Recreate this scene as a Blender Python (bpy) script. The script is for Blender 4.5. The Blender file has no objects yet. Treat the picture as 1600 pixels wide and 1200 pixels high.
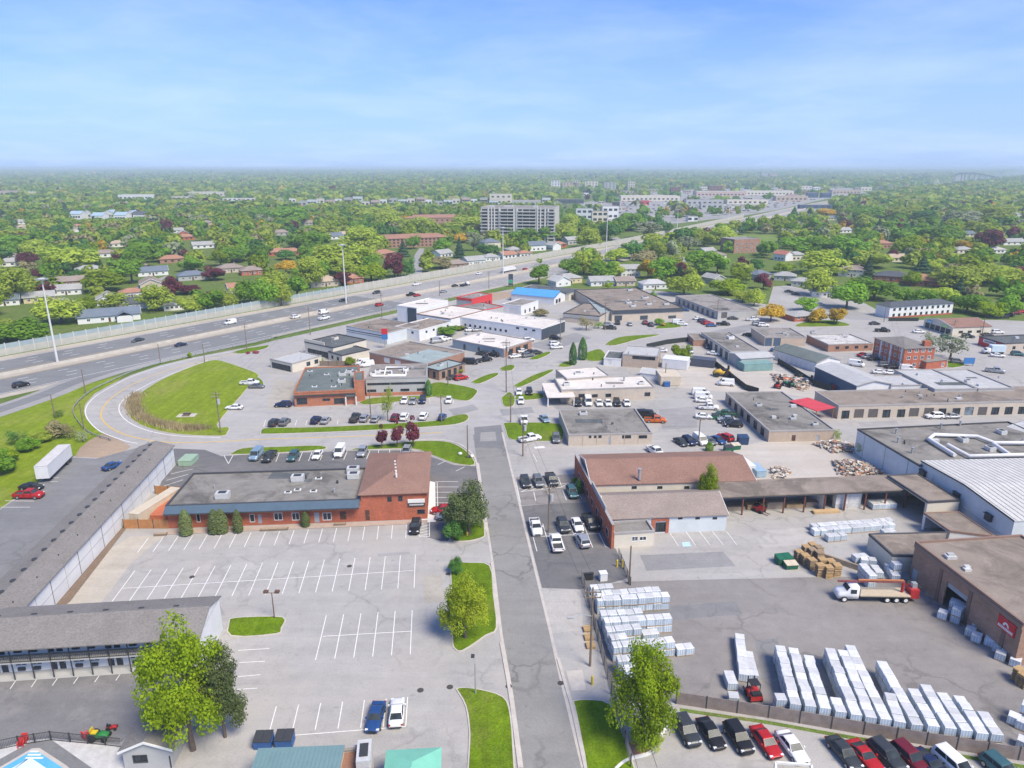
import bpy, bmesh, math, random
import numpy as np
from mathutils import Vector, Matrix
sc = bpy.context.scene
COL = sc.collection
rnd = random.Random(11)
nrg = np.random.default_rng(5)
# ------------------------------------------------------------------ camera
F, HC = 1110.0, 64.0                       # focal length in pixels of the 1600 px wide photo, camera height in metres
TH = math.atan(337 / F)                    # pitch below the horizon
cd = bpy.data.cameras.new('camera'); cam = bpy.data.objects.new('camera', cd); COL.objects.link(cam)
cd.sensor_width = 36; cd.lens = 36 * F / 1600; cd.clip_end = 60000; cd.clip_start = .5
cam.location = (0, 0, HC); cam.rotation_euler = (math.pi/2 - TH, 0, 0); sc.camera = cam
# ------------------------------------------------------------------ sky, sun, exposure
SUN_EL, SUN_AZ = math.radians(52), math.radians(136)     # azimuth clockwise from +Y: behind the camera, to the right
W = bpy.data.worlds.new('World'); sc.world = W; W.use_nodes = True
nt = W.node_tree; N = nt.nodes; L = nt.links
bg = N['Background']; bg.inputs[1].default_value = .12
sky = N.new('ShaderNodeTexSky'); sky.sky_type = 'NISHITA'; sky.sun_disc = False
sky.sun_elevation = SUN_EL; sky.sun_rotation = SUN_AZ; sky.altitude = 100
sky.air_density = 1.0; sky.dust_density = .6; sky.ozone_density = 1.6
tcw = N.new('ShaderNodeTexCoord')
sepw = N.new('ShaderNodeSeparateXYZ'); L.new(tcw.outputs['Generated'], sepw.inputs[0])
def wmath(op, a, b=None, clamp=False):
    n = N.new('ShaderNodeMath'); n.operation = op; n.use_clamp = clamp
    for i, x in enumerate((a, b)):
        if x is None: continue
        if isinstance(x, (int, float)): n.inputs[i].default_value = x
        else: L.new(x, n.inputs[i])
    return n.outputs[0]
zz = wmath('MAXIMUM', sepw.outputs[2], 0.0)
den = wmath('ADD', zz, .12)
cmb = N.new('ShaderNodeCombineXYZ')
L.new(wmath('DIVIDE', sepw.outputs[0], den), cmb.inputs[0]); L.new(wmath('DIVIDE', sepw.outputs[1], den), cmb.inputs[1])
cn = N.new('ShaderNodeTexNoise'); cn.inputs['Scale'].default_value = .8; cn.inputs['Detail'].default_value = 7; cn.inputs['Roughness'].default_value = .58; cn.inputs['Distortion'].default_value = .2
L.new(cmb.outputs[0], cn.inputs['Vector'])
cr = N.new('ShaderNodeMapRange'); cr.inputs[1].default_value = .43; cr.inputs[2].default_value = .74; cr.inputs[3].default_value = .03; cr.inputs[4].default_value = .38
L.new(cn.outputs[0], cr.inputs[0])
# thin bright air low over the horizon, all the way round
hz = N.new('ShaderNodeMapRange'); hz.inputs[1].default_value = 0; hz.inputs[2].default_value = .3; hz.inputs[3].default_value = .6; hz.inputs[4].default_value = .0; hz.interpolation_type = 'SMOOTHSTEP'
L.new(zz, hz.inputs[0])
mx0 = N.new('ShaderNodeMixRGB'); L.new(hz.outputs[0], mx0.inputs[0])
hs = N.new('ShaderNodeHueSaturation'); hs.inputs['Saturation'].default_value = 1.0; hs.inputs['Value'].default_value = 1.0
tn = N.new('ShaderNodeMixRGB'); tn.blend_type = 'MULTIPLY'; tn.inputs[0].default_value = 1; tn.inputs[2].default_value = (.215, .405, .8, 1); L.new(sky.outputs[0], tn.inputs[1]); L.new(tn.outputs[0], hs.inputs['Color']); L.new(hs.outputs[0], mx0.inputs[1]); mx0.inputs[2].default_value = (2.5, 3.15, 4.9, 1)
mx = N.new('ShaderNodeMixRGB'); L.new(cr.outputs[0], mx.inputs[0]); L.new(mx0.outputs[0], mx.inputs[1]); mx.inputs[2].default_value = (3.5, 4.1, 5.4, 1)
L.new(mx.outputs[0], bg.inputs[0])
sd = bpy.data.lights.new('sun', 'SUN'); sun = bpy.data.objects.new('sun', sd); COL.objects.link(sun)
sd.energy = 2.75; sd.angle = math.radians(24); sd.color = (1, .9, .72)
sdir = Vector((math.sin(SUN_AZ)*math.cos(SUN_EL), math.cos(SUN_AZ)*math.cos(SUN_EL), math.sin(SUN_EL)))
sun.rotation_euler = sdir.to_track_quat('Z', 'Y').to_euler(); sun.location = (60, -60, 150)
sc.view_settings.view_transform = 'Standard'; sc.view_settings.look = 'None'; sc.view_settings.gamma = 1
sc.view_settings.exposure = 1.02
sc.render.engine = 'CYCLES'
sc.cycles.max_bounces = 6; sc.cycles.transparent_max_bounces = 8; sc.cycles.volume_bounces = 0
# ------------------------------------------------------------------ pixel -> place
ct, st = math.cos(TH), math.sin(TH)
def P(u, v, z=0.0):
    x, y = (u-800)/F, (v-600)/F
    d = (x, ct - y*st, -st - y*ct); t = (z-HC)/d[2]
    return Vector((d[0]*t, d[1]*t, z))
def P2(u, v, z=0.0): return P(u, v, z).to_2d()
def proj(p):
    z = p[2]-HC; dep = p[1]*ct - z*st
    return 800 + F*p[0]/dep, 600 - F*(p[1]*st + z*ct)/dep
def zat(p, vt):
    lo, hi = 0.0, 64.0
    for _ in range(40):
        m = (lo+hi)/2
        if proj((p[0], p[1], m))[1] > vt: lo = m
        else: hi = m
    return m
def zof(u, v, vt): return zat(P(u, v), vt)
def ppm(u, v):                              # pixels per metre at a ground pixel
    p = P(u, v); return F/(p.y*ct + HC*st)
# ------------------------------------------------------------------ materials
MATS = {}
def newmat(name):
    m = bpy.data.materials.new(name); m.use_nodes = True; MATS[name] = m
    nt = m.node_tree; b = nt.nodes['Principled BSDF']
    return m, nt, b
def nd(nt, typ, **k):
    n = nt.nodes.new(typ)
    for a, v in k.items():
        if a in n.inputs.keys(): n.inputs[a].default_value = v
        else: setattr(n, a, v)
    return n
def coords(nt, world):
    if world: return nd(nt, 'ShaderNodeNewGeometry').outputs['Position']
    return nd(nt, 'ShaderNodeTexCoord').outputs['Object']
def noise(nt, co, scale, detail=5, rough=.6, lo=0., hi=1., f0=.3, f1=.7, dist=0.):
    n = nd(nt, 'ShaderNodeTexNoise', Scale=scale, Detail=detail, Roughness=rough, Distortion=dist)
    nt.links.new(co, n.inputs['Vector'])
    r = nd(nt, 'ShaderNodeMapRange'); nt.links.new(n.outputs[0], r.inputs[0])
    r.inputs[1].default_value = f0; r.inputs[2].default_value = f1; r.inputs[3].default_value = lo; r.inputs[4].default_value = hi
    return r.outputs[0]
def mul(nt, *xs):
    o = xs[0]
    for x in xs[1:]:
        n = nd(nt, 'ShaderNodeMath', operation='MULTIPLY'); nt.links.new(o, n.inputs[0])
        if isinstance(x, (int, float)): n.inputs[1].default_value = x
        else: nt.links.new(x, n.inputs[1])
        o = n.outputs[0]
    return o
def tint(nt, col, fac):                     # colour times a scalar
    n = nd(nt, 'ShaderNodeMixRGB', blend_type='MULTIPLY'); n.inputs[0].default_value = 1
    if isinstance(col, tuple): n.inputs[1].default_value = (*col, 1)
    else: nt.links.new(col, n.inputs[1])
    nt.links.new(fac, n.inputs[2]); return n.outputs[0]
def mixc(nt, fac, a, b):
    n = nd(nt, 'ShaderNodeMixRGB'); 
    for i, x in ((0, fac), (1, a), (2, b)):
        if isinstance(x, tuple): n.inputs[i].default_value = (*x, 1)
        elif isinstance(x, (int, float)): n.inputs[i].default_value = x
        else: nt.links.new(x, n.inputs[i])
    return n.outputs[0]
def bump(nt, b, h, strength, dist=.05):
    n = nd(nt, 'ShaderNodeBump', Strength=strength, Distance=dist); nt.links.new(h, n.inputs['Height']); nt.links.new(n.outputs[0], b.inputs['Normal'])
def M(name, col=None, rough=.8, var=.1, scale=.8, world=False, spec=.3, metal=0., fine=.06, fscale=9., bmp=0.):
    if name in MATS: return MATS[name]
    m, nt, b = newmat(name); co = coords(nt, world)
    f = mul(nt, noise(nt, co, scale, 6, .65, 1-var, 1+var), noise(nt, co, fscale, 3, .6, 1-fine, 1+fine))
    nt.links.new(tint(nt, col, f), b.inputs['Base Color'])
    b.inputs['Roughness'].default_value = rough; b.inputs['Metallic'].default_value = metal; b.inputs['Specular IOR Level'].default_value = spec
    if bmp: bump(nt, b, noise(nt, co, fscale, 3), bmp)
    return m
def asphalt(name, col, big=.1, crack=.35, cscale=.16, speck=.1, warm=None, wamt=.5):
    m, nt, b = newmat(name); co = coords(nt, True)
    f = mul(nt, noise(nt, co, .035, 5, .6, 1-big, 1+big), noise(nt, co, .4, 6, .7, 1-big*.6, 1+big*.6), noise(nt, co, 6, 2, .6, 1-speck, 1+speck))
    # long tyre sweeps
    mp = nd(nt, 'ShaderNodeMapping'); mp.inputs['Scale'].default_value = (.05, .5, 1); mp.inputs['Rotation'].default_value = (0, 0, .1); nt.links.new(co, mp.inputs[0])
    f = mul(nt, f, noise(nt, mp.outputs[0], 1.0, 4, .6, .93, 1.06))
    # cracks
    dn = nd(nt, 'ShaderNodeTexNoise', Scale=.35, Detail=4.); nt.links.new(co, dn.inputs['Vector'])
    ad = nd(nt, 'ShaderNodeVectorMath', operation='MULTIPLY_ADD'); nt.links.new(dn.outputs['Color'], ad.inputs[0]); ad.inputs[1].default_value = (5, 5, 0); nt.links.new(co, ad.inputs[2])
    vo = nd(nt, 'ShaderNodeTexVoronoi', feature='DISTANCE_TO_EDGE', Scale=cscale); nt.links.new(ad.outputs[0], vo.inputs['Vector'])
    r = nd(nt, 'ShaderNodeMapRange'); nt.links.new(vo.outputs[0], r.inputs[0]); r.inputs[1].default_value = 0; r.inputs[2].default_value = .055*cscale/.16; r.inputs[3].default_value = 1; r.inputs[4].default_value = 0
    k = mul(nt, r.outputs[0], noise(nt, co, .06, 3, .5, 0, 1, .45, .6), crack)
    c = tint(nt, col, f)
    if warm: c = mixc(nt, mul(nt, noise(nt, co, .05, 6, .65, 0, 1, .48, .7), wamt), c, warm)
    # small dark stains
    sp = noise(nt, co, .9, 2, .4, 0, .35, .66, .76)
    c = mixc(nt, sp, c, tuple(x*.55 for x in col))
    nt.links.new(mixc(nt, k, c, tuple(x*.35 for x in col)), b.inputs['Base Color'])
    b.inputs['Roughness'].default_value = .88; b.inputs['Specular IOR Level'].default_value = .25
    return m
def grass(name, a, b_, c):
    m, nt, b = newmat(name); co = coords(nt, True)
    x = mixc(nt, noise(nt, co, .12, 5, .6), a, b_)
    x = mixc(nt, noise(nt, co, .05, 6, .7, 0, .8, .5, .72), x, c)
    mp = nd(nt, 'ShaderNodeMapping'); mp.inputs['Scale'].default_value = (.9, .12, 1); mp.inputs['Rotation'].default_value = (0, 0, .5); nt.links.new(co, mp.inputs[0])
    f = mul(nt, noise(nt, co, 3.5, 4, .7, .7, 1.3), noise(nt, co, .6, 5, .7, .8, 1.2), noise(nt, mp.outputs[0], 1, 3, .5, .86, 1.12))
    nt.links.new(tint(nt, x, f), b.inputs['Base Color']); b.inputs['Roughness'].default_value = .95; b.inputs['Specular IOR Level'].default_value = .1
    bump(nt, b, noise(nt, co, 4, 4), .5, .15)
    return m
def roofmat(name, col, dark=.5, amt=.75, scale=.12):          # weathered flat roof: ponding stains, patches
    m, nt, b = newmat(name); co = coords(nt, True)
    f = mul(nt, noise(nt, co, .5, 6, .7, .9, 1.1), noise(nt, co, 5, 3, .6, .9, 1.1))
    c = tint(nt, col, f)
    c = mixc(nt, mul(nt, noise(nt, co, scale, 7, .7, 0, 1, .46, .62, .8), amt), c, tuple(x*dark for x in col))
    c = mixc(nt, noise(nt, co, scale*2.3, 5, .7, 0, .5, .56, .7, 1.), c, tuple(min(.75, x*1.45) for x in col))
    nt.links.new(c, b.inputs['Base Color']); b.inputs['Roughness'].default_value = .9; b.inputs['Specular IOR Level'].default_value = .2
    return m
def shingle(name, col):
    m, nt, b = newmat(name); co = coords(nt, True)
    mp = nd(nt, 'ShaderNodeMapping'); mp.inputs['Scale'].default_value = (1.2, 1.2, 3); nt.links.new(co, mp.inputs[0])
    f = mul(nt, noise(nt, mp.outputs[0], 2.6, 3, .7, .8, 1.2), noise(nt, co, .25, 5, .6, .9, 1.1), noise(nt, co, 12, 2, .5, .88, 1.12))
    nt.links.new(tint(nt, col, f), b.inputs['Base Color']); b.inputs['Roughness'].default_value = .95; b.inputs['Specular IOR Level'].default_value = .12
    bump(nt, b, noise(nt, mp.outputs[0], 3, 3), .4, .04)
    return m
def brick(name, col, mortar=(.42, .36, .32)):
    m, nt, b = newmat(name); tc = nd(nt, 'ShaderNodeNewGeometry')
    s = nd(nt, 'ShaderNodeSeparateXYZ'); nt.links.new(tc.outputs['Position'], s.inputs[0])
    ad = nd(nt, 'ShaderNodeMath', operation='ADD'); nt.links.new(s.outputs[0], ad.inputs[0]); nt.links.new(s.outputs[1], ad.inputs[1])
    cb = nd(nt, 'ShaderNodeCombineXYZ'); nt.links.new(ad.outputs[0], cb.inputs[0]); nt.links.new(s.outputs[2], cb.inputs[1])
    br = nd(nt, 'ShaderNodeTexBrick', Scale=1.0); nt.links.new(cb.outputs[0], br.inputs['Vector'])
    br.inputs['Brick Width'].default_value = .42; br.inputs['Row Height'].default_value = .16; br.inputs['Mortar Size'].default_value = .012
    br.inputs['Color1'].default_value = (*[x*1.12 for x in col], 1); br.inputs['Color2'].default_value = (*[x*.8 for x in col], 1); br.inputs['Mortar'].default_value = (*mortar, 1)
    f = noise(nt, tc.outputs['Position'], .5, 5, .6, .86, 1.14)
    nt.links.new(tint(nt, br.outputs[0], f), b.inputs['Base Color']); b.inputs['Roughness'].default_value = .9; b.inputs['Specular IOR Level'].default_value = .15
    bump(nt, b, br.outputs['Fac'], .25, -.01)
    return m
def glassmat(name, col=(.03, .04, .05), rough=.08, spec=.45):
    m, nt, b = newmat(name); co = coords(nt, True)
    nt.links.new(tint(nt, col, noise(nt, co, .7, 2, .5, .5, 1.7)), b.inputs['Base Color'])
    b.inputs['Roughness'].default_value = rough; b.inputs['Specular IOR Level'].default_value = spec
    return m
def paint(name, col, metal=.0):
    if name in MATS: return MATS[name]
    m, nt, b = newmat(name); co = coords(nt, False)
    nt.links.new(tint(nt, col, noise(nt, co, 2, 3, .5, .93, 1.07)), b.inputs['Base Color'])
    b.inputs['Roughness'].default_value = .35; b.inputs['Specular IOR Level'].default_value = .3; b.inputs['Coat Weight'].default_value = .08; b.inputs['Coat Roughness'].default_value = .1; b.inputs['Metallic'].default_value = metal
    return m
def leafmat(name, a, b_, trans=.25):
    m, nt, b = newmat(name)
    g = nd(nt, 'ShaderNodeNewGeometry'); oi = nd(nt, 'ShaderNodeObjectInfo'); co = g.outputs['Position']
    q = nd(nt, 'ShaderNodeMath', operation='MULTIPLY_ADD'); nt.links.new(g.outputs['Random Per Island'], q.inputs[0]); q.inputs[1].default_value = .5; nt.links.new(noise(nt, co, .12, 2, .5, 0, .6), q.inputs[2])
    c = mixc(nt, q.outputs[0], a, b_)
    f = mul(nt, noise(nt, co, .55, 3, .6, .78, 1.22), noise(nt, co, .09, 2, .5, .85, 1.15))
    r = nd(nt, 'ShaderNodeMapRange'); nt.links.new(oi.outputs['Random'], r.inputs[0]); r.inputs[3].default_value = .8; r.inputs[4].default_value = 1.25
    c = tint(nt, c, mul(nt, f, r.outputs[0]))
    nt.links.new(c, b.inputs['Base Color']); b.inputs['Roughness'].default_value = .7; b.inputs['Specular IOR Level'].default_value = .15
    t = nd(nt, 'ShaderNodeBsdfTranslucent'); nt.links.new(c, t.inputs['Color'])
    ms = nd(nt, 'ShaderNodeMixShader'); ms.inputs[0].default_value = trans
    nt.links.new(b.outputs[0], ms.inputs[1]); nt.links.new(t.outputs[0], ms.inputs[2]); nt.links.new(ms.outputs[0], nt.nodes['Material Output'].inputs[0])
    return m
# ------------------------------------------------------------------ mesh helpers
class MB:
    def __init__(s): s.v = []; s.f = []; s.m = []; s.sm = []
    def add(s, vs, fs, mi=0, smooth=False):
        k = len(s.v); s.v += [tuple(x) for x in vs]
        for f in fs: s.f.append([k+i for i in f]); s.m.append(mi); s.sm.append(smooth)
    def box(s, x0, y0, z0, x1, y1, z1, mi=0, T=None):
        vs = [(x, y, z) for z in (z0, z1) for x, y in ((x0, y0), (x1, y0), (x1, y1), (x0, y1))]
        if T: vs = [T @ Vector(v) for v in vs]
        s.add(vs, [(3,2,1,0), (4,5,6,7), (0,1,5,4), (1,2,6,5), (2,3,7,6), (3,0,4,7)], mi)
    def fbox(s, fr, s0, s1, z0, z1, t0, t1, mi=0):          # box in a wall frame: s along, t outward
        A, a, n = fr[:3]
        vs = [(A.x+a.x*q+n.x*t, A.y+a.y*q+n.y*t, z) for z in (z0, z1) for q, t in ((s0, t0), (s0, t1), (s1, t1), (s1, t0))]
        s.add(vs, [(3,2,1,0), (4,5,6,7), (0,1,5,4), (1,2,6,5), (2,3,7,6), (3,0,4,7)], mi)
    def prism(s, poly, z0, z1, mi=0, top=True, bot=False, sides=True):
        n = len(poly); vs = [(p[0], p[1], z0) for p in poly] + [(p[0], p[1], z1) for p in poly]; fs = []
        if sides: fs += [(i, (i+1) % n, n+(i+1) % n, n+i) for i in range(n)]
        if top: fs.append(tuple(range(n, 2*n)))
        if bot: fs.append(tuple(range(n-1, -1, -1)))
        s.add(vs, fs, mi)
    def tube(s, pts, rs, n=8, mi=0, cap=True, smooth=True):
        pts = [Vector(p) for p in pts]; rings = []; k = len(s.v); vs = []
        if not isinstance(rs, (list, tuple)): rs = [rs]*len(pts)
        for i, p in enumerate(pts):
            d = (pts[min(i+1, len(pts)-1)] - pts[max(i-1, 0)]).normalized()
            a = d.cross(Vector((0, 0, 1)) if abs(d.z) < .9 else Vector((1, 0, 0))).normalized(); b = d.cross(a)
            vs += [p + a*math.cos(2*math.pi*j/n)*rs[i] + b*math.sin(2*math.pi*j/n)*rs[i] for j in range(n)]
        fs = [(i*n+j, i*n+(j+1) % n, (i+1)*n+(j+1) % n, (i+1)*n+j) for i in range(len(pts)-1) for j in range(n)]
        s.add(vs, fs, mi, smooth)
        if cap:
            s.add(vs[:n], [tuple(range(n))], mi); s.add(vs[-n:], [tuple(range(n-1, -1, -1))], mi)
    def cyl(s, x, y, z0, z1, r, n=10, mi=0, r1=None): s.tube([(x, y, z0), (x, y, z1)], [r, r if r1 is None else r1], n, mi)
    def mesh(s, name, mats, org=(0, 0, 0)):
        me = bpy.data.meshes.new(name); o = Vector(org)
        me.from_pydata([(v[0]-o.x, v[1]-o.y, v[2]-o.z) for v in s.v], [], s.f)
        for m in (mats if isinstance(mats, (list, tuple)) else [mats]): me.materials.append(m)
        me.polygons.foreach_set('material_index', s.m); me.polygons.foreach_set('use_smooth', s.sm)
        me.update(); return me
ORG = {}
def tag(o, label=None, cat=None, group=None, kind=None):
    for k, v in (('label', label), ('category', cat), ('group', group), ('kind', kind)):
        if v: o[k] = v
    return o
def obj(name, mb, mats, parent=None, org=None, **props):
    if org is None: org = ORG.get(parent.name, Vector((0, 0, 0))) if parent else Vector((0, 0, 0))
    org = Vector(org)
    me = mb.mesh(name, mats, org) if isinstance(mb, MB) else mb
    o = bpy.data.objects.new(name, me); COL.objects.link(o)
    if parent: o.parent = parent
    else: o.location = org
    ORG[o.name] = org
    return tag(o, **props)
def thing(name, label, cat, loc=(0, 0, 0), group=None, rz=0):
    o = bpy.data.objects.new(name, None); COL.objects.link(o); o.empty_display_size = .3
    o.location = loc; o.rotation_euler = (0, 0, rz); ORG[o.name] = Vector(loc)
    return tag(o, label, cat, group)
def dup(root, loc, rz=0, scale=1, label=None, group=None, cols=None):
    """copy of a thing with copies of its parts; cols = {material name: material} swaps materials on the copies"""
    r = root.copy(); COL.objects.link(r); r.location = loc; r.rotation_euler = (0, 0, rz)
    r.scale = (scale, scale, scale) if not isinstance(scale, tuple) else scale
    if label: r['label'] = label
    if group: r['group'] = group
    def rec(src, par):
        for ch in KIDS.get(src.name, ()):
            c = ch.copy(); COL.objects.link(c); c.parent = par
            if cols:
                for sl in c.material_slots:
                    m = cols.get(sl.material.name)
                    if m: sl.link = 'OBJECT'; sl.material = m
            rec(ch, c)
    rec(root, r)
    return r
KIDS = {}
def struct(name, mb, m, parent=None): return obj(name, mb, m, parent, kind='structure') if not parent else obj(name, mb, m, parent)
def offs(poly, d):                          # offset a CCW polygon outward by d (mitred)
    n = len(poly); out = []
    for i in range(n):
        a, b, c = Vector(poly[i-1]), Vector(poly[i]), Vector(poly[(i+1) % n])
        e0 = (b-a).normalized(); e1 = (c-b).normalized(); n0 = Vector((e0.y, -e0.x)); n1 = Vector((e1.y, -e1.x))
        k = n0+n1; q = max(.25, 1+n0.dot(n1)); out.append(b + k*(d/q))
    return out
def area2(p): return sum(p[i-1][0]*p[i][1]-p[i][0]*p[i-1][1] for i in range(len(p)))
def ccw(p): return p if area2(p) > 0 else p[::-1]
def pxpoly(pts, z=0): return ccw([P2(u, v, z) for u, v in pts])
def smooth_line(pts, k=5):                  # Catmull-Rom through 2D points
    p = [Vector(x) for x in pts]; p = [p[0]*2-p[1]] + p + [p[-1]*2-p[-2]]; out = []
    for i in range(1, len(p)-2):
        for j in range(k):
            t = j/k; a, b, c, d = p[i-1], p[i], p[i+1], p[i+2]
            out.append(.5*((2*b)+(c-a)*t+(2*a-5*b+4*c-d)*t*t+(3*b-a-3*c+d)*t**3))
    out.append(p[-2]); return out
def sheet(name, poly, z, m, parent=None, kind='structure'):
    mb = MB(); n = len(poly); mb.add([(p[0], p[1], z) for p in ccw(list(poly))], [tuple(range(n))])
    return obj(name, mb, m, parent, kind=None if parent else kind)
def strip_poly(line, w0, w1):               # polygon between two offsets of a polyline (left positive)
    Lp, Rp = [], []
    for i, p in enumerate(line):
        d = (line[min(i+1, len(line)-1)]-line[max(i-1, 0)]).normalized(); n = Vector((-d.y, d.x))
        Lp.append(p+n*w1); Rp.append(p+n*w0)
    return Rp, Lp
def ribbon(mb, line, w0, w1, z, mi=0, z1=None):
    Rp, Lp = strip_poly(line, w0, w1)
    for i in range(len(line)-1):
        q = [Rp[i], Rp[i+1], Lp[i+1], Lp[i]]
        if z1 is None: mb.add([(p.x, p.y, z) for p in q], [(0, 1, 2, 3)], mi)
        else: mb.prism(q, z, z1, mi)
# ================================================================== materials in use
A_LOT = asphalt('asphalt_lot', (.37, .355, .335), .11, .3, .13, .1, warm=(.43, .39, .33), wamt=.5)
A_STREET = asphalt('asphalt_street', (.253, .245, .228), .12, .6, .17, .1)
A_YARD = asphalt('asphalt_yard', (.238, .221, .207), .14, .4, .1, .1, warm=(.33, .3, .28), wamt=.35)
A_DARK = asphalt('asphalt_dark', (.15, .147, .147), .14, .35, .13, .1, warm=(.25, .23, .21), wamt=.4)
A_MID = asphalt('asphalt_mid', (.2, .2, .2), .12, .35, .13, .1, warm=(.29, .28, .26), wamt=.35)
A_HWY = asphalt('asphalt_highway', (.2, .202, .2), .1, .1, .1, .06)
A_HWYF = asphalt('concrete_highway', (.31, .3, .285), .1, .1, .1, .06)
CONC = asphalt('concrete_shoulder', (.43, .385, .315), .12, .1, .2, .08)
KERB = M('kerb_concrete', (.5, .46, .41), .9, .12, .7, True)
GRASS = grass('grass_lawn', (.135, .215, .008), (.1, .17, .008), (.22, .22, .05))
GRASSY = grass('grass_meadow', (.205, .27, .016), (.17, .235, .014), (.27, .27, .07))
GRASS2 = grass('grass_rough', (.14, .2, .045), (.1, .16, .03), (.26, .24, .1))
GROUNDM = grass('ground_cover', (.13, .185, .04), (.1, .15, .03), (.19, .19, .08))
GRAVEL = asphalt('gravel_yard', (.47, .43, .38), .12, 0, .1, .14, warm=(.38, .33, .27), wamt=.6)
DIRT = asphalt('bare_dirt', (.36, .27, .19), .15, 0, .1, .15)
WHITEP = M('white_road_paint', (.72, .71, .69), .8, .12, 2.5, True)
YELLOWP = M('yellow_road_paint', (.62, .42, .1), .8, .15, 1.5, True)
GALV = M('galvanised_steel', (.42, .44, .45), .45, .08, 2, metal=.4)
DARKMETAL = M('dark_metal', (.05, .052, .055), .5, .1, 3)
WOODPOLE = M('wood_pole', (.2, .155, .115), .9, .2, 2)
# ================================================================== ground and roads
mb = MB(); R0 = 26000
ringr = [0, 60, 150, 400, 1000, 3000, 9000, R0]
vs = [(0, 0, 0)]; fs = []; K = 48
for r in ringr[1:]: vs += [(r*math.cos(2*math.pi*k/K), r*math.sin(2*math.pi*k/K), 0) for k in range(K)]
for k in range(K): fs.append((0, 1+k, 1+(k+1) % K))
for i in range(len(ringr)-2):
    for k in range(K): a = 1+i*K; b = 1+(i+1)*K; fs.append((a+k, b+k, b+(k+1) % K, a+(k+1) % K))
mb.add(vs, fs); struct('ground', mb, GROUNDM)
HA = P2(0, 558); HD = (P2(800, 413)-HA).normalized(); HN = Vector((HD.y, -HD.x))
def HW(s, o): return HA + HD*s + HN*o
_cs = [(-140, 26), (0, 26), (250, 26), (450, 26), (650, 15), (830, 2), (1100, -15), (1400, -31), (1900, -37), (2900, -40), (4200, -40)]
HAX = smooth_line([HW(s, o) for s, o in _cs], 6)          # highway axis (the median), running away from the camera
hl = [0]
for i in range(1, len(HAX)): hl.append(hl[-1]+(HAX[i]-HAX[i-1]).length)
def HAXat(s):
    for i in range(1, len(HAX)):
        if hl[i] >= s: 
            t = (s-hl[i-1])/(hl[i]-hl[i-1]); d = (HAX[i]-HAX[i-1]).normalized(); return HAX[i-1].lerp(HAX[i], t), d
    return HAX[-1], (HAX[-1]-HAX[-2]).normalized()
def hwp(s, o):                                             # o > 0 towards the camera side
    p, d = HAXat(s); return p + Vector((d.y, -d.x))*o
mb = MB(); ribbon(mb, HAX, -28, 26, .03); hwy = struct('highway', mb, CONC)
def hseg(s0, s1, n=24): return [hwp(s0+(s1-s0)*i/n, 0) for i in range(n+1)]
for (s0, s1, m, nm) in ((20, 300, A_HWY, 'dark_carriageway'), (300, 4100, A_HWYF, 'pale_carriageway')):
    ln = hseg(s0, s1, 40)
    for o0, o1 in ((-20, -2.8), (5.5, 24)) if nm[0] == 'd' else ((-20, -2.8), (5.5, 24)):
        mb = MB(); ribbon(mb, ln, -o1, -o0, .05); obj(nm, mb, m, hwy)
for o in (-19.4, -3.6, 6.2, 23.2):
    mb = MB(); ribbon(mb, hseg(20, 1500, 60), -o-.12, -o+.12, .07); obj('edge_line', mb, YELLOWP if o in (-3.6, 6.2) else WHITEP, hwy)
dash = MB(); dash.box(-1.6, -.11, 0, 1.6, .11, .01); dashm = dash.mesh('lane_dash', [WHITEP])
for o in (-15.6, -11.8, -8, 10.2, 14.2, 18.3):
    s = 24 + (o % 3)
    while s < 520:
        p, d = HAXat(s); q = p+Vector((d.y, -d.x))*o
        x = obj('lane_dash', dashm, None, hwy); x.location = (q.x, q.y, .068); x.rotation_euler = (0, 0, math.atan2(d.y, d.x)); s += 12
# median barrier
mb = MB()
ln = hseg(0, 1800, 120); ribbon(mb, ln, -1.55, -.95, .03, z1=.85); obj('median_barrier', mb, M('barrier_concrete', (.48, .45, .4), .9, .15, .4, True), hwy)
# exit ramp on the near side, grass gore beside it
rl = smooth_line([P2(*q) for q in ((-160, 690), (-60, 659), (0, 640), (70, 616), (125, 594), (225, 565), (330, 543), (420, 524))], 6)
mb = MB(); ribbon(mb, rl, -6, 4.5, .045); struct('exit_ramp', mb, A_HWYF)
mb = MB(); ribbon(mb, rl, -2.6, 2.4, .052); struct('ramp_lane', mb, A_HWY)
# paved ground of the commercial blocks
sheet('paved_ground', [P2(*q) for q in ((-70, 1290), (1760, 1290), (2050, 640), (1990, 512), (1700, 506), (1560, 500), (1400, 500), (1340, 468), (1230, 446), (1208, 448), (1200, 476), (1110, 462), (1000, 452), (880, 452), (800, 452), (700, 470), (600, 490), (480, 518), (400, 540), (300, 559), (250, 571), (205, 586), (175, 600), (148, 615), (133, 632), (131, 643), (135, 655), (155, 675), (192, 690), (115, 713), (50, 760), (0, 795), (-80, 850))], .035, A_LOT)
sheet('verge', [P2(*q) for q in ((-130, 700), (0, 651), (70, 625), (125, 604), (200, 583), (175, 601), (148, 616), (133, 632), (131, 643), (135, 655), (155, 675), (190, 691), (115, 713), (50, 760), (0, 796), (-100, 860))], .02, GRASSY)
sheet('bare_dirt', [P2(*q) for q in ((117, 714), (125, 700), (140, 688), (160, 678), (192, 690), (204, 698), (190, 710), (165, 716))], .042, DIRT)
sheet('rear_parking_lot', [P2(*q) for q in ((112, 715), (150, 717), (225, 697), (232, 690), (240, 700), (60, 900), (-40, 960), (-70, 840), (0, 797), (50, 762))], .046, A_MID)
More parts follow.
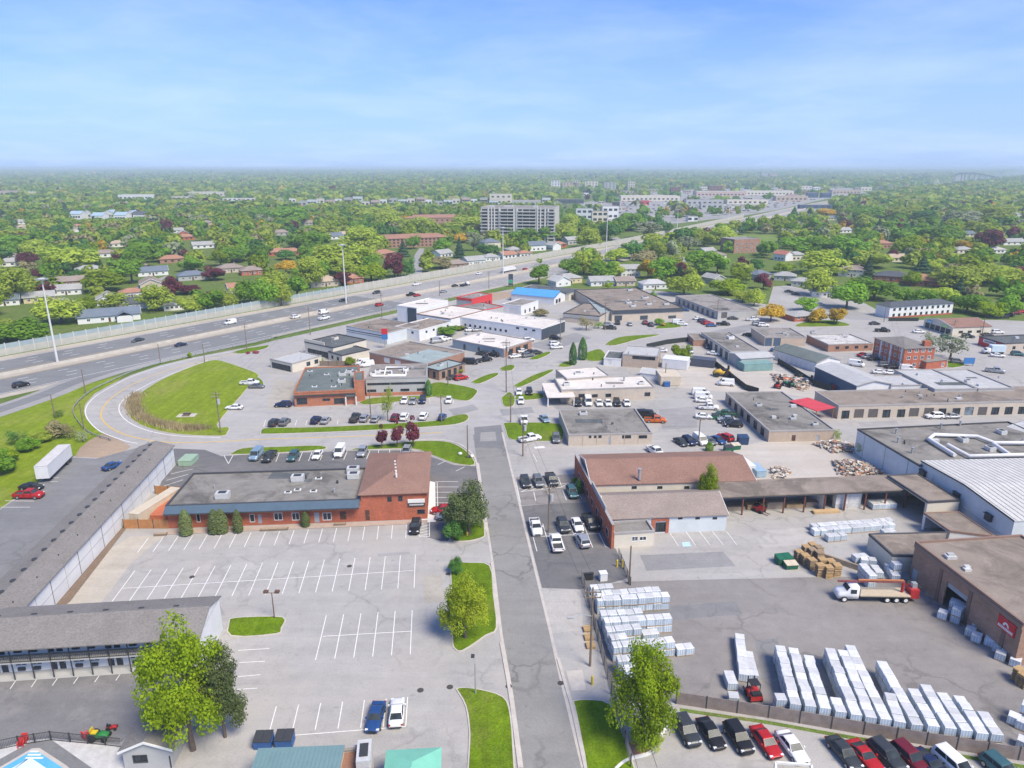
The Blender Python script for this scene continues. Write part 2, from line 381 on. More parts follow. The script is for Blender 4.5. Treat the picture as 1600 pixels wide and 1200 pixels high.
sheet('plaza_parking_lot', [P2(*q) for q in ((272, 701), (320, 703), (346, 713), (380, 711), (560, 704), (642, 704), (672, 713), (710, 727), (748, 729), (752, 765), (720, 810), (700, 845), (690, 846), (668, 840), (668, 800), (560, 770), (300, 775), (245, 775), (262, 722))], .043, A_DARK)
sheet('motel_courtyard', [P2(*q) for q in ((-60, 1058), (0, 1053), (120, 1045), (262, 1035), (250, 1075), (222, 1125), (190, 1160), (100, 1160), (0, 1170), (-60, 1175))], .048, asphalt('asphalt_courtyard', (.2, .195, .195), .16, .3, .13, .1, warm=(.36, .33, .3), wamt=.75))
sheet('sandy_margin', [P2(*q) for q in ((100, 947), (170, 860), (205, 838), (262, 836), (240, 850), (205, 880), (160, 940), (150, 948))], .0375, asphalt('sandy_asphalt', (.45, .405, .34), .12, .1, .13, .12))
sheet('mulch_strip', [P2(*q) for q in ((78, 950), (190, 818), (203, 819), (110, 940), (98, 950))], .05, asphalt('brown_mulch', (.2, .145, .105), .2, 0, .1, .25))
kerb_white = True
sheet('storage_yard', [P2(*q) for q in ((908, 921), (945, 913), (985, 909), (1100, 906), (1200, 904), (1300, 901), (1425, 905), (1500, 960), (1600, 1040), (1700, 1120), (1760, 1200), (1600, 1186), (1400, 1152), (1200, 1118), (1062, 1098), (1000, 1100), (962, 1102), (940, 1020))], .044, A_YARD)
sheet('office_forecourt', [P2(*q) for q in ((815, 791), (870, 787), (927, 785), (962, 858), (984, 903), (945, 914), (907, 921), (847, 919), (832, 860))], .047, A_DARK)
sheet('office_forecourt', [P2(*q) for q in ((806, 746), (905, 741), (908, 760), (926, 785), (870, 787), (815, 790))], .046, A_YARD)
sheet('gravel_yard', [P2(*q) for q in ((1128, 700), (1200, 690), (1300, 688), (1330, 702), (1392, 741), (1300, 747), (1185, 756), (1168, 715))], .043, GRAVEL)
sheet('gravel_yard', [P2(*q) for q in ((1050, 580), (1130, 570), (1190, 575), (1300, 600), (1290, 625), (1200, 612), (1120, 612), (1060, 606))], .043, GRAVEL)
# main street with kerbs
SL = [P2(*q) for q in ((821, 1290), (812, 1200), (797, 1085), (781, 992), (770, 893), (757, 806), (746, 724), (739, 680))]
SR = [P2(*q) for q in ((938, 1290), (915, 1200), (880, 1060), (861, 982), (839, 893), (818, 806), (798, 724), (785, 672))]
sheet('main_street', SL + SR[::-1], .055, A_STREET)
sheet('asphalt_patch', [P2(*q) for q in ((742, 700), (789, 697), (783, 664), (741, 668))], .06, A_MID)
sheet('asphalt_patch', [P2(*q) for q in ((750, 690), (776, 689), (774, 675), (751, 676))], .065, A_HWYF)
sheet('concrete_walk', [P2(*q) for q in ((884, 1049), (910, 1047), (916, 1079), (893, 1080))], .07, KERB)
def kerb(px, name='kerb', w=.4, h=.14, m=None):
    mb = MB(); ribbon(mb, smooth_line([P2(*q) for q in px], 4), -w/2, w/2, .02, z1=.035+h); return struct(name, mb, m or KERB)
kerb([(812, 1200), (797, 1085), (783, 1005)]); kerb([(777, 980), (770, 893), (768, 880)]); kerb([(760, 832), (757, 806), (746, 735), (744, 722), (736, 708), (716, 694), (690, 688), (650, 688), (600, 693)])
kerb([(938, 1290), (915, 1200), (895, 1110), (884, 1072), (872, 1030)])
kerb([(962, 1203), (975, 1192), (990, 1185), (1010, 1180), (1022, 1172), (1032, 1155), (1042, 1132)], 'white_kerb', .35, .2, M('white_kerb_paint', (.68, .67, .64), .8, .1, 1, True))
sheet('brick_planting_bed', [P2(*q) for q in ((982, 1160), (1030, 1160), (1022, 1174), (1008, 1180), (992, 1184))], .1, M('red_brick_bed', (.3, .16, .12), .9, .2, 1.5, True))
def walk(px0, px1, m=None):                                 # flush concrete gutter strip
    sheet('gutter', [P2(*q) for q in px0]+[P2(*q) for q in px1][::-1], .062, m or KERB)
walk([(915, 1200), (880, 1060), (861, 982), (839, 893), (818, 806), (798, 724), (786, 676)], [(908, 1200), (874, 1060), (856.5, 982), (835, 893), (814.5, 806), (795, 724), (783.5, 676)])
walk([(812, 1200), (797, 1085), (781, 992), (770, 893), (757, 806), (746, 724)], [(818, 1200), (802, 1085), (785.5, 992), (773.5, 893), (760, 806), (748.5, 724)])
# loop road: markings and guard rail
LP = [P2(*q) for q in ((420, 543), (325, 562), (250, 583), (205, 602), (172, 624), (158, 645), (165, 662), (192, 678), (240, 689), (300, 692), (400, 687), (550, 682), (690, 676))]
LPs = smooth_line(LP, 8)
mb = MB(); ribbon(mb, LPs, -.18, .18, .05); struct('loop_road_centre_line', mb, YELLOWP)
LO = smooth_line([P2(*q) for q in ((400, 544), (325, 556), (250, 574), (205, 589), (177, 603), (150, 619), (135, 636), (136, 653), (155, 673), (192, 688), (215, 693))], 8)
LI = smooth_line([P2(*q) for q in ((325, 563), (250, 592), (200, 619), (186, 637), (195, 655), (225, 671), (275, 681), (345, 684))], 8)
for ln in (LO, LI): 
    mb = MB(); ribbon(mb, ln, -.12, .12, .051); struct('loop_road_edge_line', mb, WHITEP)
def rail(px, label, name='guard_rail', step=2.6):
    ln = smooth_line([P2(*q) for q in px], 8); root = thing(name, label, 'guard rail', (ln[0].x, ln[0].y, 0))
    mb = MB(); ribbon(mb, ln, -.05, .05, .42, z1=.74); obj('beam', mb, GALV, root)
    acc = 0; pm = MB(); pm.box(-.09, -.09, 0, .09, .09, .72); me = pm.mesh('post', [WOODPOLE])
    for a, b in zip(ln[:-1], ln[1:]):
        acc += (b-a).length
        if acc > step:
            acc = 0; o = obj('post', me, None, root); o.location = Vector((b.x, b.y, 0)) - root.location
rail([(402, 536), (325, 551), (250, 569), (205, 583), (176, 596), (145, 611), (122, 630), (115, 643), (120, 657), (140, 678), (175, 690)], 'steel guard rail curving round the outside of the loop road bend')
rail([(405, 534), (480, 517), (560, 499), (640, 480), (720, 463)], 'straight steel guard rail between the highway and the service road')
sheet('verge', [hwp(s, 26.5) for s in (215, 260, 330, 420)] + [hwp(s, 32) for s in (420, 330, 260, 215)], .045, GRASS2)
# lawns with kerbs
def lawn(px, m=None, h=.13, name='lawn', k=3, kerbed=True):
    pl = ccw([Vector(p) for p in smooth_line([P2(*q) for q in px+[px[0]]], k)[:-1]])
    mb = MB(); mb.prism(pl, .0, h+.03); r = struct(name, mb, KERB if kerbed else (m or GRASS))
    mb = MB(); ins = offs(pl, -.2); mb.prism(ins, h-.02, h+.07); obj('turf', mb, m or GRASS, r); return r
for px in (
    [(325, 565), (345, 564), (400, 583), (401, 592), (388, 606), (378, 618), (340, 664), (358, 668), (356, 676), (345, 682), (275, 679), (230, 669), (205, 655), (200, 640), (213, 620), (250, 595), (300, 573)],
    [(407, 677), (409, 672), (425, 669), (500, 668), (620, 662), (680, 658), (710, 650), (728, 648), (733, 654), (720, 662), (680, 667), (560, 674), (420, 679)],
    [(358, 711), (380, 701), (430, 699), (500, 697), (502, 704), (400, 710)],
    [(545, 704), (575, 697), (600, 695), (650, 690), (690, 690), (712, 695), (733, 709), (742, 727), (710, 725), (672, 711), (642, 702), (560, 704)],
    [(702, 844), (712, 818), (735, 811), (755, 812), (758, 832), (756, 840), (735, 846), (712, 847)],
    [(703, 886), (710, 880), (735, 880), (766, 885), (772, 930), (777, 982), (760, 994), (724, 1018), (710, 1015), (706, 1000), (705, 940)],
    [(712, 1078), (722, 1075), (750, 1078), (787, 1090), (799, 1120), (805, 1200), (808, 1240), (735, 1240), (733, 1150), (727, 1105)],
    [(358, 968), (380, 965), (443, 965), (441, 982), (432, 992), (360, 995)],
    [(786, 662), (800, 661), (874, 663), (880, 684), (866, 690), (800, 688), (790, 674)],
    [(945, 539), (955, 532), (975, 526), (1025, 523), (1027, 525), (1000, 530), (962, 540)],
    [(914, 552), (935, 546), (945, 552), (945, 563), (918, 564)], [(872, 571), (884, 565), (897, 567), (893, 573), (875, 574)],
    [(802, 603), (830, 588), (860, 578), (862, 582), (815, 605)], [(825, 562), (842, 554), (857, 550), (860, 553), (840, 562)],
    [(780, 576), (793, 571), (805, 572), (800, 579), (786, 580)], [(735, 598), (755, 588), (775, 583), (778, 587), (750, 600)],
    [(673, 600), (690, 598), (742, 608), (743, 618), (730, 627), (700, 623), (672, 618)], [(560, 630), (585, 622), (670, 619), (672, 622), (580, 633)],
    [(783, 622), (796, 613), (805, 622), (802, 635), (787, 635)], [(806, 617), (845, 615), (847, 623), (808, 626)],
    [(1025, 511), (1035, 506), (1050, 504), (1065, 511), (1027, 514)], [(1243, 508), (1265, 502), (1300, 501), (1326, 507), (1320, 510), (1250, 511)],
    [(1480, 564), (1500, 566), (1507, 572), (1482, 575)], [(362, 551), (385, 545), (398, 543), (420, 540), (415, 545), (380, 553)],
    [(396, 603), (402, 590), (412, 597), (410, 604)]):
    lawn(px, GRASSY if px[0] == (325, 565) else None)
lawn([(894, 1096), (915, 1094), (953, 1101), (975, 1150), (992, 1200), (998, 1240), (928, 1240), (912, 1180), (900, 1120)])
sheet('playing_field', [P2(*q) for q in ((1140, 366), (1222, 368), (1222, 388), (1165, 395), (1140, 385))], .03, grass('grass_field', (.17, .25, .05), (.15, .22, .04), (.2, .24, .08)))
for px in ([(637, 436), (645, 415), (648, 398), (655, 388), (663, 388), (660, 402), (660, 425), (658, 434)],
           [(1215, 447), (1255, 452), (1300, 472), (1345, 488), (1400, 500), (1330, 500), (1290, 486), (1240, 460)],
           [(170, 470), (205, 452), (240, 438), (262, 430), (256, 436), (215, 460), (190, 472)],
           [(940, 398), (962, 384), (955, 372), (965, 370), (985, 385), (975, 392)],
           [(1040, 400), (1060, 398), (1075, 405), (1060, 418), (1040, 410)]):
    sheet('residential_street', [P2(*q) for q in px], .055, A_HWYF)
sheet('gravel_shoulder', [P2(*q) for q in ((730, 470), (760, 458), (840, 452), (850, 458), (790, 466), (740, 478))], .05, DIRT)
# worn patches and repairs in the paving
PT = [asphalt('patch_%d' % i, c, .14, .3, .2, .12) for i, c in enumerate(((.31, .3, .29), (.41, .39, .36), (.27, .265, .26), (.38, .35, .3)))]
for i, px in enumerate((((300, 950), (345, 946), (352, 962), (310, 968)), ((660, 900), (690, 898), (694, 940), (664, 944)), ((840, 925), (905, 922), (912, 985), (862, 990)), ((1000, 868), (1130, 862), (1150, 885), (1010, 892)), ((1180, 830), (1260, 825), (1275, 850), (1190, 856)), ((590, 865), (640, 862), (642, 866), (590, 870)), ((780, 640), (830, 636), (835, 645), (785, 650)), ((880, 610), (905, 640), (870, 640), (850, 620)), ((1030, 640), (1085, 635), (1090, 668), (1035, 672)), ((430, 590), (470, 600), (455, 640), (415, 640)), ((1210, 560), (1250, 560), (1260, 575), (1220, 578)), ((700, 640), (740, 632), (748, 640), (710, 650)), ((1480, 600), (1560, 612), (1600, 620), (1600, 640), (1520, 640)), ((1340, 660), (1400, 657), (1405, 664), (1345, 667)), ((820, 540), (900, 520), (925, 528), (860, 548)), ((1100, 520), (1180, 505), (1190, 512), (1120, 530)))):
    sheet('asphalt_patch', [P2(*q) for q in px], .0385+.0008*(i % 4), PT[(0, 3, 1, 2, 1, 0, 2, 2)[i % 8]])
for i, px in enumerate((((1010, 950), (1150, 940), (1160, 960), (1015, 972)), ((1180, 1000), (1215, 998), (1225, 1060), (1190, 1062)))):
    sheet('asphalt_patch', [P2(*q) for q in px], .0465, A_MID)
# ------------------------------------------------------------------ painted parking bays
unit = MB(); unit.box(0, -.5, 0, 1, .5, .008); unitm = unit.mesh('parking_line', [WHITEP]); pk = bpy.data.objects['paved_ground']
def line(a, b, w=.13, z=.075, parent=None, m=None):
    a = Vector(a); b = Vector(b); d = b-a
    o = obj('parking_line', unitm, None, parent or pk, org=(0, 0, 0)); o.location = (a.x, a.y, z); o.rotation_euler = (0, 0, math.atan2(d.y, d.x)); o.scale = (d.length, w, 1)
    if m: o.material_slots[0].link = 'OBJECT'; o.material_slots[0].material = m
def bays(t0, t1, b0, b1, n):
    A, B, C_, D_ = P2(*t0), P2(*t1), P2(*b0), P2(*b1)
    for i in range(n): line(A.lerp(B, i/(n-1)), C_.lerp(D_, i/(n-1)))
def pl(*px, w=.13):
    for a, b in zip(px[:-1], px[1:]): line(P2(*a), P2(*b), w)
bays((232, 841), (635, 820), (215, 864), (634, 841), 19)
bays((211, 892), (649, 867), (175, 941), (647, 919), 19); pl((192, 920), (646, 892))
bays((510, 962), (644, 954), (493, 1032), (641, 1023), 6); pl((504, 995), (642, 987))
bays((432, 1104), (637, 1090), (421, 1144), (634, 1135), 7); pl((430, 1152), (634, 1136))
for a, b in (((372, 1017), (421, 1014)), ((374, 1036), (414, 1034)), ((372, 1058), (407, 1055)), ((370, 1078), (402, 1076))): pl(a, b)
pl((655, 817), (655, 839), (671, 839), (671, 816))
for k in range(5): pl((656, 838-4.6*k), (671, 834.5-4.6*k))
# bays north of the brick plaza
for x in (432, 453, 468, 483, 501, 521, 538, 556, 573.5): pl((x+4.5, 708-(x-432)*.02), (x-1, 722-(x-432)*.03))
for a, b in (((592, 703), (590, 716)), ((609, 702), (608, 715.5)), ((626, 701), (625.5, 714.5)), ((643, 701), (643, 714)), ((669, 710), (657, 716)), ((698, 720), (684, 726.5)), ((726, 730), (712, 736.5)), ((350, 712), (357, 725)), ((357, 725), (364, 712))): pl(a, b)
for k in range(6): pl((680, 753+8.3*k), (716, 753+8.3*k))
pl((683, 754), (684, 796))
for k in range(3): pl((265+2-k*7, 741+k*10), (302-k*8, 733+k*8.6))
# bays by the brick office
for seq in (((806, 752), (813, 785)), ((826, 749), (832, 762)), ((849, 747), (854, 760)), ((872, 746), (877, 759)), ((894, 745), (909, 780)), ((834, 769), (837, 783)), ((856, 768), (860, 782)), ((879, 766), (885, 782)), ((813, 769), (892, 760)), ((811, 764), (890, 755)),
             ((848, 819), (860, 861)), ((869, 817), (883, 860)), ((889, 816), (904, 857)), ((910, 815), (926, 856)), ((832, 839.5), (936, 834)), ((833, 840), (839, 862)), ((936, 834), (946, 855), (957, 857))): pl(*seq)
for k in range(5): pl((814+15*k, 769-1.6*k), (826+15*k, 763.5-1.7*k))
for k in range(9): pl((935+2.6*k, 821+4.4*k), (942+2.2*k, 815+4.4*k))
for a, b in (((1047, 834), (1060, 854)), ((1072, 832), (1087, 853)), ((1093, 831), (1109, 852)), ((1113, 831), (1130, 852)), ((1135, 831), (1151, 852))): pl(a, b)
sheet('accessible_bay_symbol', [P2(*q) for q in ((1065, 848), (1077, 847), (1080, 854), (1067, 855))], .078, M('blue_road_paint', (.45, .62, .72), .8, .2, 3, True))
for k in range(11): pl((415+16.2*k, 657-.1*k), (412+16.4*k, 667-.5*k))
for k in range(8): pl((581+18*k, 624-.3*k), (580+18.4*k, 633-.4*k), w=.1)
for k in range(4): pl((1+7*k, 793-10*k), (47+6*k, 793-9.5*k)) if k < 2 else pl((62+4*k, 765-6*k), (86+2*k, 765-6*k))
for k in range(7): pl((25+33*k, 1064-2.6*k), (16+33*k, 1077-2.6*k), w=.1)
pl((833, 710), (839, 722)); pl((835, 700), (851, 699), w=1.2)
# main street utility covers and drains
gm = M('iron_cover', (.07, .065, .06), .8, .2, 4)
for (u, v) in ((657, 1079), (703, 1074), (546, 885), (700, 897), (300, 902), (876, 1068), (795, 1073)):
    p = P2(u, v); mb = MB(); mb.cyl(p.x, p.y, .05, .085, .42, 14); struct('drain_cover', mb, gm)
# ================================================================== building kit
GLASS = glassmat('window_glass'); GLASSB = glassmat('window_glass_pale', (.12, .15, .18), .12)
WF = M('white_trim', (.74, .73, .7), .6, .05, 2); DF = M('dark_trim', (.06, .06, .065), .5, .1, 2)
def cm(hexs):                                # helper: sRGB hex -> linear tuple
    v = [int(hexs[i:i+2], 16)/255 for i in (0, 2, 4)]
    return tuple(x/12.92 if x <= .04045 else ((x+.055)/1.055)**2.4 for x in v)
WHITEW = M('white_wall', (.7, .7, .69), .8, .07, .35, True); CREAM = M('cream_wall', (.62, .57, .47), .85, .08, .35, True)
BEIGE = M('beige_block_wall', (.5, .43, .35), .9, .08, .4, True, fine=.1, fscale=3); TAN = M('tan_wall', (.45, .36, .28), .9, .1, .4, True, fine=.1, fscale=3)
GREYW = M('grey_wall', (.4, .4, .39), .85, .08, .4, True); LBLUE = M('pale_blue_siding', (.56, .6, .61), .8, .09, .3, True)
BLUEW = M('blue_steel_wall', (.07, .11, .17), .6, .1, .4, True); SLATE = M('dark_slate_wall', (.055, .07, .09), .7, .12, .4, True)
BRICKR = brick('red_brick', (.42, .105, .05), (.4, .26, .2)); BRICKB = brick('brown_brick', (.33, .2, .14), (.36, .28, .22)); BRICKO = brick('orange_brick', (.42, .13, .05))
BRICKP = brick('pinkish_brick', (.36, .19, .13), (.35, .27, .22))
RFG = roofmat('roof_grey_gravel', (.28, .255, .23)); RFD = roofmat('roof_dark_membrane', (.12, .13, .13), .6); RFW = roofmat('roof_white_membrane', (.66, .61, .55), .72, .5)
RFB = roofmat('roof_brown_gravel', (.27, .225, .185)); RFS = roofmat('roof_stained_asphalt', (.24, .225, .2), .4, .8); RFGR = roofmat('roof_green_grey', (.145, .17, .16), .6, .5)
RFM = roofmat('roof_pale_metal', (.44, .44, .435), .8, .35); RFT = roofmat('roof_tealgrey', (.3, .36, .35), .75, .4); RFBL = M('roof_blue_metal', (.09, .32, .66), .5, .08, .5, True)
SHG = shingle('shingle_grey', (.215, .2, .185)); SHB = shingle('shingle_brown', (.26, .155, .12)); SHB2 = shingle('shingle_greybrown', (.28, .23, .2)); SHD = shingle('shingle_charcoal', (.09, .1, .115)); SHR = shingle('shingle_rust', (.36, .19, .13)); SHL = shingle('shingle_pale_grey', (.34, .34, .33))
COPE = M('metal_coping', (.36, .34, .32), .6, .1, .5, True); COPD = M('dark_coping', (.07, .07, .075), .6, .1, .5, True); COPW = M('white_coping', (.7, .69, .66), .6, .06, .5, True); COPB = M('brown_coping', (.26, .17, .13), .6, .1, .5, True)
GDOOR = M('dark_overhead_door', (.11, .1, .095), .6, .1, 1); WDOOR = M('white_overhead_door', (.66, .65, .63), .6, .06, 1); GRDOOR = M('grey_door', (.34, .38, .42), .6, .08, 1); BDOOR = M('brown_door', (.1, .05, .035), .6, .1, 1)
UNITM = M('rooftop_unit_metal', (.6, .6, .58), .5, .1, 2, metal=.2)
def rect(A, B, Cc, z=0.0):
    """front edge A-B (left to right) and a pixel on the back edge, all at height z -> CCW rectangle"""
    a, b, c = P2(*A, z), P2(*B, z), P2(*Cc, z); e = (b-a).normalized(); n = Vector((-e.y, e.x)); d = (c-a).dot(n)
    return [a, b, b+n*d, a+n*d]
def rectb(bl, br, vt, Cc):
    z = zof(*bl, vt); a, b, c = P2(*bl), P2(*br), P2(*Cc, z); e = (b-a).normalized(); n = Vector((-e.y, e.x)); d = (c-a).dot(n)
    return [a, b, b+n*d, a+n*d], z
class Bld:
    def __init__(s, name, label, poly, z, wall, roof, style='flat', cope=None, rh=1.5, over=.4, ridge='x', cat='building', group=None, z0=0.0, par=.28):
        s.poly = [Vector(p[:2]) for p in poly]; s.z = z; s.z0 = z0; s.style = style; s.wall = wall; s.roof = roof; s.cope = cope or COPE; s.rh = rh; s.over = over; s.ridge = ridge; s.par = par
        c = sum(s.poly, Vector((0, 0)))/len(poly); s.root = thing(name, label, cat, (c.x, c.y, 0), group); s.c = c
        s.fr = []
        for i in range(len(s.poly)):
            a, b = s.poly[i], s.poly[(i+1) % len(s.poly)]; d = (b-a).normalized(); s.fr.append((a, d, Vector((d.y, -d.x)), (b-a).length))
        s.ops = {i: [] for i in range(len(s.poly))}; s.wm = {}
    def open(s, e, s0, s1, z0, z1, kind='win', m=None):
        Lx = s.fr[e][3]; s0 = max(.12, s0); s1 = min(Lx-.12, s1); z0 = max(.02, z0); z1 = min(s.z-.12, z1)
        if s1-s0 < .25 or z1-z0 < .25: return
        for o in s.ops[e]:
            if s0 < o[1]+.05 and s1 > o[0]-.05 and z0 < o[3]+.05 and z1 > o[2]-.05: return
        s.ops[e].append((s0, s1, z0, z1, kind, m))
    def sz(s, e, u, v):                        # pixel on a wall -> (s, z)
        A, a, n, Lx = s.fr[e]; x, y = (u-800)/F, (v-600)/F; d = Vector((x, ct-y*st, -st-y*ct)); k = (A.x*n.x+A.y*n.y)/(d.x*n.x+d.y*n.y)
        p = d*k; return (Vector((p.x, p.y))-A).dot(a), p.z+HC
    def px(s, e, u0, v0, u1, v1, kind='win', m=None):
        vm = (v0+v1)/2; um = (u0+u1)/2; sa = s.sz(e, u0, vm)[0]; sb = s.sz(e, u1, vm)[0]; zt = s.sz(e, um, v0)[1]; zb = s.sz(e, um, v1)[1]
        s.open(e, min(sa, sb), max(sa, sb), max(.03, zb), zt, kind, m)
    def row(s, e, n, f0, f1, w, z0, z1, kind='win', m=None):
        Lx = s.fr[e][3]
        for i in range(n):
            c = Lx*(f0+(f1-f0)*((i+.5)/n)); s.open(e, c-w/2, c+w/2, z0, z1, kind, m)
    def unit(s, u, v, sx=1.8, sy=1.4, h=1.1, m=None, name='rooftop_unit'):
        p = P2(u, v, s.z); d = s.fr[0][1]; mb = MB(); n = Vector((-d.y, d.x)); z = s.z-s.par
        fr = (p-d*sx/2, d, n); mb.fbox(fr, 0, sx, z, z+.2, .1, sy-.1, 0); mb.fbox(fr, 0, sx, z+.2, z+h, 0, sy, 0); mb.fbox(fr, sx*.2, sx*.8, z+h, z+h+.08, sy*.2, sy*.8, 1)
        obj(name, mb, [m or UNITM, DARKMETAL], s.root)
    def vent(s, u, v, r=.15, h=.6):
        p = P2(u, v, s.z); mb = MB(); z = s.z-s.par; mb.cyl(p.x, p.y, z, z+h, r, 8); mb.cyl(p.x, p.y, z+h, z+h+.12, r*1.7, 8); obj('roof_vent', mb, GALV, s.root)
    def band(s, e, z0, z1, m, t=.08, s0=0, s1=None, name='fascia', inn=0.0):
        mb = MB(); Lx = s.fr[e][3]; mb.fbox(s.fr[e], s0-.003, (Lx if s1 is None else s1)+.003, z0, z1, inn, t); return obj(name, mb, m, s.root)
    def sign(s, e, s0, s1, z0, z1, m, marks=None, t=.18, name='sign'):
        mb = MB(); mb.fbox(s.fr[e], s0, s1, z0, z1, .01, t); o = obj(name, mb, m, s.root)
        if marks:                              # illegible lettering: a line of small raised strokes
            mm = MB(); x = s0+(s1-s0)*.1; hh = (z1-z0)
            while x < s1-(s1-s0)*.1:
                w = hh*.14*rnd.uniform(.7, 1.3); mm.fbox(s.fr[e], x, x+w, z0+hh*.3, z1-hh*.32*rnd.uniform(.8, 1.2), t, t+.03); x += w*1.5
            obj('lettering', mm, marks, o)
        return o
    def finish(s):
        z, z0 = s.z, s.z0; root = s.root; mats = [s.wall]; mb = MB(); IN = .22
        for e, fr in enumerate(s.fr):
            A, a, n, Lx = fr; wmt = s.wm.get(e, s.wall)
            if wmt not in mats: mats.append(wmt)
            mi = mats.index(wmt); ops = s.ops[e]
            ss = sorted({0, Lx} | {o[0] for o in ops} | {o[1] for o in ops}); zs = sorted({z0, z} | {o[2] for o in ops} | {o[3] for o in ops})
            V = lambda q, zz, t=0.0: (A.x+a.x*q+n.x*t, A.y+a.y*q+n.y*t, zz)
            for i in range(len(ss)-1):
                k = 0
                while k < len(zs)-1:
                    sm = (ss[i]+ss[i+1])/2; blocked = lambda kk: any(o[0] < sm < o[1] and o[2] < (zs[kk]+zs[kk+1])/2 < o[3] for o in ops)
                    if blocked(k): k += 1; continue
                    k2 = k
                    while k2+1 < len(zs)-1 and not blocked(k2+1): k2 += 1
                    mb.add([V(ss[i], zs[k]), V(ss[i+1], zs[k]), V(ss[i+1], zs[k2+1]), V(ss[i], zs[k2+1])], [(0, 1, 2, 3)], mi); k = k2+1
            for (s0, s1, a0, a1, kind, m) in ops:
                for q in ((V(s0, a0), V(s0, a1), V(s0, a1, -IN), V(s0, a0, -IN)), (V(s1, a1), V(s1, a0), V(s1, a0, -IN), V(s1, a1, -IN)), (V(s0, a1), V(s1, a1), V(s1, a1, -IN), V(s0, a1, -IN)), (V(s1, a0), V(s0, a0), V(s0, a0, -IN), V(s1, a0, -IN))):
                    mb.add(q, [(0, 1, 2, 3)], mi)
                w, h = s1-s0, a1-a0; b = MB()
                if kind in ('win', 'winw', 'shop'):
                    fm = m or (WF if kind == 'winw' else DF); t = min(.09, w*.12)
                    for q in ((s0, s0+t, a0, a1), (s1-t, s1, a0, a1), (s0+t, s1-t, a0, a0+t), (s0+t, s1-t, a1-t, a1)): b.fbox(fr, *q, -.14, .03)
                    nm = max(0, int(w/1.3)) if kind == 'shop' else (1 if w > 1.1 else 0)
                    for j in range(nm): x = s0+w*(j+1)/(nm+1); b.fbox(fr, x-.035, x+.035, a0+t, a1-t, -.13, .0)
                    wo = obj('window', b, fm, root); g = MB(); g.fbox(fr, s0+.01, s1-.01, a0+.01, a1-.01, -.2, -.11); obj('pane', g, GLASSB if (kind == 'winw' and rnd.random() < .3) else GLASS, wo)
                elif kind == 'door':
                    b.fbox(fr, s0, s1, a0, a1, -.2, -.06); do = obj('door', b, m or BDOOR, root); h2 = MB(); h2.fbox(fr, s1-.18, s1-.1, a0+.95, a0+1.1, -.06, 0); obj('handle', h2, GALV, do)
                elif kind == 'garage':
                    k = max(3, int(h/.55))
                    for j in range(k): b.fbox(fr, s0, s1, a0+h*j/k+.012, a0+h*(j+1)/k-.012, -.2, -.09)
                    b.fbox(fr, s0, s1, a0, a1, -.21, -.12); obj('overhead_door', b, m or GDOOR, root)
        P4 = s.poly
        if s.style in ('gable', 'hip', 'shed'):
            a, b, c, d = P4
            if s.ridge == 'y': a, b, c, d = b, c, d, a     # ridge runs along a-b
            m0 = (a+d)/2; m1 = (b+c)/2
            if s.style == 'gable':
                for tri in ((a, d, m0), (c, b, m1)): mb.add([(tri[1].x, tri[1].y, z), (tri[0].x, tri[0].y, z), (tri[2].x, tri[2].y, z+s.rh)], [(0, 1, 2)], 0)
        obj('wall', mb, mats, root)
        if s.style == 'none': return s
        r = MB()
        if s.style == 'flat':
            o_, i_ = offs(P4, .07), offs(P4, -.24); n = len(P4); zt, zb = z+.05, z-.32
            vs = [(p.x, p.y, zz) for ring, zz in ((o_, zb), (o_, zt), (i_, zt), (i_, zb)) for p in ring]; fs = []
            for k in range(3):
                for i in range(n): fs.append((k*n+i, k*n+(i+1) % n, (k+1)*n+(i+1) % n, (k+1)*n+i))
            for i in range(n): fs.append((3*n+i, 3*n+(i+1) % n, (i+1) % n, i))
            r.add(vs, fs); obj('coping', r, s.cope, root)
            r = MB(); q = offs(P4, -.12); r.prism(q, z-s.par-.25, z-s.par, bot=True); obj('roof', r, s.roof, root)
            if len(P4) == 4 and abs(area2(P4))/2 > 120 and s.c.length < 420:      # small roof clutter
                rr = random.Random(int(abs(s.c.x*7+s.c.y*13)))
                for k in range(min(9, int(abs(area2(P4))/2/70))):
                    p = P4[0].lerp(P4[1], rr.uniform(.1, .9)).lerp(P4[3].lerp(P4[2], rr.uniform(.1, .9)), rr.uniform(.12, .88)); b = MB(); zz = z-s.par; kd = rr.random()
                    if kd < .5: b.cyl(p.x, p.y, zz, zz+rr.uniform(.3, .9), rr.uniform(.1, .22), 8); obj('vent_pipe', b, GALV if kd < .25 else DARKMETAL, root)
                    elif kd < .8: w = rr.uniform(.4, .8); b.box(p.x-w, p.y-w*.7, zz, p.x+w, p.y+w*.7, zz+rr.uniform(.25, .7)); obj('roof_hatch', b, UNITM if kd < .7 else GREYW, root)
                    else: w = rr.uniform(1.5, 4); b.box(p.x-w, p.y-w*.4, zz, p.x+w, p.y+w*.4, zz+.012); obj('roof_patch', b, RFD if kd < .9 else RFG, root)
        else:
            ov = s.over; ax = (b-a).normalized(); nx = Vector((-ax.y, ax.x)); w = (d-a).dot(nx); Lx = (b-a).length
            sl = s.rh/(w/2); th = .16
            def pt(q, t, zz): p = a+ax*q+nx*t; return (p.x, p.y, zz)
